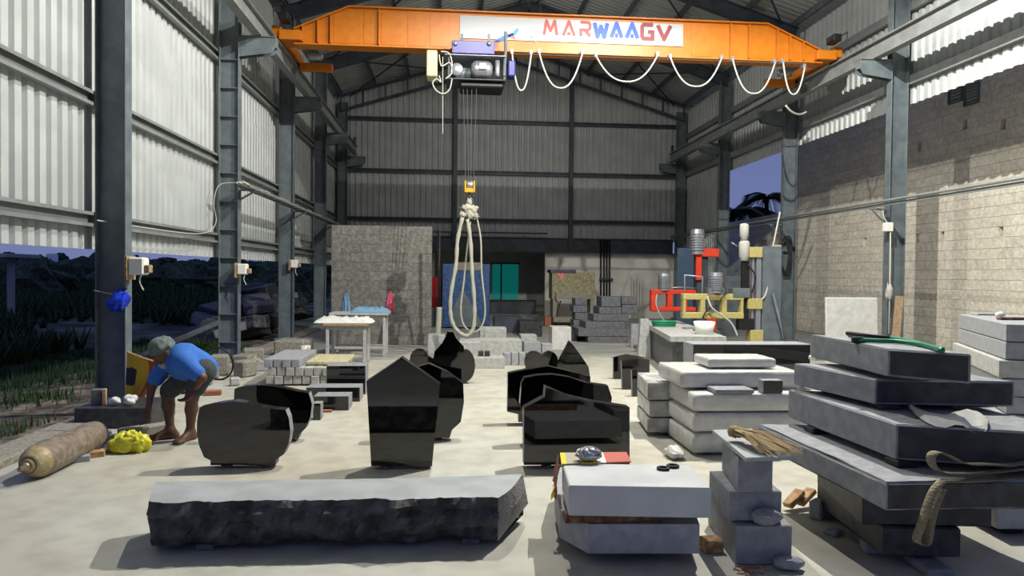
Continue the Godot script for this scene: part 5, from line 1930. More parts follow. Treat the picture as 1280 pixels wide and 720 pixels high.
func wrapped_slab(label: String, top: float, thick: float, a: Vector3, b: Vector3, c: Vector3, group: String, sd: int) -> void:
	var mid := (b + c) / 2
	var base := Vector3(mid.x, top - thick, mid.z)
	var nz := FastNoiseLite.new()
	nz.seed = 50 + sd; nz.frequency = 1.2; nz.fractal_octaves = 3
	var sz := Vector3(b.x - a.x, thick, absf(c.z - a.z))
	var st := mb(true)
	var nu := 30
	# rounded, slightly baggy box: rings from foot to top
	var prof := [[0.0, 0.016], [0.008, 0.004], [thick * 0.3, 0.0], [thick * 0.7, 0.0], [thick - 0.008, 0.004], [thick, 0.016]]
	var loops := []
	for p in prof:
		var lp := []
		var hx: float = sz.x / 2 - p[1]
		var hz: float = sz.z / 2 - p[1]
		for side in 4:
			for k in nu / 2:
				var s := k / float(nu / 2) * 2.0 - 1.0
				var v: Vector3 = [Vector3(s * hx, 0, hz), Vector3(hx, 0, -s * hz), Vector3(-s * hx, 0, -hz), Vector3(-hx, 0, s * hz)][side]
				var w := 1.0 + 0.006 * nz.get_noise_3d(v.x * 3.0, p[0] * 12.0, v.z * 3.0)
				lp.append(Vector3(v.x * w, p[0] + (0.003 * nz.get_noise_2d(v.x * 6.0, v.z * 6.0) if p[0] > thick * 0.9 else 0.0), v.z * w))
		loops.append(lp)
	var n: int = loops[0].size()
	var cc := Vector3(0, thick / 2, 0)
	for l in loops.size() - 1:
		for i in n:
			cquad(st, loops[l][i], loops[l][(i + 1) % n], loops[l + 1][(i + 1) % n], loops[l + 1][i], cc)
	for i in n:
		ctri(st, loops[-1][i], loops[-1][(i + 1) % n], Vector3(0, thick, 0), cc)
		ctri(st, loops[0][i], loops[0][(i + 1) % n], Vector3(0, 0, 0), cc)
	single("wrapped_slab", label, "wrapped slab", st, M.film, base, group)

# ---------------------------------------------------------------- right side
# a bevelled block whose front face covers the given picture rectangle at depth d
func face_block(called: String, label: String, cat: String, r: Array, d: float, deep: float, m: Material, group := "", to_floor := false) -> MeshInstance3D:
	var a := on_depth(r[0], (r[1] + r[3]) / 2.0, d)
	var b := on_depth(r[2], (r[1] + r[3]) / 2.0, d)
	var cx: float = (r[0] + r[2]) / 2.0
	var y1 := on_depth(cx, r[1], d).y
	var y0 := 0.0 if to_floor else maxf(on_depth(cx, r[3], d).y, 0.0)
	var st := mb()
	box(st, Vector3(0, (y1 - y0) / 2, -deep / 2), Vector3(b.x - a.x, y1 - y0, deep), 0.006)
	return single(called, label, cat, st, m, Vector3((a.x + b.x) / 2, y0, a.z), group)
func sub_box(parent: Node3D, called: String, r: Array, d: float, z0: float, z1: float, m: Material, bev := 0.008) -> MeshInstance3D:
	var a := on_depth(r[0], (r[1] + r[3]) / 2.0, d)
	var b := on_depth(r[2], (r[1] + r[3]) / 2.0, d)
	var cx: float = (r[0] + r[2]) / 2.0
	var y1 := on_depth(cx, r[1], d).y
	var y0 := on_depth(cx, r[3], d).y
	var st := mb()
	box(st, Vector3((a.x + b.x) / 2, (y0 + y1) / 2, -d + (z0 + z1) / 2) - parent.position, Vector3(absf(b.x - a.x), absf(y1 - y0), absf(z1 - z0)), bev)
	return part(parent, called, st, m)
func sub_motor(parent: Node3D, called: String, r: Array, d: float, m: Material) -> MeshInstance3D:
	var a := on_depth(r[0], r[3], d)
	var b := on_depth(r[2], r[3], d)
	var h := on_depth(r[0], r[1], d).y - a.y
	var w := (b.x - a.x) / 2.0
	var prof := [Vector2(0, 0), Vector2(w * 0.85, 0), Vector2(w * 0.85, h * 0.12)]
	for k in 6:
		var y := h * (0.16 + k * 0.10)
		prof.append_array([Vector2(w, y), Vector2(w, y + h * 0.05), Vector2(w * 0.88, y + h * 0.055), Vector2(w * 0.88, y + h * 0.095)])
	prof.append_array([Vector2(w * 0.95, h * 0.80), Vector2(w * 0.85, h * 0.97), Vector2(w * 0.3, h), Vector2(0, h)])
	var st := mb()
	lathe(st, prof, 14, Transform3D(Basis(), Vector3((a.x + b.x) / 2, a.y, -d + w * 0.4) - parent.position))
	return part(parent, called, st, m)
func sub_tube(parent: Node3D, called: String, pix: Array, d: float, r: float, m: Material, smooth := true) -> MeshInstance3D:
	var pts := []
	for p in pix:
		pts.append(on_depth(p[0], p[1], d - (p[2] if p.size() > 2 else 0.0)) - parent.position)
	var st := mb(true)
	tube(st, smooth_line(pts, 5) if smooth else pts, r, 8)
	return part(parent, called, st, m)

func make_right_side() -> void:
	# long polished black beam lying on two blocks
	var d := 9.3
	var a := on_depth(866.0, 440.0, d)
	var b := on_depth(1013.0, 440.0, d)
	var y1 := on_depth(940.0, 430.0, d).y
	var y0 := on_depth(940.0, 456.0, d).y
	var t := thing("black_beam", "long polished black granite beam lying behind the wrapped stack", "stone beam", Vector3((a.x + b.x) / 2, y0, -d))
	var st := mb()
	box(st, Vector3(0, (y1 - y0) / 2, -0.2), Vector3(b.x - a.x, y1 - y0, 0.4), 0.004)
	part(t, "body", st, M.sawn)
	var f := mb()
	box(f, Vector3(0, (y1 - y0) / 2 - 0.004, 0.003), Vector3(b.x - a.x - 0.01, y1 - y0 - 0.016, 0.006), 0.001)
	part(t, "polished_face", f, M.black)
	for u in [0.15, 0.85]:
		packer(Vector3(lerpf(a.x, b.x, u), 0, -d - 0.2), Vector3(0.35, y0 - 0.001, 0.36), M.sawn_dark, "grey stone block carrying the long black beam", "stone blocks under the black beam")
	# foam-white panel leaning by the column
	var pd := 10.6
	var p0 := on_depth(1034.0, 400.0, pd)
	var p1 := on_depth(1099.0, 400.0, pd)
	var ty := on_depth(1066.0, 372.0, pd).y
	var pn := mb()
	box(pn, Vector3(0, ty / 2, 0), Vector3(p1.x - p0.x, ty, 0.05), 0.012)
	var po := single("foam_board", "white film-covered panel leaning behind the big slab stack", "panel", pn, M.film, Vector3((p0.x + p1.x) / 2, 0, -pd))
	po.rotation.x = -0.06
	# plank leaning against the column
	var pl := mb()
	box(pl, Vector3(0, 0.62, 0), Vector3(0.13, 1.24, 0.04), 0.004)
	var q := single("plank", "narrow wooden plank leaning on the right steel column", "plank", pl, M.plywood, on_depth(1116.0, 470.0, 11.7) * Vector3(1, 0, 1))
	q.rotation = Vector3(-0.10, -0.25, -0.10)
	# stack at the right edge
	var names := ["topmost", "second", "third", "fourth", "fifth", "sixth", "lowest"]
	for i in 7:
		var top := 1.145 - i * 0.163
		var dx := [0.0, 0.0, -0.06, -0.03, 0.02, -0.04, 0.0][i] as float
		var f0 := on_height(1258.0, 405.0, 1.145)
		var b0 := on_height(1198.0, 392.5, 1.145)
		var fl := Vector3(f0.x + dx, top, f0.z)
		var fr := Vector3(f0.x + dx + 1.03, top, f0.z + 0.36)
		var bl := Vector3(b0.x + dx, top, b0.z)
		slab_at("granite_slab", "%s slab of the squared grey stack against the block wall side" % names[i], top, 0.155 if i < 6 else 0.15, fl, fr, bl, M.sawn if i != 2 else M.pale, "slabs in the squared grey stack")
		var cen := (f0 + b0) / 2 + Vector3(0.5 + dx, 0, 0.18)
		for u in [-0.35, 0.35]:
			var yy := top - (0.155 if i < 6 else 0.15)
			if i < 6:
				packer(Vector3(cen.x + u * 0.6, yy - 0.0075, cen.z), Vector3(0.08, 0.007, 0.6), M.rubber, "thin black bearer under the %s slab of the squared grey stack" % names[i], "thin bearers in the squared grey stack")
			else:
				packer(Vector3(cen.x + u * 0.6, 0.0, cen.z), Vector3(0.08, maxf(yy - 0.001, 0.004), 0.6), M.rubber, "thin black bearer under the %s slab of the squared grey stack" % names[i], "thin bearers in the squared grey stack")
	var s1 := mb()
	box(s1, Vector3(0, 0.012, 0), Vector3(0.28, 0.022, 0.10), 0.003)
	single("stone_strip", "pale stone strip lying on the squared grey stack", "strip", s1, M.pale, on_height(1233.0, 394.0, 1.146))
	var s2 := mb()
	box(s2, Vector3(0, 0.014, 0), Vector3(0.40, 0.026, 0.06), 0.003)
	single("wood_batten", "brown wooden batten lying on the squared grey stack", "batten", s2, M.wood, on_height(1272.0, 400.0, 1.146))
	var s3 := mb(true)
	lump(s3, Vector3(0, 0.03, 0), Vector3(0.05, 0.03, 0.03), 0.4, 12, 8, 2.0)
	single("white_rag", "small white rag on the squared grey stack", "rag", s3, M.white_cloth, on_height(1250.0, 397.0, 1.149))
	# slab end on the floor at the right edge
	var e0 := on_height(1246.0, 672.0)
	slab_at("floor_slab", "grey slab resting on black rubber beside the big stack", 0.24, 0.19, Vector3(e0.x, 0.24, e0.z), Vector3(e0.x + 0.9, 0.24, e0.z + 0.05), Vector3(e0.x + 0.06, 0.24, e0.z - 0.7), M.sawn, "")
	for u in [0.1, 0.7]:
		packer(Vector3(e0.x + u + 0.05, 0, e0.z - 0.12), Vector3(0.12, 0.049, 0.14), M.rubber, "black rubber pad under the slab beside the big stack", "rubber pads beside the big stack")

# ---------------------------------------------------------------- machines at the right rear
func make_machines() -> void:
	# long stone bench
	var bn := thing("stone_bench", "long dusty machine bench with a pale stone top", "bench", at(4.35, 0, 12.2))
	var tp := mb()
	var A := [on_depth(800.0, 409.0, 14.4), on_depth(846.0, 409.0, 14.4), on_depth(908.0, 428.0, 10.6), on_depth(838.0, 428.0, 10.6)]
	var poly := []
	for q in A:
		poly.append(Vector2(q.x - 4.35, q.z + 12.2))
	extr(tp, poly, Vector3(0, 0.54, 0), Vector3(0, 0.62, 0), Vector3(0, 0, 1))
	part(bn, "bench_top", tp, M.pale)
	var bd := mb()
	var inner := []
	for q in poly:
		inner.append(q * 0.93)
	extr(bd, inner, Vector3(0, 0.0, 0), Vector3(0, 0.54, 0), Vector3(0, 0, 1))
	part(bn, "bench_body", bd, M.sawn_dark)
	for i in [0, 1, 4]:
		var st := mb()
		box(st, Vector3.ZERO, Vector3(0.16 + 0.05 * (i % 2), 0.03, 0.12), 0.004)
		var o := single("tool_plate", "small grey plate lying on the dusty machine bench", "plate", st, M.sawn_b, at(4.12 - 0.10 * i + 0.1 * (i % 2), 0.637, 11.65 + i * 0.5), "plates on the machine bench", 0.4 * i)
	var bu := mb(true)
	lathe(bu, [Vector2(0, 0), Vector2(0.13, 0), Vector2(0.17, 0.20), Vector2(0.16, 0.20), Vector2(0.12, 0.02), Vector2(0, 0.02)], 18)
	single("white_tub", "white plastic tub on the near end of the machine bench", "tub", bu, M.foam, at(4.0, 0.622, 11.05))
	# pale tapered post
	var pp := on_height(820.0, 446.0)
	var ps := mb()
	extr(ps, [Vector2(-0.12, 0), Vector2(0.12, 0), Vector2(0.07, 0.74), Vector2(-0.08, 0.74)], Vector3(0, 0, 0.06), Vector3(0, 0, -0.06), Vector3.UP)
	single("pale_post", "pale tapered stone post standing against the machine bench", "post", ps, M.pale, Vector3(pp.x - 0.32, 0, pp.z + 0.30))
	# green hose coil
	var hc := mb(true)
	for k in 3:
		var pts := []
		for i in 24:
			var an := TAU * i / 24.0
			pts.append(Vector3(cos(an) * (0.20 + 0.01 * k), 0.02 + 0.035 * k, sin(an) * (0.13 + 0.01 * k)))
		tube(hc, pts, 0.018, 6, true)
	single("hose_coil", "coil of green hose on the machine bench", "hose", hc, M.green_hose, at(3.83, 0.622, 12.65))
	# yellow drilling machine
	var d := 13.3
	var t := thing("yellow_drill", "yellow radial stone drilling machine with a white vertical motor", "machine", on_height(958.0, 445.0) * Vector3(1, 0, 0) + at(0, 0, d))
	t.position.x = on_depth(958.0, 400.0, d).x
	sub_box(t, "column", [951, 308, 975, 445], d, -0.25, 0.05, M.steel)
	sub_box(t, "slide_rail", [943, 312, 949, 438], d, -0.1, 0.08, M.bare_metal, 0.004)
	sub_box(t, "top_bracket", [934, 309, 950, 322], d, -0.1, 0.12, M.yellow_machine)
	sub_box(t, "middle_bracket", [932, 373, 950, 386], d, -0.1, 0.12, M.yellow_machine)
	sub_box(t, "foot_bracket", [935, 412, 951, 428], d, -0.1, 0.12, M.yellow_machine)
	sub_box(t, "head_box", [913, 360, 934, 372], d, -0.1, 0.14, M.steel)
	sub_box(t, "ram", [926, 326, 935, 400], d, -0.02, 0.06, M.black_metal)
	sub_box(t, "chuck", [921, 398, 940, 412], d, -0.05, 0.10, M.black_metal)
	sub_box(t, "foot_plate", [914, 436, 982, 447], d, -0.35, 0.25, M.steel_dark)
	# arm: a cast frame with three windows
	var arm := mb()
	var x0 := on_depth(851.0, 382.0, d).x - t.position.x
	var x1 := on_depth(927.0, 382.0, d).x - t.position.x
	var ya := on_depth(890.0, 367.0, d).y
	var yb := on_depth(890.0, 398.0, d).y
	for y in [ya - 0.06, yb + 0.06]:
		box(arm, Vector3((x0 + x1) / 2, y, 0.05), Vector3(x1 - x0, 0.12, 0.16), 0.015)
	for u in [0.03, 0.33, 0.68, 0.97]:
		box(arm, Vector3(lerpf(x0, x1, u), (ya + yb) / 2, 0.05), Vector3(0.10 if u in [0.33, 0.68] else 0.06, ya - yb - 0.1, 0.15), 0.015)
	part(t, "arm", arm, M.yellow_machine)
	var nm := mb()
	box(nm, Vector3(lerpf(x0, x1, 0.5), ya - 0.05, 0.135), Vector3(0.28, 0.07, 0.01), 0.002)
	part(t, "name_plate", nm, mottled(Color(0.55, 0.48, 0.25), 0.1))
	for q in [[[925, 279], [925, 300], 0.085], [[926, 300], [926, 326], 0.10]]:
		var c := on_depth(929.0, q[0][1], d) - t.position
		var e := on_depth(929.0, q[1][1], d) - t.position
		var mo := mb(true)
		var h := c.y - e.y
		lathe(mo, [Vector2(0, 0), Vector2(q[2] * 0.8, 0), Vector2(q[2] * 0.8, h * 0.15), Vector2(q[2], h * 0.2), Vector2(q[2], h * 0.85), Vector2(q[2] * 0.8, h * 0.95), Vector2(0, h)], 14, Transform3D(Basis(), e + Vector3(0, 0, 0.04)))
		part(t, "spindle_motor", mo, M.plaster)
	sub_tube(t, "handle", [[914, 303, 0.1], [922, 308, 0.1]], d, 0.015, M.bare_metal, false)
	sub_tube(t, "hose", [[884, 370, 0.2], [890, 385, 0.25], [905, 396, 0.2], [915, 405, 0.2], [922, 420, 0.2]], d, 0.018, M.cable)
	sub_tube(t, "hose", [[975, 265, 0.0], [962, 330, 0.0], [958, 365, 0.05], [950, 375, 0.1], [940, 374, 0.1]], d, 0.016, M.cable)
	sub_motor(t, "arm_motor", [884, 340, 902, 366], d, M.bare_metal)
	sub_box(t, "arm_gearbox", [882, 360, 906, 368], d, -0.08, 0.14, M.steel)
	sub_tube(t, "feed_hose", [[902, 352, 0.1], [908, 362, 0.2], [898, 378, 0.22], [884, 388, 0.2], [878, 398, 0.2]], d, 0.014, M.black_metal)
	sub_tube(t, "feed_hose", [[934, 330, 0.1], [944, 345, 0.15], [940, 366, 0.15]], d, 0.014, M.black_metal)
	sub_box(t, "feed_screw", [938, 322, 941, 412], d, 0.02, 0.06, M.bare_metal, 0.004)
	sub_tube(t, "guard_frame", [[856, 367], [856, 344], [878, 346], [878, 368]], d, 0.018, M.bare_metal, false)
	sub_tube(t, "strut", [[966, 366, 0.1], [984, 440, 0.1]], d, 0.035, M.steel, false)
	# red drilling machine behind it
	d = 15.6
	var r := thing("red_drill", "red stone drilling machine behind the yellow one", "machine", at(on_depth(880.0, 400.0, d).x, 0, d))
	sub_box(r, "column", [870, 318, 884, 428], d, -0.2, 0.05, M.steel_dark)
	sub_box(r, "top_bracket", [868, 311, 896, 321], d, -0.1, 0.14, M.red_machine)
	sub_box(r, "slide", [868, 320, 875, 350], d, 0.05, 0.12, M.red_machine)
	sub_box(r, "foot_plate", [850, 425, 905, 434], d, -0.3, 0.3, M.steel_dark)
	var ar := mb()
	var rx0 := on_depth(812.0, 376.0, d).x - r.position.x
	var rx1 := on_depth(868.0, 376.0, d).x - r.position.x
	var ra := on_depth(830.0, 362.0, d).y
	var rb := on_depth(830.0, 389.0, d).y
	for y in [ra - 0.05, rb + 0.05]:
		box(ar, Vector3((rx0 + rx1) / 2, y, 0.05), Vector3(rx1 - rx0, 0.10, 0.16), 0.015)
	for u in [0.06, 0.42, 0.75]:
		box(ar, Vector3(lerpf(rx0, rx1, u), (ra + rb) / 2, 0.05), Vector3(0.12, ra - rb - 0.08, 0.15), 0.015)
	part(r, "arm", ar, M.red_machine)
	sub_motor(r, "arm_motor", [821, 341, 837, 363], d, M.bare_metal)
	sub_motor(r, "spindle_motor", [861, 286, 879, 318], d, M.bare_metal)
	sub_box(r, "lower_bracket", [881, 398, 893, 412], d, 0.0, 0.14, M.red_machine)
	sub_tube(r, "feed_pipe", [[836, 360], [852, 359], [875, 361]], d, 0.015, M.bare_metal, false)
	sub_tube(r, "hose", [[822, 365, 0.1], [820, 380, 0.15], [826, 395, 0.15], [832, 402, 0.1]], d, 0.014, M.cable)
	# grey board wall with bundled hoses behind the machines
	face_block("blue_sheet", "bluish metal sheet standing behind the red machine", "sheet", [846, 310, 868, 420], 19.5, 0.03, flat(Color(0.24, 0.32, 0.42), 0.6), "", true)
	face_block("grey_sheet", "tall grey sheet standing between the red and yellow machines", "sheet", [905, 345, 925, 430], 17.8, 0.03, M.steel, "", true)

# ---------------------------------------------------------------- left side
func make_left_yard() -> void:
	# gas cylinder
	var a := on_height(46.0, 577.0, 0.125)
	var b := on_height(120.0, 543.0, 0.125)
	var t := thing("gas_cylinder", "brown steel gas cylinder lying on the floor edge", "gas cylinder", Vector3(a.x, 0, a.z))
	var L := a.distance_to(b)
	var xf := along(Vector3(0, 0.125, 0), Vector3(b.x - a.x, 0.125, b.z - a.z))
	var st := mb(true)
	lathe(st, [Vector2(0.120, 0.0), Vector2(0.125, 0.03), Vector2(0.125, L - 0.06), Vector2(0.118, L - 0.02), Vector2(0.09, L), Vector2(0, L)], 24, xf)
	part(t, "body", st, M.cylinder)
	var sh := mb(true)
	lathe(sh, [Vector2(0.0, -0.13), Vector2(0.045, -0.13), Vector2(0.055, -0.11), Vector2(0.085, -0.075), Vector2(0.108, -0.04), Vector2(0.120, 0.0)], 24, xf)
	part(t, "shoulder", sh, M.cylinder_cap)
	var nk := mb(true)
	lathe(nk, [Vector2(0, -0.215), Vector2(0.018, -0.215), Vector2(0.02, -0.17), Vector2(0.034, -0.165), Vector2(0.034, -0.13), Vector2(0.0, -0.13)], 14, xf)
	part(t, "valve", nk, M.brass)
	var rn := mb(true)
	lathe(rn, [Vector2(0.058, -0.108), Vector2(0.064, -0.115), Vector2(0.064, -0.100), Vector2(0.070, -0.097)], 20, xf)
	part(t, "neck_ring", rn, M.brass)
	# column pedestal and what lies on it
	var pd := mb()
	box(pd, Vector3(0, 0.10, 0), Vector3(0.72, 0.20, 0.62), 0.008)
	single("pedestal_stone", "dark stone block at the foot of the bag-tied column", "stone block", pd, M.sawn_black, at(-3.28, 0, 7.55))
	var dl := mb()
	box(dl, Vector3(0, 0.08, 0), Vector3(0.09, 0.16, 0.09), 0.006)
	var dt := single("upright_block", "upright brown and grey stone sample on the dark pedestal stone", "stone block", dl, M.sawn_dark, at(-3.50, 0.201, 7.40), "", 0.3)
	var dw := mb()
	box(dw, Vector3(0, 0.08, 0), Vector3(0.035, 0.16, 0.09), 0.004)
	single("wood_chock", "brown wooden chock beside the upright stone sample", "wood", dw, M.plywood, at(-3.43, 0.201, 7.40), "", 0.3)
	for q in [[-3.31, 0.208, 7.36, 0.045], [-3.20, 0.208, 7.46, 0.05], [-3.16, 0.208, 7.33, 0.04]]:
		var l := mb(true)
		lump(l, Vector3(0, q[3] * 0.9, 0), Vector3(q[3] * 1.3, q[3] * 0.8, q[3]), 0.5, int(q[0] * -1000), 8, 1.1)
		single("rag_bundle", "crumpled white rag on the dark pedestal stone", "rag", l, M.white_cloth, Vector3(q[0], q[1], -q[2]), "white rags on the pedestal stone")
	for q in [[129.0, 553.0, 0.09, 0.05, 0.5], [137.0, 556.0, 0.08, 0.13, 0.9]]:
		var c := mb()
		box(c, Vector3(0, q[2] / 2, 0), Vector3.ONE * q[2], 0.006)
		var o := single("stone_cube", "small grey stone cube at the end of the gas cylinder", "stone cube", c, M.sawn, on_height(q[0], q[1]) + Vector3(0, 0.0, -0.05), "stone cubes by the gas cylinder", q[4])
	# yellow plastic bag
	var yb := thing("yellow_bag", "crumpled yellow plastic bag on the floor beside the stone cubes", "bag", on_height(158.0, 565.0))
	for q in [[Vector3(0, 0.07, 0), Vector3(0.13, 0.09, 0.09), 31], [Vector3(0.10, 0.07, 0.0), Vector3(0.09, 0.09, 0.07), 35], [Vector3(0.04, 0.12, 0.01), Vector3(0.07, 0.06, 0.06), 39]]:
		var l := mb(true)
		lump(l, q[0], q[1], 0.55, q[2], 14, 1.5)
		part(yb, "crumple", l, M.yellow_bag)
	var wedge := mb()
	box(wedge, Vector3(0, 0.05, 0), Vector3(0.42, 0.10, 0.14), 0.012)
	var wo := single("stone_wedge", "pale stone bar lying on the floor under the man's hand", "stone bar", wedge, M.dust, on_height(181.0, 545.0) + Vector3(0, 0.0, 0.02), "", 0.75)
	for q in [[100.0, 577.0, M.sawn, Vector3(0.14, 0.05, 0.07), "pale stone offcut beside the gas cylinder"], [118.0, 571.0, M.wood_pale, Vector3(0.15, 0.05, 0.08), "tan wooden offcut beside the gas cylinder"], [128.0, 566.0, M.dust, Vector3(0.14, 0.03, 0.08), "thin dusty offcut between the cylinder and the yellow bag"]]:
		var c := mb()
		box(c, Vector3(0, q[3].y / 2, 0), q[3], 0.006)
		single("floor_offcut", q[4], "offcut", c, q[2], on_height(q[0], q[1]), "", 0.5)
	# printed sack hanging by the column
	var ih := 96
	var img := Image.create(64, ih, false, Image.FORMAT_RGB8)
	var nz := FastNoiseLite.new()
	nz.seed = 2; nz.frequency = 0.05
	for j in ih:
		for i in 64:
			var u := i / 64.0
			var v := j / float(ih)
			var c := Color(0.86, 0.70, 0.16)
			if u > 0.62 + 0.12 * sin(v * 4.0):
				c = Color(0.78, 0.26, 0.12)
			if u > 0.80:
				c = Color(0.85, 0.52, 0.20)
			if u < 0.36 and absf(v - 0.42) < 0.16 + nz.get_noise_2d(i, j) * 0.05:
				c = Color(0.20, 0.18, 0.22)
			if absf(u - 0.45) < 0.14 and absf(v - 0.68) < 0.10:
				c = Color(0.80, 0.62, 0.20)
			if v > 0.86:
				c = Color(0.72, 0.34, 0.28)
			c = c.darkened(0.12 * absf(nz.get_noise_2d(i * 2, j * 2)))
			img.set_pixel(i, j, c)
	var sm := StandardMaterial3D.new()
	sm.albedo_texture = ImageTexture.create_from_image(img)
	sm.roughness = 0.45
	var sk := thing("printed_sack", "yellow and red printed sack hanging beside the bag-tied column", "sack", on_depth(178.0, 470.0, 8.0))
	var corner := [on_depth(159.0, 440.0, 8.05), on_depth(201.0, 455.0, 7.95), on_depth(176.0, 507.0, 7.95), on_depth(158.0, 507.0, 8.05)]
	var ss := SurfaceTool.new()
	ss.begin(Mesh.PRIMITIVE_TRIANGLES)
	ss.set_smooth_group(0)
	var n := 10
	var P := func(i: int, j: int) -> Vector3:
		var u := i / float(n)
		var v := j / float(n)
		var e: Vector3 = corner[0].lerp(corner[1], u).lerp(corner[3].lerp(corner[2], u), v)
		return e - sk.position + Vector3(0, 0, 0.03 * sin(u * 5.0 + v * 2.0))
	for i in n:
		for j in n:
			for q in [[i, j], [i + 1, j], [i + 1, j + 1], [i, j], [i + 1, j + 1], [i, j + 1]]:
				ss.set_uv(Vector2(q[0] / float(n), q[1] / float(n)))
				ss.add_vertex(P.call(q[0], q[1]))
	part(sk, "sack", ss, sm)
	var rim := mb()
	tube(rim, [P.call(0, 0), P.call(5, 0), P.call(n, 0)], 0.012, 6)
	part(sk, "hem", rim, M.wood_pale)
	# hoop and rubble behind the man
	var hp := thing("iron_hoop", "dark iron hoop leaning on the rubble behind the man", "hoop", on_height(273.0, 476.0))
	var pts := []
	for i in 28:
		var an := TAU * i / 28.0
		pts.append(Vector3(cos(an) * 0.20, 0.24 + sin(an) * 0.23, 0.05 * sin(an)))
	var hs := mb(true)
	tube(hs, pts, 0.014, 6, true)
	part(hp, "hoop", hs, M.black_metal)
	var rl := RandomNumberGenerator.new()
	rl.seed = 55
	var rub := [[258, 474, 0.36, 0.16, 0.22, M.dust], [276, 470, 0.26, 0.30, 0.24, M.dust], [308, 472, 0.22, 0.24, 0.28, M.dust], [307, 458, 0.30, 0.18, 0.3, M.dust], [250, 484, 0.30, 0.10, 0.2, M.dust], [318, 452, 0.34, 0.22, 0.3, M.dust], [295, 484, 0.14, 0.12, 0.10, M.pale]]
	for q in rub:
		var c := mb()
		box(c, Vector3(0, q[3] * 0.5, 0), Vector3(q[2], q[3], q[4]), 0.025, Transform3D(Basis(Vector3.UP, rl.randf_range(-0.5, 0.5)), Vector3.ZERO))
		single("rubble_block", "dusty broken block in the rubble along the kerb behind the man", "rubble", c, q[5], on_height(q[0], q[1]) + Vector3(-0.05, 0, -0.12), "rubble along the kerb")
	var br := mb()
	box(br, Vector3(0, 0.03, 0), Vector3(0.20, 0.06, 0.10), 0.006)
	single("red_brick", "red brick lying on the floor behind the man", "brick", br, M.brick, on_height(266.0, 494.0), "", 0.2)
	var br2 := mb()
	box(br2, Vector3(0, 0.012, 0), Vector3(0.12, 0.024, 0.06), 0.004)
	single("brick_chip", "thin red brick chip in front of the black base blocks", "brick", br2, M.brick, on_height(408.0, 515.0), "", 0.1)
	# concrete pedestal of the third column
	var pc := mb()
	box(pc, Vector3(0, 0.14, 0), Vector3(0.62, 0.28, 0.55), 0.03)
	single("concrete_pedestal", "dusty concrete pedestal around the third left column", "pedestal", pc, M.dust, on_height(360.0, 447.0) * Vector3(1, 0, 1) + Vector3(0, 0, -0.5))
	# laths lying across the kerb
	for q in [[[316, 446], [346, 461], "pale lath lying across the kerb rubble, nearer the pedestal"]]:
		var p0 := on_height(q[0][0], q[0][1], 0.235)
		var p1 := on_height(q[1][0], q[1][1], 0.025)
		var c := mb()
		box_between(c, Vector3.ZERO, p1 - p0, 0.05, 0.04)
		single("lath", q[2], "lath", c, M.pale, p0, "laths on the kerb")
	var mug := mb(true)
	lathe(mug, [Vector2(0, 0), Vector2(0.08, 0), Vector2(0.085, 0.24), Vector2(0.075, 0.24), Vector2(0.07, 0.02), Vector2(0, 0.02)], 16)
	var mt := thing("white_pail", "white plastic pail standing by the concrete pedestal", "pail", on_height(382.0, 449.0))
	part(mt, "pail", mug, M.foam)
	var hn := mb(true)
	tube(hn, [Vector3(-0.02, 0.22, 0), Vector3(-0.06, 0.34, 0.0)], 0.012, 6)
	part(mt, "brush_handle", hn, M.pale)
	# cut posts stacked crosswise to the view
	var d0 := 9.85
	var px := (on_depth(343.5, 470.0, d0).x - on_depth(332.0, 470.0, d0).x)
	var x0 := on_depth(331.0, 470.0, d0).x
	for row in 3:
		var cnt: int = [7, 8, 4][row]
		for k in cnt:
			var c := mb()
			box(c, Vector3(0, 0.058, -0.62), Vector3(px - 0.014, 0.112, 1.2 + rl.randf() * 0.06), 0.006)
			single("granite_post", "square grey granite post in the %s layer of the stack of cut posts" % ["bottom", "middle", "short top"][row], "granite post", c, M.pale if row < 2 else M.sawn, Vector3(x0 + px * (k + 0.5) + (0.03 if row == 1 else 0.0) - (0.02 if row == 2 else 0.0), 0.02 + row * 0.114, -d0 + rl.randf_range(-0.02, 0.02)), "cut granite posts in the stack")
	for z in [0.25, 1.0]:
		packer(at(x0 + px * 3.6, 0.0, d0 + z), Vector3(px * 7.2, 0.019, 0.06), M.wood, "thin batten under the stack of cut posts", "battens under the cut posts")
	var yl := mb()
	box(yl, Vector3(0, 0.03, 0), Vector3(0.55, 0.05, 0.9), 0.01)
	single("dusty_board", "yellowish dusty board lying on the cut post stack", "board", yl, mottled(Color(0.76, 0.72, 0.56), 0.15, 0.05), at(x0 + px * 6.4, 0.254, d0 + 0.65))
	# pale offcuts beside the posts
	for q in [[446.0, 470.0, Vector3(0.22, 0.12, 0.3), "pale stone offcut between the cut posts and the gabled headstone"]]:
		var c := mb()
		box(c, Vector3(0, q[2].y / 2, -q[2].z / 2), q[2], 0.008)
		single("pale_offcut", q[3], "offcut", c, M.pale, on_height(q[0], q[1]), "", 0.1)
	# work tables
	work_table("white-legged work table with a brown top and crumpled papers", on_height(432.0, 458.0), 0.66, 0.60, 0.68, M.plywood)
	work_table("white-framed work table pushed near the block partition", on_height(448.0, 446.0), 0.98, 0.55, 0.78, M.pale)
	var p1 := on_height(432.0, 458.0)
	cloth_on("paper_pile", "crumpled pale papers spread over the brown work table", Vector3(p1.x - 0.06, 0.702, p1.z - 0.28), Vector2(0.95, 0.5), M.white_cloth, 3)
	var p2 := on_height(448.0, 446.0)
	cloth_on("blue_sheet_pile", "pale blue crumpled sheets on the white-framed work table", Vector3(p2.x + 0.18, 0.802, p2.z - 0.28), Vector2(0.7, 0.45), M.blue_cloth, 6)
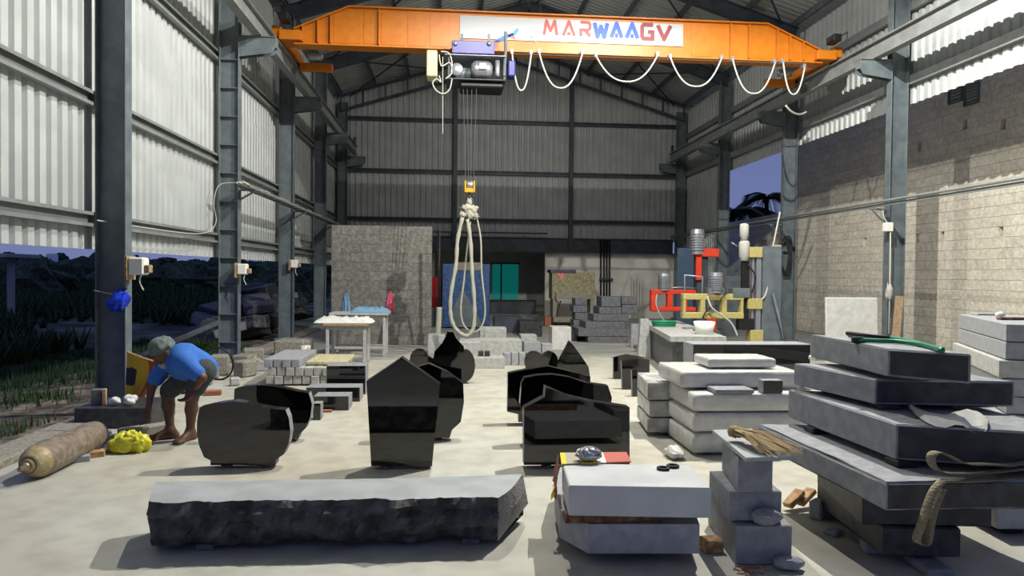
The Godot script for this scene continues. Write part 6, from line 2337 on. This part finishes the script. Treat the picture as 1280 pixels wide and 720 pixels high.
func cloth_on(called: String, label: String, where: Vector3, sz: Vector2, m: Material, sd: int) -> void:
	var nz := FastNoiseLite.new()
	nz.seed = sd; nz.frequency = 1.3; nz.fractal_octaves = 3
	var st := mb(true)
	var n := 16
	var P := func(i: int, j: int) -> Vector3:
		var u := i / float(n) - 0.5
		var v := j / float(n) - 0.5
		var e := clampf((0.5 - maxf(absf(u), absf(v))) * 8.0, 0.0, 1.0)
		return Vector3(u * sz.x * (1.0 + 0.1 * nz.get_noise_1d(v * 9.0)), 0.004 + e * (0.05 + 0.10 * absf(nz.get_noise_2d(u * 4.0, v * 4.0))), v * sz.y)
	for i in n:
		for j in n:
			quad(st, P.call(i, j), P.call(i, j + 1), P.call(i + 1, j + 1), P.call(i + 1, j))
	single(called, label, "papers", st, m, where)
func work_table(label: String, foot: Vector3, w: float, dp: float, h: float, topm: Material) -> void:
	var t := thing("work_table", label, "table", foot, "work tables by the partition")
	var tp := mb()
	box(tp, Vector3(0, h, -dp / 2), Vector3(w + 0.08, 0.04, dp + 0.06), 0.005)
	part(t, "table_top", tp, topm)
	for sx in [-1.0, 1.0]:
		for z in [-0.03, -dp + 0.03]:
			var l := mb()
			box(l, Vector3(sx * (w / 2 - 0.03), (h - 0.02) / 2, z), Vector3(0.05, h - 0.02, 0.05), 0.004)
			part(t, "leg", l, M.pale)
	for z in [-0.03, -dp + 0.03]:
		var r := mb()
		box(r, Vector3(0, 0.16, z), Vector3(w - 0.1, 0.04, 0.035), 0.004)
		part(t, "stretcher", r, M.pale)
	var ap := mb()
	box(ap, Vector3(0, h - 0.05, -0.03), Vector3(w - 0.1, 0.06, 0.03), 0.004)
	part(t, "apron", ap, M.pale)

# ---------------------------------------------------------------- things at the back
func make_rear() -> void:
	# sawn pieces under the slings
	var G := "sawn pale pieces stacked under the hanging slings"
	var i := 0
	var rows := [[[592, 447, 631, 458], 11.6, 0.35, "low pale slab in front of the pieces under the slings", M.pale], [[535, 419, 556, 436], 13.6, 0.4, "pale block under the post at the partition end", M.pale], [[575, 425, 652, 441], 13.0, 0.5, "wide pale slab among the pieces under the slings", M.pale], [[560, 428, 600, 444], 12.4, 0.35, "pale slab below the loop of the thick sling", M.pale], [[600, 410, 633, 426], 13.7, 0.4, "pale two-layer block beside the thin sling", M.pale], [[651, 419, 671, 430], 14.2, 0.4, "small pale block right of the hanging slings", M.pale], [[655, 428, 676, 438], 13.4, 0.4, "small pale block in front of another, right of the slings", M.sawn], [[678, 430, 690, 440], 12.9, 0.25, "pale cube beside the tarp-covered box", M.sawn]]
	for q in rows:
		face_block("sawn_piece", q[3], "stone block", q[0], q[1], q[2], q[4], G, true)
		i += 1
	for k in 4:
		face_block("stone_cube", "grey stone cube in the short row under the hanging slings", "stone cube", [630 + k * 9.5, 441, 637.5 + k * 9.5, 452], 12.0, 0.2, M.sawn, "cubes under the slings", true)
	for k in 2:
		var o := face_block("black_cube", "black-faced stone cube on the low pale slab", "stone cube", [598 + k * 8.0, 440.5, 604.5 + k * 8.0, 447], 11.75, 0.12, M.sawn_black, "black cubes on the low slab")
		o.position.y = on_depth(611.0, 447.0, 11.6).y + 0.001
	var tb := face_block("covered_box", "box under a pale tarp behind the heart-shaped headstone", "box", [690, 409, 714, 436], 14.4, 0.5, M.film, "", true)
	# big slab pile in front of the plastered wall
	var P := "slabs in the pile before the plastered wall"
	var pile := [[[735, 421, 785, 429], 16.0, 0.9], [[723, 411, 788, 420.5], 16.0, 0.9], [[732, 402, 781, 410.5], 16.15, 0.8], [[742, 393, 786, 401.5], 16.2, 0.8], [[749, 384, 777, 392.5], 16.3, 0.7], [[752, 371, 776, 383.5], 16.3, 0.6], [[777.5, 381, 796, 392.5], 16.4, 0.6], [[777, 371, 796, 380.5], 16.4, 0.6]]
	var nm := ["lowest", "second", "third", "fourth", "fifth", "highest left", "lower right", "upper right"]
	for k in pile.size():
		face_block("rear_slab", "%s slab in the grey pile before the plastered wall" % nm[k], "stone slab", pile[k][0], pile[k][1], pile[k][2], M.sawn_dark, P, k == 0)
	for k in 6:
		face_block("narrow_slab", "narrow grey slab in the small pile below the beige machine", "stone slab", [719 - (k % 2) * 2, 373 + k * 9, 733 + (k % 3), 381.5 + k * 9], 16.9, 0.5, M.sawn_dark, "narrow slabs in the small pile", k == 5)
	face_block("flat_slab", "flat dark slab on the floor left of the grey pile", "stone slab", [698, 414, 722, 422], 16.4, 0.6, M.sawn_black, "", true)
	face_block("trestle_plate", "tall grey plate leaning by the grey slab pile", "stone slab", [789, 405, 799, 438], 14.9, 0.06, M.sawn, "", true)
	# beige machine
	var d := 21.5
	var t := thing("beige_machine", "beige cutting machine with red indicator lights by the plastered wall", "machine", at(on_depth(718.0, 400.0, d).x, 0, d))
	sub_box(t, "housing", [690, 340, 744, 374], d, -0.7, 0.0, mottled(Color(0.55, 0.52, 0.40), 0.12, 0.03))
	sub_box(t, "top_cover", [688, 337, 720, 341], d, -0.75, 0.03, M.steel_dark)
	sub_box(t, "blade_guard", [694, 366, 734, 374], d, 0.0, 0.15, M.dust)
	for x in [691.0, 738.0]:
		sub_box(t, "leg", [x, 374, x + 5, 405], d, -0.6, 0.0, M.dust)
	sub_box(t, "bed", [690, 396, 746, 402], d, -0.7, 0.3, M.dust)
	sub_tube(t, "cable", [[701, 376, 0.02], [697, 388, 0.02], [696, 398, 0.02]], d, 0.02, M.black_metal)
	var rm := flat(Color(0.9, 0.1, 0.25), 0.4)
	rm.emission_enabled = true; rm.emission = Color(1.0, 0.12, 0.3); rm.emission_energy_multiplier = 1.6
	for q in [[699.0, 343.0], [703.0, 343.0], [702.0, 346.0]]:
		var s := mb(true)
		var c := on_depth(q[0], q[1], d) - t.position
		lathe(s, [Vector2(0, 0.02), Vector2(0.022, 0.012), Vector2(0.028, 0), Vector2(0, 0)], 10, along(c, c + Vector3.BACK))
		part(t, "indicator_light", s, rm)
	# conduits on the plastered wall
	var cd := thing("wall_conduits", "row of thin dark conduits on the plastered rear wall", "pipe", on_depth(756.0, 400.0, 24.7) * Vector3(1, 0, 1))
	for x in [751.0, 755.0, 758.5, 762.0]:
		sub_tube(cd, "conduit", [[x, 300], [x, 372]], 24.7, 0.03, M.black_metal, false)
	sub_box(cd, "clamp", [749, 348, 766, 350.5], 24.7, 0.0, 0.06, M.black_metal, 0.004)
	for k in 5:
		var x := 790.0 + k * 3.6
		var rd := thing("steel_rod", "thin grey rod standing against the plastered rear wall", "rod", on_depth(x, 400.0, 24.6) * Vector3(1, 0, 1), "rods against the rear wall")
		sub_tube(rd, "rod", [[x, 344 + (k * 5) % 8], [x, 401]], 24.6, 0.025, M.plaster, false)
	# blue cabinet in the opening
	d = 20.0
	var bc := thing("blue_cabinet", "blue metal cabinet standing in the rear opening behind the slings", "cabinet", at(on_depth(583.0, 400.0, d).x, 0, d))
	var bm := mottled(Color(0.12, 0.28, 0.50), 0.15, 0.03, 0.5)
	sub_box(bc, "body", [553, 330, 612, 409], d, -0.6, 0.0, bm)
	sub_box(bc, "door", [555, 334, 582, 406], d, 0.0, 0.02, bm)
	sub_box(bc, "door", [584, 334, 611, 406], d, 0.0, 0.02, bm)
	sub_box(bc, "lintel", [572, 328, 603, 338], d, 0.0, 0.05, M.dust)
	var dg := mb()
	var pts := []
	for c in [[578, 360], [600, 400], [603, 409], [566, 409], [562, 395]]:
		var w := on_depth(c[0], c[1], d - 0.05)
		pts.append(Vector2(w.x - bc.position.x, w.y))
	extr(dg, pts, Vector3(0, 0, 0.06), Vector3(0, 0, 0.03), Vector3.UP)
	part(bc, "leaning_board", dg, M.steel)
	var rd2 := thing("red_drum", "red drum beside the blue cabinet in the rear opening", "drum", on_depth(547.0, 400.0, 21.0) * Vector3(1, 0, 1))
	var ds := mb(true)
	lathe(ds, [Vector2(0, 0), Vector2(0.26, 0), Vector2(0.26, 0.3), Vector2(0.27, 0.31), Vector2(0.26, 0.32), Vector2(0.26, 0.85), Vector2(0.24, 0.87), Vector2(0, 0.87)], 20, Transform3D(Basis(), Vector3(0, 0.55, 0)))
	part(rd2, "drum", ds, flat(Color(0.62, 0.10, 0.10), 0.5))
	var dst := mb()
	box(dst, Vector3(0, 0.275, 0), Vector3(0.55, 0.548, 0.5), 0.01)
	part(rd2, "stand", dst, M.steel_dark)
	# wrapped pole at the partition end
	var wp := thing("wrapped_pole", "dark pole with a pale wrapped foot at the end of the partition", "pole", on_depth(548.0, 436.0, 14.8) * Vector3(1, 0, 1))
	sub_tube(wp, "pole", [[549, 288], [549, 396]], 14.8, 0.03, M.black_metal, false)
	sub_tube(wp, "wrapping", [[549, 384], [548.5, 400], [547, 424], [547, 434]], 14.8, 0.06, M.webbing)
	# dark heaps in front of the store room
	face_block("dark_crate", "dark covered crate in front of the store room", "crate", [650, 402, 678, 420], 17.5, 0.8, M.sawn_black, "", true)
	face_block("dark_bench", "low dark bench across the store room opening", "bench", [618, 396, 652, 420], 18.5, 0.7, M.steel_dark, "", true)
	face_block("red_box", "small reddish box by the beige machine leg", "box", [681, 396, 689, 404], 21.0, 0.3, M.brick, "", true)

# ---------------------------------------------------------------- the man
# union of tapered bones, meshed with surface nets
func bones_mesh(bones: Array, k: float, cell: float, planes := []) -> ArrayMesh:
	var lo := Vector3.ONE * 1e9
	var hi := -lo
	for b in bones:
		var r: float = maxf(b[2], b[3]) + k + cell * 2
		for p in [b[0], b[1]]:
			lo = lo.min(p - Vector3.ONE * r); hi = hi.max(p + Vector3.ONE * r)
	var nx := int((hi.x - lo.x) / cell) + 2
	var ny := int((hi.y - lo.y) / cell) + 2
	var nz := int((hi.z - lo.z) / cell) + 2
	var f := PackedFloat32Array()
	f.resize(nx * ny * nz)
	f.fill(1.0)
	for b in bones:
		var a: Vector3 = b[0]
		var ba: Vector3 = b[1] - a
		var l2 := maxf(ba.length_squared(), 1e-8)
		var pad: float = maxf(b[2], b[3]) + k * 1.2 + cell * 2
		var sq: Vector3 = b[4] if b.size() > 4 else Vector3.ONE
		var m0: Vector3 = (a.min(b[1]) - Vector3.ONE * pad - lo) / cell
		var m1: Vector3 = (a.max(b[1]) + Vector3.ONE * pad - lo) / cell
		for z in range(maxi(0, int(m0.z)), mini(nz, int(m1.z) + 2)):
			for y in range(maxi(0, int(m0.y)), mini(ny, int(m1.y) + 2)):
				for x in range(maxi(0, int(m0.x)), mini(nx, int(m1.x) + 2)):
					var p := lo + Vector3(x, y, z) * cell
					var t := clampf((p - a).dot(ba) / l2, 0.0, 1.0)
					var dv := (p - a - ba * t) * sq
					var d: float = dv.length() - lerpf(b[2], b[3], t)
					var i := x + nx * (y + ny * z)
					var o := f[i]
					var h := maxf(k - absf(o - d), 0.0) / k
					f[i] = minf(o, d) - h * h * k * 0.25
	for pl in planes:
		for z in nz:
			for y in ny:
				for x in nx:
					var p := lo + Vector3(x, y, z) * cell
					var i := x + nx * (y + ny * z)
					f[i] = maxf(f[i], (p - pl[0]).dot(pl[1]))
	var vid := PackedInt32Array()
	vid.resize(nx * ny * nz)
	vid.fill(-1)
	var vs := PackedVector3Array()
	var ns := PackedVector3Array()
	var corner := [Vector3i(0, 0, 0), Vector3i(1, 0, 0), Vector3i(0, 1, 0), Vector3i(1, 1, 0), Vector3i(0, 0, 1), Vector3i(1, 0, 1), Vector3i(0, 1, 1), Vector3i(1, 1, 1)]
	var edges := [[0, 1], [2, 3], [4, 5], [6, 7], [0, 2], [1, 3], [4, 6], [5, 7], [0, 4], [1, 5], [2, 6], [3, 7]]
	var step := [1, nx, nx * ny]
	for z in nz - 1:
		for y in ny - 1:
			for x in nx - 1:
				var i0 := x + nx * (y + ny * z)
				var v := []
				var neg := 0
				for c in corner:
					var q := f[i0 + c.x + nx * c.y + nx * ny * c.z]
					v.append(q)
					if q < 0.0:
						neg += 1
				if neg == 0 or neg == 8:
					continue
				var s := Vector3.ZERO
				var n := 0
				for e in edges:
					var q0: float = v[e[0]]
					var q1: float = v[e[1]]
					if (q0 < 0.0) != (q1 < 0.0):
						var t := q0 / (q0 - q1)
						s += Vector3(corner[e[0]]).lerp(Vector3(corner[e[1]]), t)
						n += 1
				vid[i0] = vs.size()
				vs.append(lo + (Vector3(x, y, z) + s / n) * cell)
				ns.append(Vector3(v[1] + v[3] + v[5] + v[7] - v[0] - v[2] - v[4] - v[6], v[2] + v[3] + v[6] + v[7] - v[0] - v[1] - v[4] - v[5], v[4] + v[5] + v[6] + v[7] - v[0] - v[1] - v[2] - v[3]).normalized())
	var ix := PackedInt32Array()
	for z in range(1, nz - 1):
		for y in range(1, ny - 1):
			for x in range(1, nx - 1):
				var i0 := x + nx * (y + ny * z)
				for ax in 3:
					var q0 := f[i0]
					var q1 := f[i0 + step[ax]]
					if (q0 < 0.0) == (q1 < 0.0):
						continue
					var u: int = step[(ax + 1) % 3]
					var w: int = step[(ax + 2) % 3]
					var a := vid[i0 - u - w]
					var b := vid[i0 - w]
					var c := vid[i0]
					var d := vid[i0 - u]
					if a < 0 or b < 0 or c < 0 or d < 0:
						continue
					if q0 < 0.0:
						ix.append_array(PackedInt32Array([a, c, b, a, d, c]))
					else:
						ix.append_array(PackedInt32Array([a, b, c, a, c, d]))
	var arr := []
	arr.resize(Mesh.ARRAY_MAX)
	arr[Mesh.ARRAY_VERTEX] = vs
	arr[Mesh.ARRAY_NORMAL] = ns
	arr[Mesh.ARRAY_INDEX] = ix
	var m := ArrayMesh.new()
	m.add_surface_from_arrays(Mesh.PRIMITIVE_TRIANGLES, arr)
	return m

func make_person() -> void:
	var D := 6.75
	var foot := on_height(222.0, 549.0)
	var t := thing("person", "man in a blue T-shirt and grey headcloth stooping to the floor", "person", Vector3(foot.x, 0, -D))
	var J := func(px: float, py: float, near := 0.0) -> Vector3: return on_depth(px, py, D - near) - t.position
	# joints; near is how far the joint stands toward the viewer
	var hip_l: Vector3 = J.call(238, 468, -0.07)
	var hip_r: Vector3 = J.call(253, 464, 0.08)
	var knee_l: Vector3 = J.call(209, 490, -0.04)
	var knee_r: Vector3 = J.call(240, 496, 0.08)
	var ank_l: Vector3 = J.call(213, 538, -0.03)
	var ank_r: Vector3 = J.call(238, 537, 0.03)
	ank_l.y = 0.075; ank_r.y = 0.075
	var toe_l := Vector3(ank_l.x - 0.14, 0.022, ank_l.z + 0.07)
	var toe_r := Vector3(ank_r.x - 0.05, 0.022, ank_r.z + 0.15)
	var waist: Vector3 = J.call(246, 457, 0.02)
	var chest: Vector3 = J.call(229, 450, 0.03)
	var neck: Vector3 = J.call(217, 446, 0.05)
	var sh_l: Vector3 = J.call(209, 452, -0.10)
	var sh_r: Vector3 = J.call(229, 452, 0.17)
	var el_l: Vector3 = J.call(190, 481, -0.04)
	var wr_l: Vector3 = J.call(186, 508, 0.04)
	var el_r: Vector3 = J.call(252, 472, 0.24)
	var wr_r: Vector3 = J.call(243, 487, 0.12)
	var head: Vector3 = J.call(205, 441, 0.08)
	var body := []
	for q in [[hip_l, knee_l, 0.080, 0.056], [knee_l, knee_l.lerp(ank_l, 0.35), 0.052, 0.052], [knee_l.lerp(ank_l, 0.35), ank_l, 0.050, 0.034], [hip_r, knee_r, 0.080, 0.056], [knee_r, knee_r.lerp(ank_r, 0.35), 0.052, 0.052], [knee_r.lerp(ank_r, 0.35), ank_r, 0.050, 0.034]]:
		body.append(q)
	for q in [[ank_l, toe_l], [ank_r, toe_r]]:
		var heel: Vector3 = q[0] + (q[0] - q[1]) * Vector3(0.28, 0, 0.28)
		heel.y = 0.030
		body.append([heel, q[1] * Vector3(1, 0, 1) + Vector3(0, 0.024, 0), 0.030, 0.026])
		body.append([q[0], heel, 0.034, 0.028])
		body.append([q[0], q[0].lerp(q[1], 0.6), 0.034, 0.028])
		var dir: Vector3 = ((q[1] - q[0]) * Vector3(1, 0, 1)).normalized()
		var sd := Vector3(-dir.z, 0, dir.x)
		for k in 5:
			var st: Vector3 = q[1] * Vector3(1, 0, 1) + sd * (k - 2) * 0.017 + Vector3(0, 0.018, 0)
			body.append([st - dir * 0.02, st + dir * (0.035 - 0.005 * k), 0.013, 0.010])
	body.append([waist, hip_l, 0.10, 0.09]); body.append([waist, hip_r, 0.10, 0.09])
	body.append([waist, chest, 0.105, 0.125]); body.append([chest, neck, 0.12, 0.06])
	body.append([chest, sh_l, 0.10, 0.062]); body.append([chest, sh_r, 0.10, 0.062])
	body.append([neck, head, 0.055, 0.05])
	body.append([sh_l, el_l, 0.055, 0.041]); body.append([el_l, wr_l, 0.040, 0.027])
	body.append([sh_r, el_r, 0.055, 0.041]); body.append([el_r, wr_r, 0.040, 0.027])
	# head: skull, jaw, nose, brow, ears; the man looks down and to the picture's left
	var fwd := Vector3(-0.62, -0.60, 0.50).normalized()
	var up := (Vector3(-0.35, 0.85, 0.25) - fwd * fwd.dot(Vector3(-0.35, 0.85, 0.25))).normalized()
	var rt := fwd.cross(up)
	var hc := head
	var H := []
	H.append([hc - fwd * 0.02 + up * 0.02, hc + fwd * 0.015 + up * 0.02, 0.092, 0.088])
	H.append([hc + fwd * 0.03 - up * 0.03, hc + fwd * 0.050 - up * 0.085, 0.068, 0.040])
	H.append([hc + fwd * 0.088 + up * 0.0, hc + fwd * 0.112 - up * 0.035, 0.012, 0.018])
	H.append([hc + fwd * 0.085 + up * 0.018 - rt * 0.04, hc + fwd * 0.085 + up * 0.018 + rt * 0.04, 0.014, 0.014])
	H.append([hc + fwd * 0.085 - up * 0.062 - rt * 0.018, hc + fwd * 0.085 - up * 0.062 + rt * 0.018, 0.011, 0.011])
	for s in [-1.0, 1.0]:
		H.append([hc + rt * s * 0.084 + up * 0.015, hc + rt * s * 0.088 - up * 0.03 + fwd * 0.005, 0.020, 0.013])
	H.append([neck, hc - up * 0.05, 0.056, 0.052])
	# hands
	var hands := []
	for q in [[wr_l, Vector3(-0.12, -0.97, 0.20), Vector3(0.9, -0.1, 0.45), 0.55], [wr_r, Vector3(-0.45, -0.75, 0.48), Vector3(0.75, -0.1, 0.66), 0.8]]:
		var dr: Vector3 = q[1].normalized()
		var sd: Vector3 = (q[2] - dr * dr.dot(q[2])).normalized()
		var nm := dr.cross(sd)
		var hb := []
		hb.append([q[0], q[0] + dr * 0.03, 0.026, 0.026])
		for k in 4:
			var o := (k - 1.5) * 0.019
			var kn: Vector3 = q[0] + dr * 0.085 + sd * o
			hb.append([q[0] + dr * 0.02 + sd * o * 0.7, kn, 0.016, 0.0125])
			var ln: float = [0.078, 0.088, 0.082, 0.064][k]
			var c: float = q[3]
			var m1: Vector3 = kn + (dr * cos(c * 0.5) + nm * sin(c * 0.5)) * ln * 0.5
			var m2: Vector3 = m1 + (dr * cos(c) + nm * sin(c)) * ln * 0.32
			var m3: Vector3 = m2 + (dr * cos(c * 1.4) + nm * sin(c * 1.4)) * ln * 0.25
			hb.append([kn, m1, 0.0105, 0.0095]); hb.append([m1, m2, 0.0095, 0.0085]); hb.append([m2, m3, 0.0085, 0.007])
		var tb: Vector3 = q[0] + dr * 0.03 - sd * 0.026
		var t1: Vector3 = tb + (dr * 0.55 - sd * 0.7 + nm * 0.4).normalized() * 0.04
		hb.append([tb, t1, 0.014, 0.011]); hb.append([t1, t1 + (dr * 0.8 - sd * 0.35 + nm * 0.45).normalized() * 0.032, 0.010, 0.008])
		hands.append(hb)
	var bodym := SurfaceTool.new()
	bodym.append_from(bones_mesh(body, 0.035, 0.012), 0, Transform3D())
	bodym.append_from(bones_mesh(H, 0.02, 0.005), 0, Transform3D())
	for hb in hands:
		bodym.append_from(bones_mesh(hb, 0.008, 0.0035), 0, Transform3D())
	part(t, "body", bodym.commit(), M.skin)
	# T-shirt
	var shirt := [[waist, chest, 0.130, 0.152], [chest, chest.lerp(neck, 0.6), 0.145, 0.09], [chest, sh_l, 0.125, 0.084], [chest, sh_r, 0.125, 0.084], [sh_l, sh_l.lerp(el_l, 0.75), 0.082, 0.072], [sh_r, sh_r.lerp(el_r, 0.75), 0.082, 0.072], [waist, waist + Vector3(0.06, -0.03, 0), 0.130, 0.125], [chest + Vector3(0.02, -0.05, 0.02), waist + Vector3(0, -0.05, 0.04), 0.13, 0.11]]
	part(t, "t_shirt", bones_mesh(shirt, 0.05, 0.012), M.shirt, "blue T-shirt")
	# shorts
	var shorts := [[waist + Vector3(0.03, -0.03, 0), hip_l, 0.118, 0.112], [waist + Vector3(0.03, -0.03, 0), hip_r, 0.118, 0.112], [hip_l, hip_l.lerp(knee_l, 0.88), 0.106, 0.085], [hip_r, hip_r.lerp(knee_r, 0.62), 0.106, 0.090]]
	part(t, "shorts", bones_mesh(shorts, 0.04, 0.012), M.shorts, "dark grey folded-up shorts")
	# wound headcloth
	var cl := []
	var top := hc + up * 0.055 - fwd * 0.015
	cl.append([hc + up * 0.035 - fwd * 0.03, hc + up * 0.06 + fwd * 0.0, 0.100, 0.098])
	for k in 9:
		var a := TAU * k / 9.0
		var b := TAU * (k + 1) / 9.0
		var e := 0.012 * sin(k * 2.1)
		cl.append([top + (rt * cos(a) + fwd * sin(a)) * 0.092 + up * (0.005 + e), top + (rt * cos(b) + fwd * sin(b)) * 0.092 + up * (0.005 - e), 0.026, 0.022])
		cl.append([top + (rt * cos(a) + fwd * sin(a)) * 0.066 + up * 0.050, top + (rt * cos(b) + fwd * sin(b)) * 0.066 + up * 0.044, 0.024, 0.022])
	cl.append([top + rt * 0.06 - fwd * 0.06, top - fwd * 0.10 - up * 0.06 + rt * 0.05, 0.030, 0.018])
	part(t, "headcloth", bones_mesh(cl, 0.010, 0.006, [[hc + up * 0.012, -up]]), M.turban, "grey-green wound headcloth")
	# beard and moustache in grey
	var bd := [[hc + fwd * 0.075 - up * 0.085 - rt * 0.03, hc + fwd * 0.075 - up * 0.085 + rt * 0.03, 0.028, 0.028], [hc + fwd * 0.100 - up * 0.050 - rt * 0.025, hc + fwd * 0.100 - up * 0.050 + rt * 0.025, 0.010, 0.010], [hc + fwd * 0.02 - up * 0.06 - rt * 0.06, hc + fwd * 0.07 - up * 0.095 - rt * 0.01, 0.018, 0.022], [hc + fwd * 0.02 - up * 0.06 + rt * 0.06, hc + fwd * 0.07 - up * 0.095 + rt * 0.01, 0.018, 0.022]]
	part(t, "beard", bones_mesh(bd, 0.012, 0.005), flat(Color(0.62, 0.62, 0.60), 0.9), "short grey beard")
	for s in [-1.0, 1.0]:
		var e := mb(true)
		lump(e, hc + fwd * 0.090 + up * 0.000 + rt * s * 0.032, Vector3.ONE * 0.011, 0.0, 1, 6)
		part(t, "eye", e, flat(Color(0.10, 0.08, 0.07), 0.2))
